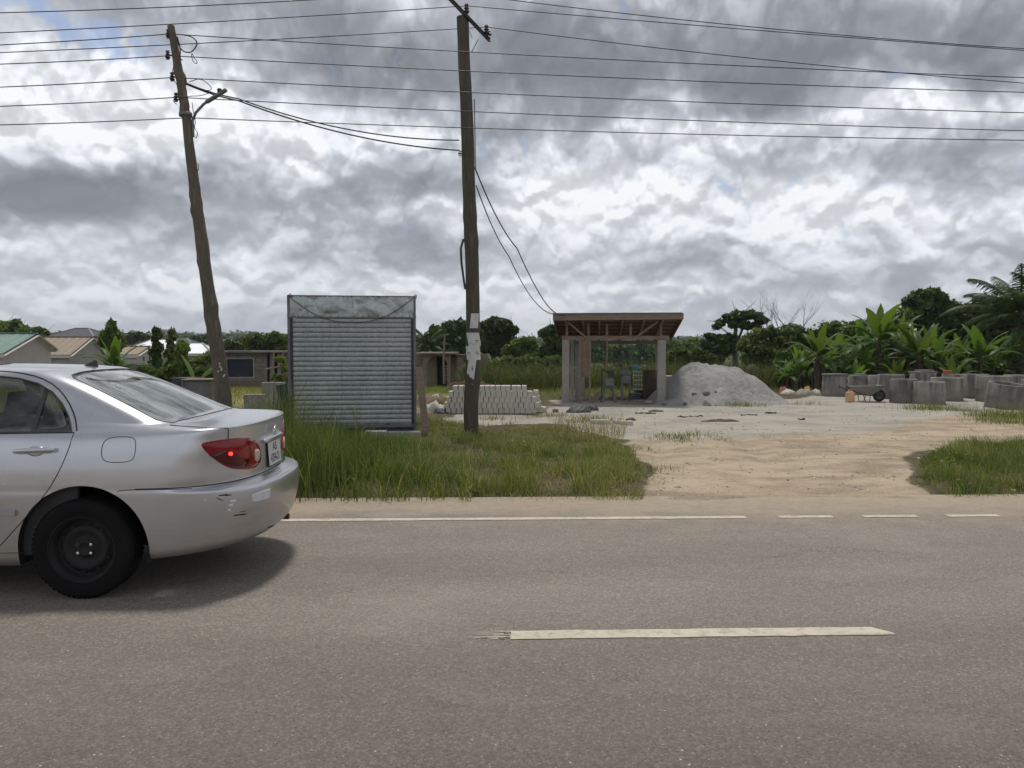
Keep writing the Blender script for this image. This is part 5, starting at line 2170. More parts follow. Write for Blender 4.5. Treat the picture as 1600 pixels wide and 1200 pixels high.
# slumped apron along the front
apr = np.exp(-((UY * WYm + .95) / .38) ** 2) * np.clip(1 - np.abs(UX + .05) / .95, 0, 1) ** .7 * .42 * (0.7 + .6 * fbm(UX * 4 + 3, UY * 0 + 1, 3, 2))
hgt = np.maximum(hgt, apr)
X3 = UX * HWX
Y3 = UY * WYm
nse = (fbm(X3 * 1.6, Y3 * 1.6, 4, 41) - .5) * .14 + (fbm(X3 * 6, Y3 * 6, 3, 43) - .5) * .045
gul = np.abs(fbm(X3 * 2.4, Y3 * 1.0 + hgt, 3, 45) - .5) * -.16
hgt = hgt + (nse + gul) * np.clip(hgt / .25, 0, 1)
for (gxp, gyp, rr_, dp) in ((-.12, -.66, .09, .10), (.25, -.60, .12, .04)):
    hgt -= dp * np.exp(-(((UX - gxp) * HWX) ** 2 + ((UY - gyp) * WYm) ** 2) / rr_ ** 2)
edge = (1 - np.clip((np.hypot(UX, UY * .9) - .95) / .2, 0, 1))
hgt = hgt * 1.0 - .05 * (hgt < .02)
idx = np.arange(NX * NY).reshape(NX, NY)
Fh = np.stack([idx[:-1, :-1], idx[1:, :-1], idx[1:, 1:], idx[:-1, 1:]], -1).reshape(-1, 4)
hme = npmesh('sand_heap', np.stack([X3, Y3, hgt - .02], -1).reshape(-1, 3), Fh, True)
m, nt, b, out = new_mat('quarry_dust')
v = nt.new('ShaderNodeTexCoord').outputs['Object']
n1_ = nt.noise(v, 1.3, 8, .65)
n2_ = nt.noise(v, 9, 7, .7)
crst = nt.maprange(nt.noise(v, 3.4, 5, .6, .5), .47, .50, 0, 1) * nt.maprange(nt.noise(v, 1.1, 3, .5), .42, .56, 0, 1)
cc = nt.ramp(n1_ * .6 + n2_ * .4, [(.35, (.36, .355, .34)), (.55, (.30, .295, .28)), (.7, (.235, .23, .22))])
cc = nt.mix(crst * .28, cc, (.22, .215, .205))
nt.put(b.inputs['Base Color'], cc)
b.inputs['Roughness'].default_value = .97
b.inputs['Specular IOR Level'].default_value = .15
nt.put(b.inputs['Normal'], nt.bump(n2_ * .6 + n1_ * .6 + crst * .3 + nt.noise(v, 40, 4, .6) * .2, .9, .07))
heap = link('sand_heap', hme, m, None, loc=(hc.x, hc.y, hc.z))
tag(heap, 'large grey heap of quarry dust with a clumped slumping front, right of the open shed', 'sand heap')
# stones half buried in the heap front
for i, (px, py, s_) in enumerate(((1103, 614, .15), (1084, 615, .10), (1070, 630, .09), (1038, 631, .10), (1118, 612, .06))):
    r_ = random.Random(i)
    p = onground(px, 634, 20.5)
    p.z = CAM_H - (py - 540) / 1200 * 20.6
    bm_ = bmesh.new()
    bmesh.ops.create_icosphere(bm_, subdivisions=2, radius=s_ * .7)
    for vv in bm_.verts: vv.co *= r_.uniform(.8, 1.2); vv.co.z *= .7
    me = bpy.data.meshes.new('lump'); bm_.to_mesh(me); bm_.free()
    o = link('lump', me, M['conc_dark'], None, loc=p)
    tag(o, ['largest dark hardened lump low in the front of the sand heap', 'dark lump left of the largest one in the sand heap', 'dark stone at the foot of the sand heap, left of its middle',
            'dark stone where the sand heap meets the shed', 'small lump just right of the largest dark lump in the heap'][i], 'lump', 'lumps in the sand heap')

# ================================================================ concrete well rings
def ring_mesh(rad, h, wall=.075, seed=0):
    mb = MB()
    seg = 48
    pr = [(rad, 0), (rad, h * .48), (rad + .004, h * .5), (rad, h * .52), (rad, h - .015), (rad - .012, h), (rad - wall + .012, h), (rad - wall, h - .015), (rad - wall, 0)]
    mb.lathe(pr, seg)
    mb.add([(rad * cos(a), rad * sin(a), 0) for a in np.linspace(0, 2 * pi, seg, endpoint=False)] + [((rad - wall) * cos(a), (rad - wall) * sin(a), 0) for a in np.linspace(0, 2 * pi, seg, endpoint=False)],
           [(k, (k + 1) % seg, seg + (k + 1) % seg, seg + k) for k in range(seg)])
    for i, v in enumerate(mb.v):
        x, y, z = v
        a = math.atan2(y, x)
        w = 1 + (vnoise(np.array([a * 2 + seed * 3.1]), np.array([z * 3.]), seed)[0] - .5) * .012
        k = abs(((a + 2.0 + seed) % (2 * pi / 3)) - .05)
        if k < .07: w += .012 * (1 - k / .07)          # formwork seam
        mb.v[i] = (x * w, y * w, z)
    return mb


m, nt, b, out = new_mat('ring_concrete')
v = nt.new('ShaderNodeTexCoord').outputs['Object']
rnd = X(nt, nt.new('ShaderNodeObjectInfo').outputs['Random'])
z_ = nt.sep(v)[2]
off = nt.vmath('ADD', v, nt.comb(rnd * 37.0, rnd * 11.0, 0.0))
n1_ = nt.noise(off, 2.2, 7, .65)
n2_ = nt.noise(off, 14, 6, .65)
st_ = nt.noise(nt.vmath('MULTIPLY', off, (7, 7, .8)), 1.0, 5, .6)
cc = nt.ramp(n1_ * .7 + n2_ * .3, [(.33, (.31, .292, .255)), (.5, (.23, .218, .193)), (.68, (.15, .143, .13))])
cc = nt.mix(nt.maprange(st_, .46, .62, 0, .85) * nt.maprange(z_, .1, .6, .2, 1), cc, (.09, .086, .078))
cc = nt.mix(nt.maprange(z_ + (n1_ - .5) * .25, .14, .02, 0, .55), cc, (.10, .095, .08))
hs = nt.new('ShaderNodeHueSaturation')
nt.put(hs.inputs['Value'], nt.maprange(rnd, 0, 1, .78, 1.2))
nt.put(hs.inputs['Color'], cc)
nt.put(b.inputs['Base Color'], hs.outputs[0])
b.inputs['Roughness'].default_value = .93
nt.put(b.inputs['Normal'], nt.bump(n2_ + n1_ * .5, .5, .02))
M['ring'] = m
RINGS = [(1303, 36, 24.0, .66, 'short concrete well ring at the left end of the row, beside the pale jerrycan'),
         (1341, 32, 25.6, .62, 'dark-stained concrete well ring standing behind the wheelbarrow'),
         (1372, 32, 25.2, .66, 'concrete well ring half hidden behind the wheelbarrow wheel and its neighbour'),
         (1391, 40, 23.0, .72, 'tall concrete well ring just right of the wheelbarrow wheel'),
         (1411, 40, 21.2, .66, 'concrete well ring standing in front, between the wheelbarrow and the broad front ring'),
         (1451, 48, 20.7, .60, 'broad dark concrete well ring standing in front at the middle of the row'),
         (1441, 38, 25.0, .72, 'concrete well ring with a slab on top, at the back behind the broad front ring'),
         (1479, 47, 22.0, .66, 'dark concrete well ring just right of and behind the broad front ring'),
         (1491, 36, 24.6, .70, 'blackened concrete well ring at the back under the orange bucket'),
         (1523, 38, 23.0, .72, 'pale concrete well ring right of the dark gap in the row'),
         (1552, 50, 21.6, .72, 'pale broad concrete well ring behind the frontmost open ring'),
         (1570, 58, 18.9, .63, 'frontmost concrete well ring with its open round mouth showing, in the grass'),
         (1592, 44, 22.8, .70, 'concrete well ring behind the right side of the frontmost open ring'),
         (1625, 52, 21.4, .62, 'concrete well ring cut by the right edge of the photo')]
ring_pos = []
for i, (px, w, dep, h, lab) in enumerate(RINGS):
    rad = w / 1200 * dep / 2
    c = onground(px, 620, dep + rad)
    o = ring_mesh(rad, h + .03, seed=i).build('well_ring', M['ring'], None, loc=(c.x, c.y, c.z - .02), rz=i * 1.3)
    tag(o, lab, 'well ring', 'concrete well rings')
    if i == 11: o.rotation_euler = (R(7), R(4), 0)          # the front ring leans towards the road
    ring_pos.append((c, rad, h))
# things lying on rings
c, rad, h = ring_pos[6]
mb = MB(); mb.box((0, 0, .03), (.75, .5, .06)); mb.box((.1, .05, .085), (.5, .35, .05))
tag(mb.build('slab', M['conc_dark'], None, bevel=.008, loc=(c.x, c.y, c.z + h + .012), rz=.2), 'pair of flat concrete slabs laid on top of a rear well ring', 'slab')
c, rad, h = ring_pos[1]
mb = MB(); mb.box((0, 0, .02), (.60, .5, .04)); mb.box((.05, .0, .06), (.3, .3, .05), Matrix.Rotation(.4, 3, 'Z'))
tag(mb.build('slab', M['conc_dark'], None, bevel=.008, loc=(c.x, c.y, c.z + h + .012), rz=.1), 'broken slab lying on the dark-stained ring behind the wheelbarrow', 'slab')
c, rad, h = ring_pos[0]
mb = MB()
mb.lathe([(rad + .02, 0), (rad + .02, .05), (0, .055)], 30)
tag(mb.build('ring_lid', M['ring'], None, loc=(c.x, c.y, c.z + h + .012)), 'round concrete lid covering the leftmost well ring', 'lid')
M['orange'] = mat('orange_plastic', (.45, .12, .045), (.36, .09, .035), 10, .5)
c, rad, h = ring_pos[8]
mb = MB(); mb.box((0, 0, .05), (.20, .16, .11), taper=1.1)
mb.box((0, 0, .11), (.23, .19, .015))
tag(mb.build('tub', M['orange'], None, bevel=.008, loc=(c.x - rad + .10, c.y - rad + .14 + .2, c.z + h + .010)), 'small orange plastic tub resting on a dark well ring', 'tub')

# ================================================================ wheelbarrow
wb0 = onground(1354, 627, 21.9)
wb = empty('wheelbarrow', wb0, 0.0, 'grey steel wheelbarrow parked in front of the concrete rings, wheel to the right', 'wheelbarrow')
M['barrow'] = mat('barrow_pan', (.30, .295, .275), (.19, .185, .17), 6, .7, .2, .003, metal=.2, c3=(.24, .22, .19))
mb = MB()
tr = [(-.40, -.27, .43), (.42, -.27, .47), (.42, .27, .47), (-.40, .27, .43), (-.26, -.16, .20), (.10, -.14, .20), (.10, .14, .20), (-.26, .16, .20)]
mb.add(tr, [(0, 4, 5, 1), (1, 5, 6, 2), (2, 6, 7, 3), (3, 7, 4, 0), (4, 7, 6, 5)])
pan = mb.build('pan', M['barrow'], wb)
sol = pan.modifiers.new('thickness', 'SOLIDIFY'); sol.thickness = .006
mb = MB()
mb.tube([Vector(p) for p in (tr[0], tr[1], tr[2], tr[3], tr[0])], .012, 8)
mb.build('rim', M['barrow'], wb)
mb = MB()
for s in (-1, 1):
    mb.tube([Vector((-.72, s * .24, .44)), Vector((-.35, s * .20, .26)), Vector((.0, s * .12, .185)), Vector((.40, s * .06, .19))], .016, 8)
mb.tube([Vector((.0, -.12, .185)), Vector((.0, .12, .185))], .014, 6)
mb.build('frame', M['steel'], wb)
for s in (-1, 1):
    mb = MB()
    mb.tube([Vector((-.18, s * .16, .21)), Vector((-.12, s * .20, .0)), Vector((.0, s * .17, .0)), Vector((.04, s * .13, .19))], .012, 6)
    mb.build('leg', M['grey_steel'], wb)
    mb = MB(); mb.tube([Vector((.22, s * .09, .40)), Vector((.36, s * .07, .19))], .012, 6)
    mb.build('brace', M['steel'], wb)
ww = empty('wheel', (.36, 0, .175)); ww.parent = wb
mb = MB(); mb.lathe([(.115, -.03), (.150, -.042), (.172, -.025), (.175, 0), (.172, .025), (.150, .042), (.115, .03), (.115, -.03)], 32, axis='Y'); mb.build('tyre', M['black'], ww)
mb = MB(); mb.lathe([(.115, -.02), (.06, -.012), (.03, -.03), (0, -.03)], 24, axis='Y'); mb.lathe([(.115, .02), (.06, .012), (.03, .03), (0, .03)], 24, axis='Y'); mb.lathe([(.118, -.03), (.118, .03)], 24, axis='Y'); mb.build('rim', M['grey_steel'], ww)


# jerrycans
def jerry(px, py, dep, mtl, cap, label, s=1.0, rz=0.0):
    p = onground(px, py, dep)
    j = empty('jerrycan', p, rz, label, 'jerrycan', 'jerrycans')
    mb = MB(); mb.box((0, 0, .16 * s), (.24 * s, .17 * s, .30 * s)); mb.box((0, 0, .325 * s), (.20 * s, .13 * s, .04 * s), taper=.8)
    mb.build('can', mtl, j, bevel=.02 * s, segs=2)
    mb = MB(); mb.tube([Vector((-.07 * s, 0, .34 * s)), Vector((-.05 * s, 0, .385 * s)), Vector((.03 * s, 0, .385 * s)), Vector((.05 * s, 0, .34 * s))], .012 * s, 8); mb.build('handle', mtl, j)
    mb = MB(); mb.lathe([(.025 * s, .34 * s), (.025 * s, .39 * s), (0, .39 * s)], 12, c=(.075 * s, 0, 0)); mb.build('cap', cap, j)
    return j


M['amber'] = mat('translucent_amber_plastic', (.55, .36, .20), (.47, .29, .15), 8, .5)
M['yellow'] = mat('yellow_plastic', (.72, .38, .03), (.62, .30, .02), 8, .5)
M['red'] = mat('red_plastic', (.45, .03, .02), (.35, .02, .02), 8, .5)
jerry(1328, 624, 21.6, M['amber'], M['red'], 'pale amber jerrycan with a red cap beside the wheelbarrow', .90)
jerry(1261, 613, 26.0, M['yellow'], M['yellow'], 'bright yellow jerrycan standing right of the sand heap', .72)
p = onground(1323, 606, 26.5)
tag(MB().box((0, 0, .18), (.20, .16, .36)).build('sack', M['timber'], None, bevel=.05, loc=p, segs=2), 'small brown sack between two rings behind the pale jerrycan', 'sack')

# rubbish: sacks, rags, loose sheets and stones
M['white_rag'] = mat('dirty_white', (.55, .52, .47), (.38, .36, .33), 9, .9, .4, .01)
M['red_rag'] = mat('faded_red', (.36, .14, .10), (.28, .11, .08), 9, .9, .4, .01)
M['tarp'] = mat('black_tarpaulin', (.030, .030, .034), (.055, .053, .052), 4, .6, .8, .02)
M['stone'] = mat('stone', (.34, .31, .27), (.22, .20, .175), 5, .95, .5, .01)


def heap_obj(name, px, py, dep, w, dd, h, mtl, label, cat, seed=0, rough_=.5, n_=26, group=None):
    """crumpled irregular low shape"""
    p = onground(px, py, dep)
    U = np.linspace(-1, 1, n_)
    A, B = np.meshgrid(U, U, indexing='ij')
    r = np.hypot(A, B)
    h_ = h * np.clip(1 - r ** 2, 0, 1) ** .6 * (1 - rough_ + rough_ * 2 * fbm(A * 3 + seed * 7.3, B * 3 + 2, 4, seed))
    h_ = np.where(r > .97, -.03, h_)
    rim = 1 + .25 * (fbm(np.cos(np.arctan2(B, A)) * 2 + seed, np.sin(np.arctan2(B, A)) * 2, 3, seed + 5) - .5) * 2
    V = np.stack([A * w / 2 * rim, B * dd / 2 * rim, h_], -1).reshape(-1, 3)
    idx = np.arange(n_ * n_).reshape(n_, n_)
    F = np.stack([idx[:-1, :-1], idx[1:, :-1], idx[1:, 1:], idx[:-1, 1:]], -1).reshape(-1, 4)
    cen = V[F].mean(1)
    keep = np.hypot(cen[:, 0] / (w / 2), cen[:, 1] / (dd / 2)) < 1.15
    o = link(name, npmesh(name, V, F[keep], True), mtl, None, loc=(p.x, p.y, p.z + .005))
    return tag(o, label, cat, group)


heap_obj('rag_pile', 1224, 611, 26.6, .34, .3, .22, M['red_rag'], 'crumpled red and white rag just right of the sand heap', 'rags', 1)
heap_obj('rag_pile', 1232, 614, 26.2, .55, .4, .14, M['white_rag'], 'dirty white rags lying right of the sand heap', 'rags', 2)
heap_obj('rubbish_pile', 1258, 621, 24.6, .62, .5, .16, M['stone'], 'brown rubbish and broken bits in front of the yellow jerrycan', 'rubbish', 3, .9)
heap_obj('sack', 1275, 613, 26.4, .32, .4, .16, M['white_rag'], 'flattened pale sack right of the yellow jerrycan', 'sack', 4)
heap_obj('tarpaulin', 905, 646, 18.4, .62, .5, .13, M['tarp'], 'crumpled black tarpaulin on the sand in front of the shed, larger left piece', 'tarpaulin', 5, .8, group='black tarpaulins')
heap_obj('tarpaulin', 924, 643, 19.0, .40, .35, .12, M['tarp'], 'small peaked piece of black tarpaulin in front of the shed', 'tarpaulin', 6, .8, group='black tarpaulins')
heap_obj('tarpaulin', 1125, 660, 16.2, .80, .16, .035, M['tarp'], 'long flat strip of black plastic lying on the sand below the heap', 'tarpaulin', 7, .8, group='black tarpaulins')
heap_obj('tarpaulin', 1025, 645, 18.6, .40, .16, .04, M['tarp'], 'short strip of black plastic lying between shed and strip on the sand', 'tarpaulin', 8, .9, group='black tarpaulins')
heap_obj('tarpaulin', 985, 659, 16.4, .24, .14, .05, M['tarp'], 'little scrap of black plastic near the half blocks', 'tarpaulin', 9, .9, group='black tarpaulins')
heap_obj('rubbish_pile', 676, 639, 18.6, .62, .5, .20, M['white_rag'], 'torn grey and white plastic sheets left of the block stack', 'rubbish', 10, 1.0)
heap_obj('rubbish_pile', 690, 644, 17.9, .42, .35, .12, M['tarp'], 'small black and grey plastic scraps at the foot of the block stack', 'rubbish', 11, 1.0)
for i, (px, py, s_, lab) in enumerate(((672, 624, .20, 'pale broken block lump on the earth mound, left one'), (681, 617, .22, 'pale broken block lump on the earth mound, upper one'),
                                      (683, 625, .24, 'pale broken block lump on the earth mound, right one'))):
    r_ = random.Random(50 + i)
    p = onground(px, 632, 20.8); p.z = CAM_H - (py + 4 - 540) / 1200 * 20.8
    mb = MB(); mb.box((0, 0, 0), (s_ * 1.2, s_, s_ * .7), Matrix.Rotation(r_.uniform(-.7, .7), 3, 'Y') @ Matrix.Rotation(r_.uniform(0, 3), 3, 'Z'), taper=.7)
    tag(mb.build('broken_block', M['block'], None, bevel=.015, loc=p), lab, 'broken block', 'broken blocks on the mound')
heap_obj('earth_mound', 676, 632, 20.9, 1.0, .8, .24, mat('brown_earth', (.20, .14, .09), (.13, .09, .06), 4, .95, .6, .03), 'low mound of brown earth between kiosk and block stack', 'earth mound', 12, .4)
heap_obj('brush_pile', 735, 603, 30.5, 2.4, .8, .40, M['rust'], 'reddish brown cut brush lying behind the block stack', 'brush', 13, 1.0)
heap_obj('gravel_patch', 1535, 640, 19.4, 2.2, .9, .05, M['concrete'], 'broken concrete crumbs on the ground between the well rings', 'rubble', 14, 1.0)
for i, (px, py) in enumerate(((620, 0),)):
    pass
# loose stones scattered over the yard: one object of crumbs nobody would count
def pebbles(name, polys, n_, smin, smax, mtl, label, seed=0):
    r_ = np.random.default_rng(seed)
    ico = bmesh.new(); bmesh.ops.create_icosphere(ico, subdivisions=1, radius=1)
    bv_ = np.array([v.co[:] for v in ico.verts]); bf_ = np.array([[v.index for v in f.verts] for f in ico.faces]); ico.free()
    xs_, ys_ = [], []
    allp = np.concatenate([np.array(p) for p in polys])
    x0, y0 = allp.min(0); x1, y1 = allp.max(0)
    while len(xs_) < n_:
        x = r_.uniform(x0, x1, 4000)
        y = y0 + (y1 - y0) * r_.random(4000) ** 1.5
        ok = np.zeros(4000, bool)
        for p in polys: ok |= sdf(p, x, y) > -.1
        dens = fbm(x * .9, y * .9, 3, seed + 3) > r_.uniform(.30, .62, 4000)
        ok &= dens
        xs_ += list(x[ok]); ys_ += list(y[ok])
    x = np.array(xs_[:n_]); y = np.array(ys_[:n_])
    s_ = smin + (smax - smin) * r_.random(n_) ** 3.5
    z = ground_h(x, y)
    V = bv_[None] * s_[:, None, None] * r_.uniform(.6, 1.3, (n_, len(bv_), 1)) * np.array([1, 1, .6])
    a = r_.uniform(0, 6.28, n_)
    R_ = np.stack([np.stack([np.cos(a), -np.sin(a)], -1), np.stack([np.sin(a), np.cos(a)], -1)], -2)
    V[..., :2] = np.einsum('nij,nvj->nvi', R_, V[..., :2])
    V += np.stack([x, y, z], -1)[:, None]
    F = bf_[None] + (np.arange(n_) * len(bv_))[:, None, None]
    o = link(name, npmesh(name, V.reshape(-1, 3), F.reshape(-1, 3), False, dict(tint=np.repeat(r_.random(n_), len(bv_)))), mtl)
    return tag(o, label, 'stones', kind='stuff')


m, nt, b, out = new_mat('pebbles')
nt.put(b.inputs['Base Color'], nt.ramp(X(nt, nt.new('ShaderNodeAttribute', attribute_name='tint').outputs['Fac']),
       [(0, (.10, .08, .06)), (.35, (.28, .22, .16)), (.7, (.42, .36, .29)), (1, (.60, .57, .50))]))
b.inputs['Roughness'].default_value = .95
M['pebble'] = m
pebbles('gravel', [TAN, SAND], 6500, .003, .024, M['pebble'], 'loose gravel and small stones scattered over the dirt entrance', 5)
strip_ = [(-8, ROAD1 - .5), (14, ROAD1 - .5), (14, ROAD1 + .6), (-8, ROAD1 + .6)]
pebbles('gravel', [strip_], 2500, .003, .012, M['pebble'], 'grit washed along the dusty edge of the road', 8)

for i, (px, py, w, lab) in enumerate(((1010, 646, .5, 'thin torn strip of black sheeting lying nearest the shed'), (1080, 652, .7, 'thin torn strip of black sheeting in the middle of the sand'),
                                      (1172, 650, .45, 'thin torn strip of black sheeting right of the long strip'), (1205, 646, .35, 'little twist of dark cord near the heap foot'),
                                      (1255, 656, .2, 'small dark scrap alone on the open sand'))):
    r_ = random.Random(70 + i)
    g_ = GP(px, py)
    mb = MB()
    pts = []
    x = -w / 2
    while x < w / 2:
        pts.append((x, r_.uniform(-.06, .06), .012 + r_.uniform(0, .02))); x += .05
    mb.tube(pts, [.006 + .018 * r_.random() for _ in pts], 5)
    tag(mb.build('plastic_strip', M['tarp'], None, loc=(g_.x, g_.y, gz(g_.x, g_.y)), rz=r_.uniform(-.3, .3)), lab, 'plastic strip', 'torn strips of black plastic')
# ================================================================ vegetation
def blades(pos, h, w, lean, bend, seed=0, segs=3):
    """grass blades as tapering strips. pos (N,3), arrays h,w. returns verts, quads, tint"""
    r_ = np.random.default_rng(seed)
    N = len(pos)
    a = r_.uniform(0, 2 * pi, N)                 # lean direction
    fa = r_.uniform(0, pi, N)                    # facing
    side = np.stack([np.cos(fa), np.sin(fa) * .6, np.zeros(N)], -1)
    ld = np.stack([np.cos(a), np.sin(a), np.zeros(N)], -1)
    L = lean * r_.random(N) ** 1.2
    Bd = bend * r_.random(N) ** 1.5
    V = np.zeros((N, segs + 1, 2, 3))
    for k in range(segs + 1):
        t = k / segs
        c = pos + np.stack([np.zeros(N), np.zeros(N), h * (t - Bd * .45 * t ** 3)], -1) + ld * (h * (L * t + Bd * t ** 2.4))[:, None]
        ww = w * (1 - t) ** .7 * .5 + .0004
        V[:, k, 0] = c - side * ww[:, None]
        V[:, k, 1] = c + side * ww[:, None]
    V = V.reshape(N, -1, 3)
    q = []
    for k in range(segs):
        q.append([2 * k, 2 * k + 1, 2 * k + 3, 2 * k + 2])
    F = np.array(q)[None] + (np.arange(N) * (2 * segs + 2))[:, None, None]
    return V.reshape(-1, 3), F.reshape(-1, 4)


def grass_obj(name, x, y, h, w, lean, bend, mtl, label, seed, tint=None, segs=3, cat='grass'):
    z = ground_h(x, y) - .01
    V, F = blades(np.stack([x, y, z], -1), h, w, lean, bend, seed, segs)
    r_ = np.random.default_rng(seed + 99)
    t = r_.random(len(x)) * .6 + .0 if tint is None else tint
    o = link(name, npmesh(name, V, F, True, dict(tint=np.repeat(t, 2 * segs + 2))), mtl)
    return tag(o, label, cat, kind='stuff')


def blade_mat(name, stops, trans=.35):
    m = bpy.data.materials.new(name)
    m.use_nodes = True
    m.node_tree.nodes.clear()
    nt = NT(m.node_tree)
    out = nt.new('ShaderNodeOutputMaterial')
    b = nt.new('ShaderNodeBsdfPrincipled')
    f = X(nt, nt.new('ShaderNodeAttribute', attribute_name='tint').outputs['Fac'])
    col = nt.ramp(f, stops)
    nt.put(b.inputs['Base Color'], col)
    b.inputs['Roughness'].default_value = .55
    b.inputs['Specular IOR Level'].default_value = .3
    tr = nt.new('ShaderNodeBsdfTranslucent')
    nt.put(tr.inputs[0], nt.vmath('MULTIPLY', col, (1.25, 1.2, .6)))
    mx = nt.new('ShaderNodeMixShader')
    mx.inputs[0].default_value = trans
    nt.l.new(b.outputs[0], mx.inputs[1])
    nt.l.new(tr.outputs[0], mx.inputs[2])
    nt.l.new(mx.outputs[0], out.inputs[0])
    return m


M['grass'] = blade_mat('green_grass', [(0, (.040, .068, .014)), (.25, (.085, .130, .028)), (.5, (.15, .20, .045)), (.72, (.23, .26, .080)), (.88, (.36, .31, .15)), (1, (.48, .40, .24))])
M['scrub'] = blade_mat('scrub', [(0, (.030, .048, .014)), (.35, (.065, .088, .026)), (.6, (.11, .13, .042)), (.85, (.18, .175, .075)), (1, (.30, .26, .14))])
M['dry'] = blade_mat('dry_grass', [(0, (.09, .10, .03)), (.4, (.20, .19, .07)), (.75, (.33, .28, .13)), (1, (.45, .38, .22))])


def scatter(poly, n_, seed, dens=None, margin=0.0, xr=None, yr=None):
    r_ = np.random.default_rng(seed)
    P_ = np.array(poly)
    x0, y0 = P_.min(0) - abs(margin)
    x1, y1 = P_.max(0) + abs(margin)
    X_, Y_ = [], []
    c = 0
    while c < n_:
        x = r_.uniform(x0, x1, 60000); y = r_.uniform(y0, y1, 60000)
        ok = sdf(poly, x, y) > margin
        if dens is not None: ok &= r_.random(60000) < dens(x, y)
        X_.append(x[ok]); Y_.append(y[ok]); c += ok.sum()
    return np.concatenate(X_)[:n_], np.concatenate(Y_)[:n_]


def notbare(x, y):
    xw = x + (fbm(x * 1.6, y * 1.6, 4, 31) - .5) * 1.1
    yw = y + (fbm(x * 1.6 + 9, y * 1.6, 4, 33) - .5) * 1.1
    s_ = sdf(SAND, xw, yw)
    t_ = sdf(TAN, x * .6 + xw * .4, y * .6 + yw * .4)
    return sstep(.45, -.30, s_) ** 1.6 * sstep(.50, -.18, t_) ** 2


VERGE = gpoly([(-250, 786), (1005, 782), (1005, 735), (975, 698), (860, 668), (760, 668), (650, 655), (300, 640), (-400, 640)])
# keep a little clearance from kiosk footprint
def off_kiosk(x, y):
    c_, s_ = cos(-krz), sin(-krz)
    lx = (x - kc.x) * c_ - (y - kc.y) * s_
    ly = (x - kc.x) * s_ + (y - kc.y) * c_
    return np.where((np.abs(lx) < hw - .02) & (ly > -.02) & (ly < DEP), 0, 1)


def clump(x, y, s=1.3, seed=3):
    return sstep(.36, .62, fbm(x * s, y * s * 1.3, 4, seed))


def px_of(x, y):
    q = (x * RT.x + y * RT.y) / (x * FH.x + y * FH.y)
    return 800 + 1200 * q


# short undergrowth over the whole verge
x, y = scatter(VERGE, 52000, 1, lambda x, y: notbare(x, y) * off_kiosk(x, y) * (.10 + .90 * clump(x, y, 1.7, 5)))
r_ = np.random.default_rng(2)
pxv = px_of(x, y)
hh_ = (.05 + .13 * r_.random(len(x))) * (.6 + .9 * fbm(x * 1.4, y * 1.4, 3, 8)) * np.interp(pxv, [400, 620, 700, 900, 1010], [1.6, 1.15, .85, .8, .5]) * np.interp(y, [8, 9, 12, 14], [1.1, 1.3, .9, .6])
tt = np.clip(.12 + .45 * r_.random(len(x)) + 1.1 * (fbm(x * 1.3 + 4, y * 1.3, 3, 12) - .45) + np.interp(pxv, [500, 700, 900], [-.02, .12, .28]) + .35 * (r_.random(len(x)) > .93), 0, 1)
grass_obj('grass', x, y, hh_, .005 + .006 * r_.random(len(x)), .45, .8, M['grass'], 'low green grass covering the verge in front of the kiosk', 3, tt)
# tall reeds by the road, left of x=620
REED = gpoly([(380, 786), (640, 784), (660, 745), (700, 720), (640, 700), (455, 690), (300, 690)])
x, y = scatter(REED, 11000, 4, lambda x, y: (.12 + .88 * sstep(.40, .58, fbm(x * 2.2, y * 2.0, 3, 14))) * off_kiosk(x, y) * sstep(700, 560, px_of(x, y)))
r_ = np.random.default_rng(5)
pxv = px_of(x, y)
hh_ = (.25 + .50 * r_.random(len(x))) * np.interp(pxv, [430, 500, 560, 680], [1.25, 1.05, .85, .5]) * (.5 + .95 * fbm(x * 1.8, y * 1.8, 3, 16)) * np.interp(y, [8, 9.5, 11.5, 13], [1.0, .95, .6, .4])
tt = np.clip(.05 + .50 * r_.random(len(x)) + .45 * (r_.random(len(x)) > .95), 0, 1)
grass_obj('reeds', x, y, hh_, .006 + .008 * r_.random(len(x)), .22, .55, M['grass'], 'tall upright green reeds growing between road and kiosk', 6, tt, 4)
# middle-height tufts on the verge right of the reeds
x, y = scatter(VERGE, 13000, 7, lambda x, y: notbare(x, y) * off_kiosk(x, y) * sstep(.50, .66, fbm(x * 2.6, y * 2.4, 3, 24)) * sstep(520, 640, px_of(x, y)))
pxv = px_of(x, y)
hh_ = (.12 + .24 * r_.random(len(x))) * np.interp(pxv, [500, 700, 900, 1010], [1.2, .95, .9, .5]) * np.interp(y, [8, 9.5, 12, 14], [1.15, 1.1, .6, .4])
tt = np.clip(.10 + .55 * r_.random(len(x)) + .4 * (r_.random(len(x)) > .88) + np.interp(pxv, [600, 900], [0.05, .22]), 0, 1)
grass_obj('grass_tufts', x, y, hh_, .005 + .006 * r_.random(len(x)), .55, .9, M['grass'], 'knee-high grass tufts between the straight pole and the dirt entrance', 8, tt, 3)
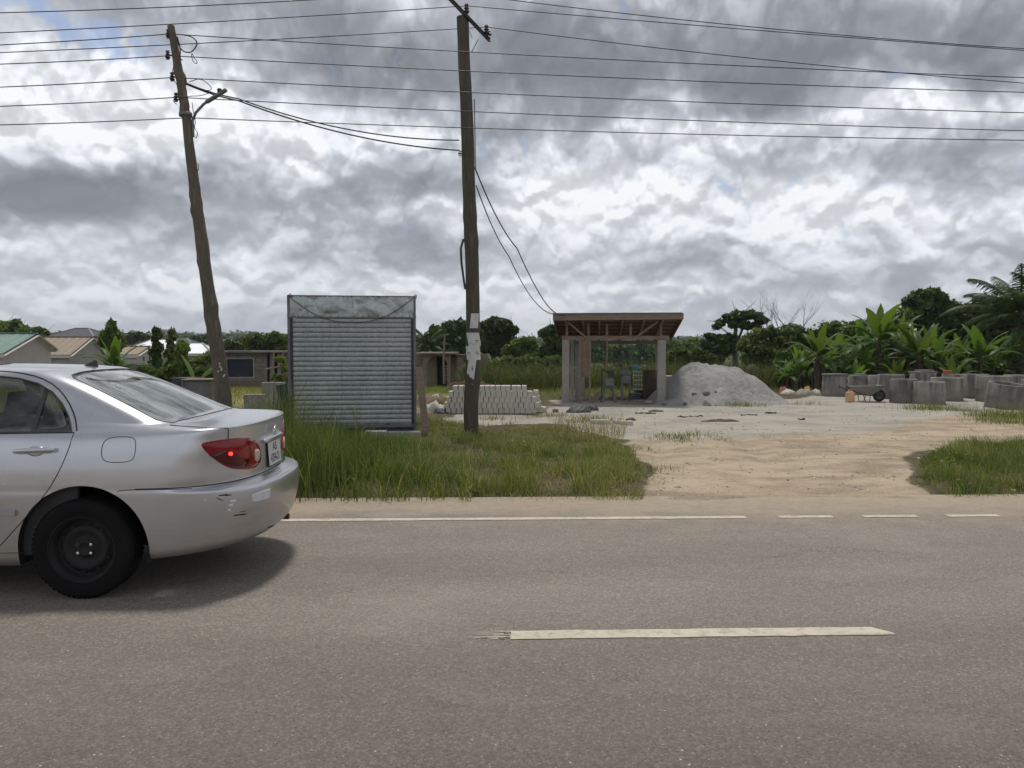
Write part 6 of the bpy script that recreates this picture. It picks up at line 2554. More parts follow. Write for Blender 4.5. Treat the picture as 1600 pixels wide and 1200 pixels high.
# a few very tall reeds right at the left of the kiosk and before the shutter
TALL = [(432, 690, 11.5, 1.75), (440, 690, 11.8, 1.9), (448, 690, 11.4, 1.6), (424, 690, 12.4, 1.5), (455, 700, 11.2, 1.5), (470, 705, 10.8, 1.25), (498, 700, 11.3, 1.3), (515, 705, 11.0, 1.2),
        (545, 705, 11.2, 1.15), (412, 690, 13.2, 1.3), (405, 690, 13.0, 1.2), (560, 705, 11.0, .95), (486, 705, 11.0, 1.15), (532, 700, 12, .9)]
xs_, ys_, hs_ = [], [], []
r2 = random.Random(4)
for (px, py, d_, h_) in TALL:
    c = onground(px, py, d_)
    for i in range(34 if h_ > 1.4 else 12):
        xs_.append(c.x + r2.gauss(0, .09)); ys_.append(c.y + r2.gauss(0, .12)); hs_.append(h_ * r2.uniform(.45, 1.0) * .82)
x, y, hh_ = map(np.array, (xs_, ys_, hs_))
grass_obj('reeds', x, y, hh_, .012 + .008 * np.random.default_rng(1).random(len(x)), .22, .55, M['grass'], 'very tall reed stalks rising at the left corner of the kiosk', 9,
          np.clip(np.random.default_rng(3).random(len(x)) * .75, 0, 1), 5)
# right-hand verge
RV = gpoly([(1476, 781), (1428, 757), (1436, 720), (1470, 700), (1560, 697), (1800, 692), (2100, 690), (2100, 781)])
x, y = scatter(RV, 24000, 10, lambda x, y: notbare(x, y) * (.15 + .85 * clump(x, y, 1.9, 6)))
r_ = np.random.default_rng(11)
hh_ = (.08 + .17 * r_.random(len(x))) * (.5 + 1.0 * fbm(x * 2, y * 2, 3, 9)) * sstep(-.02, .35, sdf(RV, x, y)) + .04
grass_obj('grass', x, y, hh_, .005 + .006 * r_.random(len(x)), .5, .8, M['grass'], 'thick low grass patch at the right edge of the dirt entrance', 12,
          np.clip(.15 + .5 * r_.random(len(x)) + .9 * (fbm(x * 1.5, y * 1.5, 3, 61) - .45) + .35 * (r_.random(len(x)) > .92), 0, 1))
# sparse tufts out on the sand and by the rings
tuf = [(925, 655, .18), (905, 660, .14), (870, 650, .12), (845, 651, .15), (770, 655, .16), (1050, 686, .14), (1085, 683, .14), (1068, 690, .10), (1130, 688, .08), (1160, 634, .16), (1140, 634, .2), (1180, 634, .15),
       (1257, 632, .14), (1440, 640, .22), (1455, 641, .24), (1470, 639, .2), (1500, 642, .2), (1548, 652, .26), (1575, 652, .3), (1600, 652, .3), (1625, 652, .3), (1530, 650, .15), (1040, 682, .1),
       (1010, 738, .12), (1000, 752, .10), (1190, 684, .05), (960, 658, .08), (1600, 662, .3), (1570, 660, .2), (1540, 658, .15), (1000, 700, .08)]
xs_, ys_, hs_ = [], [], []
for (px, py, s_) in tuf:
    g_ = GP(px, py)
    for i in range(int(120 * s_ / .15)):
        xs_.append(g_.x + r2.gauss(0, .05 + s_ * 1.1)); ys_.append(g_.y + r2.gauss(0, .05 + s_ * .9)); hs_.append(s_ * r2.uniform(.4, 1.2))
x, y, hh_ = map(np.array, (xs_, ys_, hs_))
grass_obj('grass_tufts', x, y, hh_, np.full(len(x), .009), .6, .8, M['grass'], 'sparse grass tufts scattered over the sand and at the feet of the rings', 13, np.clip(np.random.default_rng(9).random(len(x)) * .9, 0, 1))
# field grass behind: left, middle
FIELD = [(-30, 15.5), (-2.6, 15.5), (-2.4, 19.2), (1.0, 21.8), (4.9, 23.4), (9.0, 26.3), (13, 28), (18, 30), (18, 56), (-34, 56)]
def fdens(x, y): return notbare(x, y) * off_kiosk(x, y) * (.35 + .65 * clump(x, y, .5, 44))
x, y = scatter(FIELD, 60000, 14, fdens)
r_ = np.random.default_rng(15)
hh_ = (.10 + .22 * r_.random(len(x))) * (.6 + .8 * fbm(x * .6, y * .6, 3, 19)) * np.interp(y, [15, 30, 56], [.8, 1.0, .9])
dryz = np.clip(sdf(gpoly([(300, 600), (470, 598), (470, 640), (300, 650)]), x, y) + 1.5, 0, 1) + sstep(.5, .62, fbm(x * .35 + 2, y * .35, 3, 20)) * .6
tt = np.clip(.2 + .45 * r_.random(len(x)) + .35 * dryz * r_.random(len(x)) + .1, 0, 1)
grass_obj('field_grass', x, y, hh_, .012 + .014 * r_.random(len(x)), .5, .8, M['grass'], 'rough green and straw-coloured field grass behind the yard', 16, tt, 2)
# tall elephant grass belt beyond the shed
BELT = [(-1.3, 38), (2, 33.5), (8, 31.5), (11, 32), (14, 34), (22, 38), (22, 62), (-2.2, 62)]
x, y = scatter(BELT, 46000, 17, lambda x, y: .25 + .75 * clump(x, y, .7, 50))
r_ = np.random.default_rng(18)
hh_ = (.7 + .9 * r_.random(len(x))) * (.45 + 1.0 * fbm(x * .6, y * .6, 3, 51))
tt = np.clip(.10 + .45 * r_.random(len(x)) + .25 * sstep(.45, .7, fbm(x * .4, y * .4, 3, 52)) + .3 * (r_.random(len(x)) > .92), 0, 1)
grass_obj('elephant_grass', x, y, hh_, .03 + .03 * r_.random(len(x)), .40, .9, M['scrub'], 'belt of tall elephant grass across the field behind the shed', 19, tt, 3)


# ---- leafy crowns
def leaf_cloud(centers, radii, n_, size, seed, squash=.7, droop=.3, shell=.55):
    """small folded leaf faces through a set of blobs; returns verts, quads, tint"""
    r_ = np.random.default_rng(seed)
    centers, radii = np.array(centers, float), np.array(radii, float)
    wgt = radii ** 2
    k = r_.choice(len(centers), n_, p=wgt / wgt.sum())
    dv = r_.normal(size=(n_, 3))
    dv /= np.linalg.norm(dv, axis=1)[:, None]
    lob = .72 + .75 * fbm(dv[:, 0] * 2.3 + k * 3.7, dv[:, 2] * 2.3 + dv[:, 1] * 1.9, 3, seed + 1)
    rr = radii[k] * 1.12 * lob * (shell * .6 + (1 - shell * .6) * r_.random(n_) ** .6)
    rr = np.where(r_.random(n_) < .06, rr * 1.25, rr)
    c = centers[k] + dv * rr[:, None] * np.array([1, 1, squash])
    nrm_ = dv * .6 + r_.normal(size=(n_, 3)) * .6 + np.array([0, 0, .5])
    nrm_ /= np.linalg.norm(nrm_, axis=1)[:, None]
    t = np.cross(nrm_, r_.normal(size=(n_, 3)))
    t /= np.linalg.norm(t, axis=1)[:, None] + 1e-9
    t[:, 2] -= droop * r_.random(n_)
    bb = np.cross(nrm_, t)
    bb /= np.linalg.norm(bb, axis=1)[:, None] + 1e-9
    s_ = size * (.55 + .9 * r_.random(n_))
    a = c - t * (s_ * .5)[:, None]
    d_ = c + t * (s_ * .5)[:, None]
    e = c + bb * (s_ * .30)[:, None] + nrm_ * (s_ * .08)[:, None]
    f = c - bb * (s_ * .30)[:, None] + nrm_ * (s_ * .08)[:, None]
    V = np.stack([a, f, d_, e], 1).reshape(-1, 3)
    F = np.arange(n_ * 4).reshape(-1, 4)
    ck = r_.random(len(centers))
    tint = np.clip(.42 * r_.random(n_) + .38 * ck[k] + .12, 0, .97)
    return V, F, np.repeat(tint, 4)


def limb_tree(base, crown_pts, trunk_r, seed, fork=.45, name='trunk', spread=.15):
    """tapered trunk that forks towards the blob centres"""
    r_ = random.Random(seed)
    mb = MB()
    top = Vector((sum(p[0] for p in crown_pts) / len(crown_pts), sum(p[1] for p in crown_pts) / len(crown_pts), 0))
    hz_ = max(p[2] for p in crown_pts)
    f = Vector((top.x * .4, top.y * .4, hz_ * fork))
    mb.tube([Vector((0, 0, -.2)), Vector((f.x * .3 + r_.uniform(-.1, .1), 0, f.z * .5)), f], [trunk_r * 1.25, trunk_r, trunk_r * .8], 9)
    for p in crown_pts:
        p = Vector(p)
        mid = f.lerp(p, .5) + Vector((r_.uniform(-spread, spread), r_.uniform(-spread, spread), r_.uniform(0, spread) * 2))
        mb.tube([f + Vector((0, 0, -.1)), mid, p], [trunk_r * .55, trunk_r * .33, trunk_r * .12], 6)
        for q in range(3):
            e = p + Vector((r_.uniform(-1, 1), r_.uniform(-1, 1), r_.uniform(-.2, .8))) * spread * 4
            mb.tube([mid.lerp(p, .6), e], [trunk_r * .16, trunk_r * .05], 4)
    return mb


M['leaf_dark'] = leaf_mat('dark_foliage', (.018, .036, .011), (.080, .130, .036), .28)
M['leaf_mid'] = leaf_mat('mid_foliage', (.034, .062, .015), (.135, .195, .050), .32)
M['leaf_light'] = leaf_mat('light_foliage', (.05, .085, .02), (.16, .22, .06), .35)
M['bark'] = mat('bark', (.16, .13, .10), (.09, .075, .06), 4, .95, .5, .02, stretch=(3, 3, .6))
TREES = 'trees and bushes beyond the yard'


def tree(px, base_py, dep, blobs, n_, leaf, mtl, label, tr=.18, seed=0, name='tree', cat='tree', squash=.7, fork=.45, shell=.5, group=TREES, trunk=True, spread=.15, droop=.3):
    """blobs: list of (px, py, radius_px) in the photograph, depth jitter added -> real crown at that distance"""
    b = onground(px, base_py, dep)
    r_ = random.Random(seed)
    cs, rs = [], []
    for (bx, by, br) in blobs:
        rad = br / 1200 * dep
        q = P(bx, by, dep + r_.uniform(-.6, .6) * rad) - b
        cs.append(tuple(q)); rs.append(rad)
    t = empty(name, b, 0, label, cat, group)
    V, F, ti = leaf_cloud(cs, rs, n_, leaf, seed, squash, droop, shell)
    link('crown', npmesh('crown', V, F, False, dict(tint=ti)), mtl, t)
    if trunk:
        lp = [c for c, r0 in sorted(zip(cs, rs), key=lambda q: -q[1])][:7]
        limb_tree(b, lp, tr, seed, fork, spread=spread * dep / 40).build('trunk', M['bark'], t)
    return t


def fill(x0, x1, ytop, ybot, r, seed, jx=1.0):
    """blobs filling an uneven strip"""
    r_ = random.Random(seed)
    o = []
    x = x0
    while x < x1:
        t = ytop(x) if callable(ytop) else ytop
        y = t + r
        while y < ybot:
            o.append((x + r_.uniform(-.5, .5) * r, y + r_.uniform(-.4, .4) * r, r * r_.uniform(.7, 1.25)))
            y += r * 1.3
        x += r * 1.1 * jx
    return o


tree(709, 565, 74, [(690, 522, 14), (705, 513, 13), (722, 511, 12), (738, 518, 11), (700, 532, 13), (718, 530, 15), (690, 545, 12), (728, 542, 12), (712, 552, 12), (679, 514, 6), (745, 530, 8)],
     5200, .55, M['leaf_dark'], 'spreading dark tree behind the block building right of the kiosk', .3, 1)
tree(770, 565, 78, [(757, 512, 12), (773, 506, 12), (788, 508, 11), (799, 516, 9), (765, 524, 13), (782, 524, 13), (760, 540, 13), (776, 546, 12), (745, 528, 8), (792, 533, 9)],
     5200, .55, M['leaf_dark'], 'rounded dark tree just right of the straight pole', .3, 2)
tree(815, 565, 72, [(808, 540, 10), (820, 536, 10), (830, 533, 7), (815, 550, 12), (798, 548, 10), (835, 546, 8), (826, 556, 10)],
     3000, .5, M['leaf_mid'], 'low bushy tree between the two larger trees and the shed', .2, 3)
tree(864, 565, 66, [(860, 517, 9), (870, 514, 8), (850, 521, 7), (880, 520, 8), (866, 532, 11), (880, 540, 12), (858, 548, 12), (872, 556, 12), (845, 556, 8)],
     3800, .45, M['leaf_dark'], 'dark tree whose crown shows just left of the shed roof', .22, 4, spread=.2)
tree(1150, 560, 56, [(1140, 497, 9), (1155, 493, 10), (1170, 492, 10), (1184, 495, 9), (1192, 501, 7), (1126, 505, 7), (1148, 506, 9), (1165, 508, 9), (1180, 509, 8), (1120, 510, 6),
                     (1113, 527, 8), (1126, 530, 9), (1104, 540, 8), (1120, 545, 10), (1140, 528, 10), (1150, 538, 12), (1135, 545, 12), (1106, 524, 5), (1099, 535, 5)],
     6200, .30, M['leaf_dark'], 'flat-topped spreading tree above the sand heap', .22, 5, squash=.6, fork=.55, spread=.25)
tree(1180, 585, 46, [(1175, 530, 12), (1190, 522, 12), (1205, 519, 11), (1165, 540, 12), (1182, 548, 14), (1200, 545, 15), (1218, 532, 14), (1215, 552, 15), (1195, 563, 15), (1172, 560, 12), (1230, 520, 10), (1232, 545, 14)],
     6500, .22, M['leaf_mid'], 'dense mid-green bush right above the sand heap, below the bare tree', .12, 6, name='bush', cat='bush')
tree(1240, 590, 50, fill(1235, 1330, lambda x: 508 + 6 * sin(x * .11), 590, 13, 61), 8500, .26, M['leaf_dark'], 'dark thicket behind the left banana plants', .15, 7, name='thicket', cat='bush')
tree(1345, 590, 44, fill(1325, 1420, lambda x: 505 - (x - 1325) * .25, 590, 13, 62), 8500, .24, M['leaf_mid'], 'mid-green thicket behind the middle banana plants', .15, 8, name='thicket', cat='bush')
tree(1450, 590, 48, [(1440, 463, 12), (1455, 460, 12), (1425, 472, 12), (1468, 468, 12), (1440, 480, 15), (1462, 485, 16), (1480, 480, 12), (1424, 490, 14), (1445, 500, 16), (1475, 505, 16), (1455, 520, 16)],
     8000, .30, M['leaf_dark'], 'large dark round-topped tree behind the middle banana plants', .3, 9, shell=.45)
tree(1510, 590, 52, fill(1478, 1560, lambda x: 472 - (x - 1478) * .22, 585, 15, 63), 9000, .32, M['leaf_dark'], 'large dark tree between the round-topped tree and the coconut palm', .3, 10)
tree(1590, 590, 48, fill(1545, 1680, lambda x: 462, 590, 16, 64), 11000, .32, M['leaf_dark'], 'large dark tree behind the coconut palm at the right edge', .3, 11)
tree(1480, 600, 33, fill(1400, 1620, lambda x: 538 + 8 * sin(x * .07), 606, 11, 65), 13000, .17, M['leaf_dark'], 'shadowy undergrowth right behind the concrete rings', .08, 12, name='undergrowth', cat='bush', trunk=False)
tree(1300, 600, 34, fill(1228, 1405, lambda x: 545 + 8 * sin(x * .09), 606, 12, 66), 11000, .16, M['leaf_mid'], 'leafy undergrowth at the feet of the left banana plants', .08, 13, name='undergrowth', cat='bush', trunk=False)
# far tree line across the gap under the shed roof
FT = [(905, 545, 150, 'behind the left shed posts'), (960, 546, 170, 'seen through the middle of the shed'), (1012, 545, 160, 'seen through the right half of the shed'), (1062, 545, 120, 'just right of the shed'),
      (1098, 547, 95, 'behind the left flank of the sand heap')]
for i, (cx, y0, dep, lab) in enumerate(FT):
    wid = 30
    tree(cx, 560, dep, fill(cx - wid, cx + wid, lambda x: y0 - 11 + 4 * sin(x * .21 + i), 566, 7, 70 + i, 1.1), 2600, dep * .0062, M['leaf_mid' if i % 2 else 'leaf_dark'], 'distant tree clump ' + lab, .3, 20 + i, name='tree_clump', cat='trees')
tree(1075, 575, 60, fill(1045, 1110, lambda x: 545 + 3 * sin(x * .2), 575, 8, 80), 3000, .28, M['leaf_mid'], 'bush in the grass between the shed and the flat-topped tree', .1, 31, name='bush', cat='bush')
tree(780, 585, 58, fill(742, 880, lambda x: 556 + 3 * sin(x * .15), 578, 8, 81), 5000, .26, M['leaf_mid'], 'long bush behind the block stack', .1, 32, name='bush', cat='bush', trunk=False)
tree(737, 590, 42, [(737, 575, 10), (728, 582, 9), (748, 583, 9), (741, 590, 9)], 1800, .18, M['leaf_light'], 'light green shrub right beside the straight pole', .06, 33, name='shrub', cat='bush')
# left background
tree(18, 545, 66, [(8, 515, 11), (22, 512, 12), (36, 518, 10), (12, 528, 11), (30, 530, 11), (2, 506, 5), (26, 503, 5)], 1300, .42, M['leaf_light'], 'pale flowering tree behind the green-roofed house', .2, 40, spread=.25)
tree(62, 545, 66, [(60, 517, 6), (68, 519, 6), (64, 527, 8), (55, 524, 5)], 700, .42, M['leaf_mid'], 'small tree showing over the ridge between the two nearest houses', .14, 41)
tree(172, 580, 34, [(174, 505, 5), (174, 514, 7), (168, 523, 8), (181, 524, 8), (174, 533, 10), (163, 535, 8), (186, 536, 8), (175, 545, 11), (162, 528, 5)], 2100, .22, M['leaf_mid'],
     'pointed young tree behind the banana plant by the houses', .07, 42, droop=.9)
for i, (px, top, dep, lab) in enumerate(((244, 514, 33, 'leftmost of the three in front of the white roofs'), (268, 516, 35, 'middle of the three in front of the white roofs'), (284, 535, 30, 'rightmost and shortest of the three in front of the white roofs'))):
    bl_ = []
    yy = top + 3
    k = 0
    while yy < 585:
        bl_.append((px + 2.5 * sin(k * 2.1), yy, 4.5 + 1.6 * sin(k * 1.7) + (2.0 if yy > 540 else 0)))
        yy += 6.5
        k += 1
    tree(px, 590, dep, bl_, 1300, .20, M['leaf_dark' if i == 0 else 'leaf_mid'], 'slender drooping-leaved sapling, ' + lab, .04, 50 + i, name='sapling', droop=1.2, fork=.8, group='slender saplings')
tree(340, 575, 40, [(318, 562, 9), (330, 557, 9), (300, 566, 8), (340, 565, 8), (312, 572, 8)], 1700, .2, M['leaf_light'], 'light leafy shrub over the compound wall left of the crooked pole', .06, 54, name='shrub', cat='bush')
tree(425, 575, 62, fill(392, 470, lambda x: 520 + 4 * sin(x * .2), 560, 9, 82), 4600, .30, M['leaf_mid'], 'wide bushy tree behind the unfinished block building', .2, 55)
tree(372, 560, 90, fill(352, 395, lambda x: 532, 556, 7, 83), 1500, .42, M['leaf_dark'], 'dark tree over the roof of the unfinished building', .2, 56)
tree(207, 545, 150, [(207, 527, 8), (220, 525, 7), (200, 532, 7), (228, 528, 6)], 900, .8, M['leaf_dark'], 'distant dark trees left of the apartment block', .3, 57, name='tree_clump', cat='trees')
tree(318, 545, 170, fill(288, 352, lambda x: 526 - (x - 288) * .03, 545, 6, 84), 2200, 1.0, M['leaf_dark'], 'distant wooded rise behind the white roofs', .4, 58, name='tree_clump', cat='trees', trunk=False)
tree(400, 545, 200, fill(355, 452, lambda x: 531 + 2 * sin(x * .13), 545, 5, 85), 2600, 1.1, M['leaf_dark'], 'distant wooded ridge left of the kiosk', .4, 59, name='tree_clump', cat='trees', trunk=False)
tree(280, 600, 30, fill(190, 345, lambda x: 574 + 6 * sin(x * .16), 600, 9, 86), 4500, .16, M['leaf_mid'], 'weeds and creepers growing along the compound wall', .05, 60, name='creeper', cat='bush', trunk=False)
tree(443, 600, 24, [(438, 560, 7), (446, 575, 8), (434, 590, 8), (450, 595, 7)], 350, .14, M['leaf_light'], 'thin bush at the left edge of the kiosk', .03, 61, name='bush', cat='bush')

# far woods: continuous forest on the plain and hills, one mass
r_ = np.random.default_rng(77)
N = 1500
yy = 130 + 1700 * r_.random(N) ** 1.3
xx = (r_.uniform(-1.05, 1.05, N)) * yy
zz_ = ground_h(xx, yy)
cs = np.stack([xx, yy, zz_ + 2.2 + 1.5 * r_.random(N)], -1)
rs = 4.0 + 3.0 * r_.random(N) + yy * .004
Vs, Fs, Ts = leaf_cloud(cs, rs, 110000, 1, 78, .55, .2, .5)
# leaf size grows with distance
cen = Vs.reshape(-1, 4, 3).mean(1, keepdims=True)
dist = np.linalg.norm(cen[..., :2], axis=-1, keepdims=True)
Vs = (cen + (Vs.reshape(-1, 4, 3) - cen) * np.clip(dist * .0045, .7, 5)).reshape(-1, 3)
tag(link('far_woods', npmesh('far_woods', Vs, Fs, False, dict(tint=Ts * .8)), M['leaf_dark']), 'far-off wooded country along the horizon', 'woods', kind='stuff')

# bare tree
def branch(mb, p, d_, L, r, lvl, r_):
    n_ = 4
    pts, rr = [p], [r]
    for i in range(n_):
        d_ = (d_ + Vector((r_.uniform(-.18, .18), r_.uniform(-.18, .18), r_.uniform(-.05, .14)))).normalized()
        p = p + d_ * (L / n_)
        pts.append(p); rr.append(r * (1 - .55 * (i + 1) / n_))
        if lvl > 0 and i >= 1:
            for _ in range(1 if i < n_ - 1 else 2):
                nd = (d_ + Vector((r_.uniform(-.9, .9), r_.uniform(-.9, .9), r_.uniform(-.1, .5)))).normalized()
                branch(mb, p, nd, L * r_.uniform(.5, .72), rr[-1] * .72, lvl - 1, r_)
    mb.tube(pts, rr, 5, caps=False)


b = onground(1228, 560, 50)
bt = empty('bare_tree', b, 0, 'leafless tree with thin twisting branches above the bushes right of the sand heap', 'tree', TREES)
mb = MB()
r_ = random.Random(11)
ztop = lambda py: CAM_H - (py - 540) / 1200 * 50 - b.z
for (dx, dd_, L) in ((-.35, -.55, 2.4), (.0, .1, 2.2), (.35, .30, 2.1)):
    mb.tube([Vector((dx * .3, 0, -.1)), Vector((dx * .5, 0, 1.2)), Vector((dx, 0, 2.0))], [.09, .07, .05], 6)
    branch(mb, Vector((dx, 0, 2.0)), Vector((dd_, r_.uniform(-.2, .2), 1)).normalized(), L, .062, 3, r_)
mb.build('trunk', mat('grey_bark', (.14, .125, .12), (.09, .08, .078), 5, .9), bt)


# ---- banana plants
M['banana'] = leaf_mat('banana_leaf', (.048, .092, .022), (.135, .225, .045), .42, .42)
M['pseudostem'] = mat('banana_stem', (.11, .11, .045), (.06, .045, .028), 5, .8, .3, .01, stretch=(3, 3, .8), c3=(.08, .05, .03))


def banana_leaf(base, az_, elev, L, Wd, droop_, r_, tint):
    """one long blade with midrib, folded sides and torn notches"""
    nL, V, F, T = 16, [], [], []
    p = Vector(base)
    e = elev
    pts, dirs = [], []
    for i in range(nL + 1):
        d_ = Vector((cos(az_) * cos(e), sin(az_) * cos(e), sin(e)))
        pts.append(p.copy()); dirs.append(d_)
        p = p + d_ * (L / nL)
        e -= droop_ / nL * (.4 + 1.4 * i / nL)
    sidev = Vector((-sin(az_), cos(az_), 0))
    pet = 3
    for s in (-1, 1):
        rowa = []
        for i in range(nL + 1):
            t = max(0, (i - pet) / (nL - pet))
            w = Wd * .5 * (sin(pi * min(1, t ** .62 * .985 + .012)) ** .62) if i >= pet else .012
            up_ = sidev.cross(dirs[i]).normalized()
            if up_.z < 0: up_ = -up_
            fold = .35
            jag = 1 - (.28 * r_.random() if i % 3 == 0 else .06 * r_.random())
            rowa.append((pts[i], pts[i] + (sidev * s * cos(fold) - up_ * (sin(fold) - .5) * -.2 - Vector((0, 0, 1)) * .22) * w * jag))
        b0 = len(V)
        for a_, b_ in rowa: V += [tuple(a_), tuple(a_.lerp(b_, .55) + Vector((0, 0, .02))), tuple(b_)]
        for i in range(nL):
            F += [(b0 + 3 * i, b0 + 3 * i + 1, b0 + 3 * i + 4, b0 + 3 * i + 3), (b0 + 3 * i + 1, b0 + 3 * i + 2, b0 + 3 * i + 5, b0 + 3 * i + 4)]
        T += [tint - .10 * (i % 2) * (i % 3 == 0) for i in range(3 * (nL + 1))]
    return V, F, T


def banana(px, py, dep, hs_, label, seed, nleaf=10, leafL=1.6, spear=True):
    b = onground(px, py, dep)
    t = empty('banana_plant', b, 0, label, 'banana plant', 'banana plants')
    r_ = random.Random(seed)
    V, F, T = [], [], []
    for k in range(nleaf):
        a_ = k * 2.4 + r_.uniform(-.4, .4)
        f = k / max(1, nleaf - 1)
        el_ = R(18 + 62 * f) + r_.uniform(-.12, .12)
        L = leafL * r_.uniform(.8, 1.15)
        v, fc, tt_ = banana_leaf((0, 0, hs_ * (.82 + .18 * f)), a_, el_, L, L * .27, R(115 - 62 * f) * r_.uniform(.7, 1.3), r_, min(.9, max(.02, .06 + .50 * f ** 1.6 * r_.uniform(.5, 1.3))))
        o_ = len(V); V += v; F += [tuple(o_ + i for i in q) for q in fc]; T += tt_
    if spear:
        for k in range(2):
            v, fc, tt_ = banana_leaf((0, 0, hs_), r_.uniform(0, 6), R(80 - 8 * k), leafL * .85, leafL * .24, R(12), r_, .80)
            o_ = len(V); V += v; F += [tuple(o_ + i for i in q) for q in fc]; T += tt_
    # dead skirt leaves hanging on the stem
    me = npmesh('leaves', np.array(V), np.array(F), True, dict(tint=np.array(T)))
    link('leaves', me, M['banana'], t)
    mb = MB()
    mb.tube([Vector((0, 0, -.1)), Vector((.02, 0, hs_ * .5)), Vector((0, 0, hs_ + .1))], [.13, .10, .06], 10)
    for k in range(9):
        a_ = r_.uniform(0, 6.28)
        z0 = hs_ * r_.uniform(.5, .95)
        mb.tube([Vector((.09 * cos(a_), .09 * sin(a_), z0)), Vector((.22 * cos(a_), .22 * sin(a_), z0 - .2)), Vector((.20 * cos(a_), .2 * sin(a_), z0 - .7))], [.02, .05, .02], 5)
    mb.build('stem', M['pseudostem'], t)
    return t


BAN = [(1277, 615, 28.0, 1.35, 1.35, 'banana plant with brown dead skirt at the left end of the row', 11), (1250, 615, 30.5, .75, 1.2, 'low banana plant at the far left, bowing toward the grass', 8),
       (1305, 612, 31.0, 1.25, 1.4, 'banana plant just behind the leftmost ring', 9), (1372, 612, 29.0, 1.95, 1.75, 'tallest banana plant, with a long upright spear leaf', 12),
       (1345, 612, 32.0, 1.8, 1.5, 'banana plant with a dark broken leaf left of the tallest one', 9), (1398, 612, 32.5, 2.1, 1.5, 'banana plant right behind the tallest one', 10),
       (1433, 614, 28.0, 1.30, 1.45, 'banana plant with two bright broad upright leaves in the middle', 10), (1466, 612, 29.5, 1.2, 1.35, 'banana plant with one bright leaf right of the middle pair', 9),
       (1530, 612, 28.5, 1.25, 1.5, 'banana plant with a single bright spear behind the pale rings', 10), (1400, 610, 27.5, .45, .9, 'young banana sucker behind the tall ring', 7),
       (1335, 610, 27.5, .35, .9, 'young banana sucker behind the wheelbarrow', 7), (1500, 612, 31.0, 1.1, 1.3, 'banana plant in shade between the right-hand pair', 8),
       (1575, 612, 30.5, 1.2, 1.4, 'banana plant under the coconut palm fronds', 9), (1232, 600, 33, .6, 1.0, 'small banana plant at the edge of the tall grass', 7),
       (1290, 612, 29.5, .9, 1.2, 'leafy banana plant between the brown-skirted one and the leftmost ring', 9), (1418, 612, 30.5, 1.5, 1.4, 'banana plant squeezed behind the two bright upright leaves', 9),
       (1350, 612, 28.5, .8, 1.2, 'short bushy banana plant behind the wheelbarrow rings', 8), (1452, 612, 31.5, 1.7, 1.3, 'banana plant rising at the back between the bright pair and the shaded one', 9),
       (1550, 612, 29.5, .8, 1.3, 'low banana plant behind the pale broad ring', 8), (1490, 612, 28, .5, 1.1, 'low banana plant just behind the orange tub', 7)]
for i, (px, py, dep, hs_, L, lab, nl) in enumerate(BAN):
    banana(px, py, dep, hs_, lab, 200 + i, nl + 5, L)
banana(180, 600, 27, .95, 'banana plant in front of the houses, left of the white roofs', 300, 12, 1.35)
banana(306, 600, 23.5, .28, 'young banana plant with two arching leaves left of the crooked pole', 301, 5, 1.1, False)


# ---- coconut palms
M['palm'] = leaf_mat('palm_leaf', (.020, .042, .016), (.075, .115, .040), .25, .45)
def frond(base, az_, el0, L, droop_, r_, width=.55):
    V, F, T = [], [], []
    n_ = 44
    p, e = Vector(base), el0
    sv = Vector((-sin(az_), cos(az_), 0))
    pts = []
    for i in range(n_ + 1):
        d_ = Vector((cos(az_) * cos(e), sin(az_) * cos(e), sin(e)))
        pts.append((p.copy(), d_))
        p = p + d_ * (L / n_)
        e -= droop_ / n_ * (.3 + 1.5 * i / n_)
    for i in range(n_):
        (a_, d_), (c_, _) = pts[i], pts[i + 1]
        o_ = len(V)
        w = .022 * (1 - i / n_) + .004
        V += [tuple(a_ - sv * w), tuple(a_ + sv * w), tuple(c_ + sv * w), tuple(c_ - sv * w)]
        F.append((o_, o_ + 1, o_ + 2, o_ + 3)); T += [.85] * 4
        if i > 5:
            ll = width * (sin(pi * min(.97, i / n_ * .85 + .12)) ** .6) * r_.uniform(.85, 1.1)
            for s in (-1, 1):
                for q in range(2):
                    aa = a_.lerp(c_, q * .5)
                    dr = (sv * s * .8 + d_ * .75 + Vector((0, 0, -.35 - .5 * r_.random()))).normalized()
                    mid = aa + dr * ll * .55
                    end = mid + (dr + Vector((0, 0, -.7))).normalized() * ll * .5
                    o_ = len(V)
                    ww = d_ * .018
                    V += [tuple(aa - ww), tuple(aa + ww), tuple(mid + ww * .9), tuple(mid - ww * .9), tuple(end)]
                    V.append(tuple(end + ww * .1))
                    F += [(o_, o_ + 1, o_ + 2, o_ + 3), (o_ + 3, o_ + 2, o_ + 5, o_ + 4)]
                    T += [.15 + .6 * r_.random()] * 6
    return V, F, T


def palm(px, py, dep, hs_, L, nf, label, seed, w=.55):
    b = onground(px, py, dep)
    t = empty('coconut_palm', b, 0, label, 'palm tree', 'coconut palms')
    r_ = random.Random(seed)
    V, F, T = [], [], []
    for k in range(nf):
        f = k / nf
        v, fc, tt_ = frond((0, 0, hs_), k * 2.399 + r_.uniform(-.2, .2), R(-5 + 85 * f), L * r_.uniform(.85, 1.1), R(85 - 30 * f), r_, w)
        o_ = len(V); V += v; F += [tuple(o_ + i for i in q) for q in fc]; T += tt_
    link('fronds', npmesh('fronds', np.array(V), np.array(F), False, dict(tint=np.array(T))), M['palm'], t)
    mb = MB()
    mb.tube([Vector((.15, 0, -.1)), Vector((.05, 0, hs_ * .5)), Vector((0, 0, hs_ + .1))], [.17, .13, .12], 12)
    mb.build('trunk', M['bark'], t)


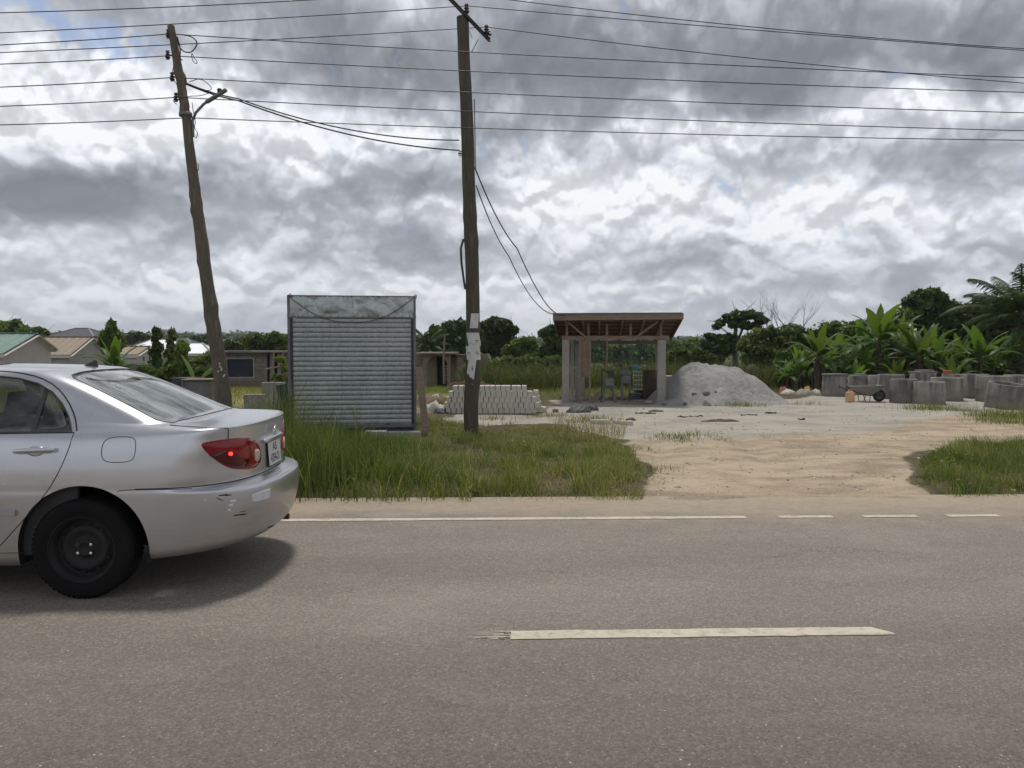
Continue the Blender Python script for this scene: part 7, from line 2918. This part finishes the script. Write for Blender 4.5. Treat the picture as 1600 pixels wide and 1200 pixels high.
palm(1592, 612, 31, 3.0, 2.9, 22, 'coconut palm with long arching fronds at the right edge, behind the rings', 400)
palm(1650, 612, 30, 2.4, 3.0, 18, 'coconut palm mostly beyond the right edge, its fronds reaching in', 401)
palm(668, 580, 60, 3.1, 1.9, 18, 'small dark palm between the kiosk and the spreading tree', 402, .5)

# ---- broad-leaved weeds and dead stalks mixed into the verge
def weeds(name, spots, label, seed):
    r_ = np.random.default_rng(seed)
    V, F, T = [], [], []
    for (x, y, h_) in spots:
        z = gz(x, y)
        n_ = int(6 + h_ * 40)
        for k in range(n_):
            a_ = r_.uniform(0, 2 * pi); rr = h_ * .35 * r_.random(); zz = z + h_ * r_.random() ** .7
            c = np.array([x + rr * cos(a_), y + rr * sin(a_), zz])
            d_ = np.array([cos(a_), sin(a_), r_.uniform(-.4, .5)]); d_ /= np.linalg.norm(d_)
            s_ = np.array([-sin(a_), cos(a_), r_.uniform(-.2, .2)])
            L = r_.uniform(.03, .075); w = L * .34
            o_ = len(V)
            V += [c, c + d_ * L * .5 - s_ * w, c + d_ * L - np.array([0, 0, L * .25]), c + d_ * L * .5 + s_ * w]
            F.append((o_, o_ + 1, o_ + 2, o_ + 3)); t_ = .3 + .5 * r_.random(); T += [t_] * 4
    o = link(name, npmesh(name, np.array(V), np.array(F), False, dict(tint=np.array(T))), M['leaf_light'])
    tag(o, label, 'weeds', kind='stuff')


sx, sy = scatter(VERGE, 170, 91, lambda x, y: notbare(x, y) * off_kiosk(x, y) * sstep(.5, .6, fbm(x * 1.1, y * 1.1, 3, 92)))
weeds('weeds', [(a, b_, random.uniform(.10, .28)) for a, b_ in zip(sx, sy) if -3.2 < a < 2.5 and b_ < 14], 'small broad-leaved weeds among the verge grass', 93)
sx, sy = scatter(RV, 60, 94, lambda x, y: notbare(x, y) * 1.0)
weeds('weeds', [(a, b_, random.uniform(.08, .2)) for a, b_ in zip(sx, sy)], 'small broad-leaved weeds in the right-hand grass patch', 95)
# one heart-shaped bright leaf plant by the road edge
g_ = GP(737, 776)
weeds('weeds', [(g_.x, g_.y + .05, .16)] * 3, 'bright green leafy weed by the road edge below the straight pole', 96)
# thin arching seed stalks on the sand side of the pole
xs_, ys_ = scatter(gpoly([(860, 700), (960, 700), (985, 676), (870, 668)]), 420, 97)
grass_obj('seed_stalks', xs_, ys_, .25 + .25 * np.random.default_rng(4).random(420), np.full(420, .006), .5, .6, M['dry'], 'thin straw-coloured seed stalks at the sand edge right of the pole', 98, np.clip(np.random.default_rng(5).random(420), 0, 1), 4)
# ================================================================ buildings in the background
M['wall_cream'] = mat('cream_render', (.50, .47, .42), (.40, .375, .335), 1.2, .92, .1, .01)
M['wall_grey'] = mat('grey_render', (.40, .385, .355), (.31, .30, .275), 1.2, .92, .1, .01)
M['roof_green'] = mat('green_roof', (.17, .30, .25), (.13, .22, .185), 1.5, .55, .05, .01, c3=(.22, .32, .27), stretch=(3, 1, 1))
M['roof_brown'] = mat('tan_metal_roof', (.34, .27, .19), (.24, .18, .13), 2.0, .6, .05, .01, c3=(.30, .25, .19), stretch=(6, 1, 1))
M['roof_dark'] = mat('charcoal_roof', (.055, .058, .068), (.04, .042, .05), 3, .6)
M['roof_white'] = mat('bare_aluminium_roof', (.93, .94, .95), (.88, .90, .92), 1.5, .5, c3=(.84, .86, .88))
M['roof_grey'] = mat('grey_roof', (.26, .255, .25), (.20, .195, .19), 2, .6)
M['board_white'] = mat('white_fascia', (.60, .58, .53), (.48, .46, .42), 3, .8)
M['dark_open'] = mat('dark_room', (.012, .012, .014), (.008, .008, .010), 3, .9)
M['pane'] = mat('window_pane', (.10, .11, .12), (.06, .065, .07), 3, .2, spec=.7)


def corrugate(mb, a, b_, c, d_, n_, amp=.02):
    """ribbed sheet between edges a-b (eave) and d-c (ridge)"""
    a, b_, c, d_ = map(Vector, (a, b_, c, d_))
    nn = (b_ - a).cross(d_ - a).normalized()
    if nn.z < 0: nn = -nn
    def f(i, j):
        return (a.lerp(b_, i)).lerp(d_.lerp(c, i), j) + nn * amp * (.5 + .5 * cos(i * n_ * 2 * pi)) ** 3
    mb.grid(f, n_ * 4, 1, smooth=False)


def gable_house(name, base, rz, Wd, L, eh, rh, roof, wall, label, ridge_off=0.0, oh=.45, eh2=None, windows=(), cat='house', group=None):
    """gable end in the local x direction at y=0, ridge running to +y"""
    eh2 = eh if eh2 is None else eh2
    h = empty(name, base, rz, label, cat, group)
    rx = ridge_off
    mb = MB()
    xl, xr = -Wd / 2, Wd / 2
    vs = [(xl, 0, -.8), (xr, 0, -.8), (xr, 0, eh2), (rx, 0, rh - .05), (xl, 0, eh), (xl, L, -.8), (xr, L, -.8), (xr, L, eh2), (rx, L, rh - .05), (xl, L, eh)]
    mb.add(vs, [(0, 1, 2, 3, 4), (6, 5, 9, 8, 7), (1, 6, 7, 2), (5, 0, 4, 9)])
    mb.build('wall', wall, h)
    sl, sr = (rh - eh) / (rx - xl), (rh - eh2) / (xr - rx)
    mb = MB()
    n_ = max(6, int(L / .5))
    corrugate(mb, (xl - oh, -oh, eh - oh * sl), (xl - oh, L + oh, eh - oh * sl), (rx, L + oh, rh), (rx, -oh, rh), n_)
    corrugate(mb, (xr + oh, -oh, eh2 - oh * sr), (xr + oh, L + oh, eh2 - oh * sr), (rx, L + oh, rh), (rx, -oh, rh), n_)
    rf = mb.build('roof', roof, h)
    mb = MB(); mb.bar((rx, -oh, rh + .02), (rx, L + oh, rh + .02), .25, .05); mb.build('ridge_cap', roof, rf)
    for (ex, ez) in ((xl - oh, eh - oh * sl), (xr + oh, eh2 - oh * sr)):
        mb = MB(); mb.bar((rx, -oh - .02, rh - .12), (ex, -oh - .02, ez - .12), .04, .22, up=(0, 1, 0)); mb.build('barge_board', M['board_white'], h)
        mb = MB(); mb.bar((ex, -oh, ez - .13), (ex, L + oh, ez - .13), .04, .20); mb.build('fascia_board', M['board_white'], h)
    for (x, z, w, hh_) in windows:
        mb = MB(); mb.box((x, -.01, z), (w, .06, hh_)); o = mb.build('window', M['board_white'], h)
        mb = MB(); mb.box((x, -.045, z), (w - .12, .03, hh_ - .12)); mb.build('pane', M['pane'], o)
    return h


def hip_house(name, base, rz, Wd, L, eh, rh, ridge, roof, wall, label, cat='house', group=None, oh=.4, windows=()):
    """hip roof, ridge along local x, front towards -y"""
    h = empty(name, base, rz, label, cat, group)
    mb = MB(); mb.box((0, L / 2, eh / 2 - .5), (Wd, L, eh + 1)); mb.build('wall', wall, h)
    a = [(-Wd / 2 - oh, -oh, eh), (Wd / 2 + oh, -oh, eh), (Wd / 2 + oh, L + oh, eh), (-Wd / 2 - oh, L + oh, eh)]
    r0, r1 = (-ridge / 2, L / 2, rh), (ridge / 2, L / 2, rh)
    mb = MB()
    mb.add(a + [r0, r1], [(0, 1, 5, 4), (1, 2, 5), (2, 3, 4, 5), (3, 0, 4), (3, 2, 1, 0)])
    rf = mb.build('roof', roof, h)
    mb = MB()
    for p, q in ((a[0], r0), (a[1], r1), (r0, r1), (a[2], r1), (a[3], r0)):
        mb.bar(Vector(p) + Vector((0, 0, .03)), Vector(q) + Vector((0, 0, .03)), .16, .06)
    mb.build('ridge_cap', M['roof_grey'], rf)
    mb = MB(); mb.box((0, -oh + .0, eh - .12), (Wd + 2 * oh, .05, .22)); mb.build('fascia_board', M['board_white'], h)
    for (x, z, w, hh_) in windows:
        mb = MB(); mb.box((x, -.02, z), (w, .06, hh_)); o = mb.build('window', M['board_white'], h)
        mb = MB(); mb.box((x, -.06, z), (w - .12, .03, hh_ - .12)); mb.build('pane', M['pane'], o)
    return h


HG = 'houses beyond the compound wall'
def zat(py, d_): return CAM_H - (py - 540) / 1200 * d_
def base_at(px, d_): return onground(px, 560, d_)


# the three gabled houses turn their right-hand gable ends towards the road; ridges run left
GR = R(90) - YAW
b = base_at(43, 42.3)
gable_house('green_roof_house', b, GR, 4.3, 9, zat(550, 40.2) - b.z, zat(521, 42.7) - b.z, M['roof_green'], M['wall_cream'],
            'cream house with a pale green metal gable roof at the left edge', ridge_off=.6, eh2=zat(541, 44.3) - b.z, oh=.22, group=HG)
b = base_at(140, 57.7)
gable_house('brown_roof_house', b, GR, 5.4, 6.0, zat(552, 55) - b.z, zat(526.5, 57.7) - b.z, M['roof_brown'], M['wall_grey'],
            'grey-walled house with a weathered tan metal roof, right of the green one', oh=.25, group=HG)
# 3 dark hip roof behind
b = base_at(112, 92)
hip_house('dark_roof_house', b, 0, 4.9, 5, zat(525.5, 92) - b.z, zat(513, 94.5) - b.z, 1.6, M['roof_dark'], M['wall_grey'], 'house with a charcoal hipped roof showing above the tan roof', group=HG)
# 4-5 white roofs
b = base_at(232, 72)
hip_house('white_roof_house', b, R(-4), 4.4, 5, zat(549, 72) - b.z, zat(530.5, 74.5) - b.z, 1.9, M['roof_white'], M['wall_grey'], 'house with a dazzling bare aluminium hipped roof behind the saplings, left one', group=HG)
b = base_at(298, 66)
hip_house('white_roof_house', b, R(6), 2.9, 4, zat(552, 66) - b.z, zat(536, 68) - b.z, .9, M['roof_white'], M['wall_grey'], 'smaller house with a dazzling white hipped roof, right of the saplings', group=HG)
b = base_at(322, 74)
hip_house('white_roof_house', b, R(2), 1.6, 3, zat(551, 74) - b.z, zat(544, 75.5) - b.z, .5, M['roof_white'], M['wall_grey'], 'low white-roofed annexe against the crooked pole', group=HG)
b = base_at(232, 54.5)
gable_house('tan_roof_house', b, GR, 3.4, 1.9, zat(553, 52.8) - b.z, zat(541, 54.5) - b.z, M['roof_brown'], M['wall_cream'], 'small cream house with a tan gable roof in front of the left white roof', oh=.12,
            group=HG, windows=((-.8, zat(561, 53) - b.z, .35, .45), (.1, zat(561, 53) - b.z, .35, .45), (.9, zat(561, 53) - b.z, .35, .45)))
# 7 grey roof
b = base_at(342, 96)
hip_house('grey_roof_house', b, 0, 5.0, 6, zat(548, 96) - b.z, zat(530, 99) - b.z, .8, M['roof_grey'], M['wall_grey'], 'house with a grey pyramid roof behind the crooked pole', group=HG)
b = base_at(268, 120)
hip_house('dark_roof_house', b, 0, 6.5, 6, zat(541, 120) - b.z, zat(528, 123) - b.z, 2.5, M['roof_dark'], M['wall_grey'], 'dark-roofed house half hidden between the two white roofs', group=HG)

# 8 apartment block on the skyline
b = base_at(249, 290)
ap = empty('apartment_block', b, R(8), 'distant grey multi-storey apartment block on the skyline', 'apartment block')
Hh_ = zat(518, 290) - b.z
mb = MB(); mb.box((0, 2.5, Hh_ / 2), (4.8, 5, Hh_)); mb.box((1.2, 2.0, Hh_ / 2 + .5), (1.8, 4, Hh_ + .6)); mb.build('wall', M['wall_grey'], ap)
for k in range(3):
    for j in range(4):
        mb = MB(); mb.box((-1.8 + j * 1.2, -.12 if j < 2 or j == 3 else -.12, Hh_ - .9 - k * 1.3), (.7, .35, .6)); mb.build('window', M['pane'], ap)
# distant little houses and masts on the ridge
for i, (px, py, w, dep, m_, lab) in enumerate(((280, 531, 14, 240, 'wall_grey', 'tiny far-off house left of the crooked pole'), (405, 533, 14, 230, 'board_white', 'tiny pale far-off house on the ridge left of the kiosk'),
                                              (425, 531, 12, 250, 'board_white', 'tiny white far-off house, the one nearest the kiosk'), (388, 536, 10, 210, 'wall_cream', 'tiny cream far-off house above the unfinished building'))):
    b = base_at(px, dep)
    ww = w / 1200 * dep
    hip_house('distant_house', b, 0, ww, ww * .8, zat(py + 2, dep) - b.z, zat(py - 3, dep) - b.z, ww * .4, M['roof_grey' if i % 2 else 'roof_white'], M[m_], lab, group='tiny houses on the skyline', oh=.2)
for i, (px, top, lab) in enumerate(((354, 521, 'leftmost'), (372, 523, 'second'), (389, 522, 'third'), (413, 519, 'fourth'), (434, 521, 'rightmost'))):
    b = base_at(px, 180)
    hh2 = zat(top, 180) - b.z
    mb = MB(); mb.tube([(0, 0, 0), (0, 0, hh2)], [.16, .10], 6); mb.bar((-.7, 0, hh2 - .8), (.7, 0, hh2 - .8), .10, .10)
    tag(mb.build('distant_pole', M['steel'], None, loc=b), 'thin distant power pole on the left skyline, %s of five' % lab, 'pole', 'distant power poles')

# ---- compound wall of sandcrete blocks
m, nt, b_, out = new_mat('old_blockwork')
v = nt.new('ShaderNodeTexCoord').outputs['Object']
br = nt.new('ShaderNodeTexBrick')
nt.put(br.inputs['Vector'], nt.comb(nt.sep(v)[0] + nt.sep(v)[1], nt.sep(v)[2], 0.0))
nt.put(br.inputs['Color1'], (.20, .18, .145)); nt.put(br.inputs['Color2'], (.26, .235, .19)); nt.put(br.inputs['Mortar'], (.10, .095, .08))
br.inputs['Scale'].default_value = 1.0
br.inputs['Mortar Size'].default_value = .012
br.inputs['Brick Width'].default_value = .45
br.inputs['Row Height'].default_value = .225
nz_ = nt.noise(v, 1.6, 7, .65)
c = nt.mix(nt.maprange(nz_, .42, .65, 0, .65), br.outputs['Color'], (.085, .08, .065))
c = nt.mix(nt.maprange(nt.sep(v)[2] + (nz_ - .5) * .6, .55, .15, 0, .75), c, (.17, .085, .05))
nt.put(b_.inputs['Base Color'], c)
b_.inputs['Roughness'].default_value = .95
nt.put(b_.inputs['Normal'], nt.bump(X(nt, br.outputs['Fac']) * -1.0 + nz_ * .4, .5, .02))
M['blockwork'] = m
a0, a1 = base_at(150, 44), base_at(352, 47)
cw = empty('compound_wall', a0, math.atan2(a1.y - a0.y, a1.x - a0.x), 'low weathered cement block compound wall overgrown with creepers', 'wall')
Lw = (a1 - a0).length
hw_ = zat(571, 45) - a0.z
mb = MB(); mb.box((Lw / 2, 0, hw_ / 2 - .1), (Lw, .15, hw_ + .2)); mb.build('blockwork', M['blockwork'], cw)
mb = MB(); mb.box((Lw / 2, 0, hw_ + .03), (Lw, .2, .05)); mb.build('coping', M['conc_dark'], cw)
for k in range(4):
    mb = MB(); mb.box((k * Lw / 3 * .98 + .1, -.05, hw_ / 2), (.22, .26, hw_ + .06)); mb.build('pier', M['conc_dark'], cw)

# ---- unfinished block building left of the kiosk, its long low roof runs behind it
UD = 46
b0 = base_at(352, UD)
b1 = base_at(470, UD)
ub = empty('unfinished_building', b0, math.atan2(b1.y - b0.y, b1.x - b0.x), 'low unfinished cement block building with a dark blue window cloth, left of the kiosk', 'building')
Lu = (b1 - b0).length
uz_ = lambda py: zat(py, UD) - b0.z
xu = lambda px: (px - 352) / 1200 * UD
Hu = uz_(551)
wx0, wx1, wz0, wz1 = xu(354.5), xu(395.5), uz_(589), uz_(561)
def wallrect(mb, x0, x1, z0, z1, y=0, th=.15): mb.box(((x0 + x1) / 2, y + th / 2, (z0 + z1) / 2), (x1 - x0, th, z1 - z0))
mb = MB()
wallrect(mb, 0 - .25, wx0, -.4, Hu); wallrect(mb, wx1, xu(412), -.4, Hu)
wallrect(mb, wx0, wx1, -.4, wz0); wallrect(mb, wx0, wx1, wz1, Hu)
mb.box((0 - .25 + .075, 2.0, Hu / 2 - .2), (.15, 3.7, Hu + .4))
mb.box((Lu / 2, 3.9, Hu / 2 - .2), (Lu + .5, .15, Hu + .4))
mb.build('wall', M['blockwork'], ub)
M['blue_cloth'] = mat('navy_cloth', (.010, .014, .040), (.006, .008, .022), 3, .6, .3, .01)
mb = MB(); mb.box(((wx0 + wx1) / 2, .10, (wz0 + wz1) / 2), (wx1 - wx0, .02, wz1 - wz0)); wn = mb.build('window', M['blue_cloth'], ub)
mb = MB()
for (x0, x1, z0, z1) in ((wx0 - .08, wx1 + .08, wz1, wz1 + .08), (wx0 - .08, wx1 + .08, wz0 - .08, wz0), (wx0 - .08, wx0, wz0, wz1), (wx1, wx1 + .08, wz0, wz1)):
    wallrect(mb, x0, x1, z0, z1, -.03, .05)
mb.build('frame', M['concrete'], wn)
mb = MB(); mb.box((Lu / 2 - .2, 1.8, Hu + .05), (Lu + 1.0, 4.6, .09)); mb.build('roof', M['conc_dark'], ub)
mb = MB(); mb.box((xu(378), -.3, Hu + .12), (1.3, .5, .03)); mb.build('loose_sheet', M['roof_grey'], ub)
for px in (414, 424, 436, 447):
    mb = MB(); mb.box((xu(px), .1, Hu / 2 - .1), (.20, .2, Hu + .2)); mb.build('post', M['conc_dark'], ub)
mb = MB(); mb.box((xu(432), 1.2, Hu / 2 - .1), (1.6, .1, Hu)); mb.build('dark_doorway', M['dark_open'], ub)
# rough poles of a frame before it
pf = base_at(430, 30)
mb = MB()
def l3(px, py, dd_=30): return P(px, py, dd_) - pf
for ln in ([(428, 604), (427, 575), (428, 549)], [(414, 577), (430, 574), (456, 569)], [(434, 604), (437, 568), (444, 548)], [(455, 580), (440, 586), (425, 598)], [(437, 568), (448, 574), (457, 575)]):
    mb.tube([l3(*q) for q in ln], .035, 6)
tag(mb.build('pole_frame', M['timber'], None, loc=pf), 'rickety frame of crooked bare poles left of the kiosk', 'pole frame')

# ---- porch building right of the kiosk
PD = 46
b0 = base_at(640, PD)
b1 = base_at(742, PD)
pb = empty('porch_building', b0, math.atan2(b1.y - b0.y, b1.x - b0.x), 'low earth-coloured building with a dark arched porch between kiosk and straight pole', 'building')
pz = lambda py: zat(py, PD) - b0.z
xp = lambda px: (px - 640) / 1200 * PD
Hp = pz(553)
M['ochre'] = mat('ochre_render', (.26, .215, .15), (.17, .14, .10), 1.5, .92, .2, .01)
mb = MB()
wallrect(mb, xp(664), xp(671), -.3, Hp, -1.2, .2)
wallrect(mb, xp(701), xp(706), -.3, Hp, -1.2, .2)
# arch
n_ = 16
xa, xb = xp(671), xp(701)
zs_, zt2 = pz(566), pz(556)
for i in range(n_):
    t0_, t1_ = i / n_, (i + 1) / n_
    za = zs_ + (zt2 - zs_) * (1 - abs(2 * t0_ - 1) ** 3.2)
    zb = zs_ + (zt2 - zs_) * (1 - abs(2 * t1_ - 1) ** 3.2)
    x0, x1 = xa + (xb - xa) * t0_, xa + (xb - xa) * t1_
    mb.add([(x0, -1.2, za), (x1, -1.2, zb), (x1, -1.2, Hp), (x0, -1.2, Hp), (x0, -1.0, za), (x1, -1.0, zb), (x1, -1.0, Hp), (x0, -1.0, Hp)],
           [(0, 1, 2, 3), (5, 4, 7, 6), (4, 5, 1, 0)])
wallrect(mb, xp(640), xp(680), -.3, Hp, 1.0, .2)
wallrect(mb, xp(700), xp(712), -.3, Hp, .6, .2)
wallrect(mb, xp(714), xp(724), -.3, Hp - .15, -.2, .2)
wallrect(mb, xp(640), xp(760), -.3, Hp - .05, 3.0, .2)
mb.build('wall', M['ochre'], pb)
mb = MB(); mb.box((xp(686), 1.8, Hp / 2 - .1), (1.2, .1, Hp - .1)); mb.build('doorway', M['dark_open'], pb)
mb = MB(); wallrect(mb, xp(683), xp(697), pz(590), pz(572), 1.6, .05); mb.build('blue_panel', M['blue_cloth'], pb)
mb = MB(); mb.box(((xp(652) + xp(712)) / 2, .6, Hp + .05), (xp(712) - xp(652), 4.4, .10)); mb.build('roof', M['ochre'], pb)
mb = MB(); mb.box((xp(722), 1.2, Hp - .08), (xp(745) - xp(706), 3.0, .07)); mb.build('side_roof', M['rust'], pb)
for k in range(7):
    mb = MB(); mb.box((xp(698.5), -.9, pz(593) + k * .135), (.22, .1, .06)); mb.build('vent_slat', M['ochre'], pb)
pp_ = base_at(694, 40)
mb = MB(); mb.tube([P(694, 600, 40) - pp_, P(693, 560, 40) - pp_, P(695, 522, 40) - pp_], [.07, .055, .04], 7)
tag(mb.build('bare_pole', M['timber'], None, loc=pp_), 'thin pale upright pole standing before the arched porch', 'pole')
# ================================================================ humid air
mb = MB()
mb.box((0, 700, 40), (6400, 5200, 130))
m = bpy.data.materials.new('haze')
m.use_nodes = True
m.node_tree.nodes.clear()
nt = NT(m.node_tree)
out = nt.new('ShaderNodeOutputMaterial')
pv = nt.new('ShaderNodeVolumePrincipled')
pv.inputs['Color'].default_value = (.80, .86, .95, 1)
pv.inputs['Density'].default_value = .00022
nt.l.new(pv.outputs[0], out.inputs['Volume'])
o = mb.build('haze', m)
tag(o, kind='stuff')
bpy.context.view_layer.update()
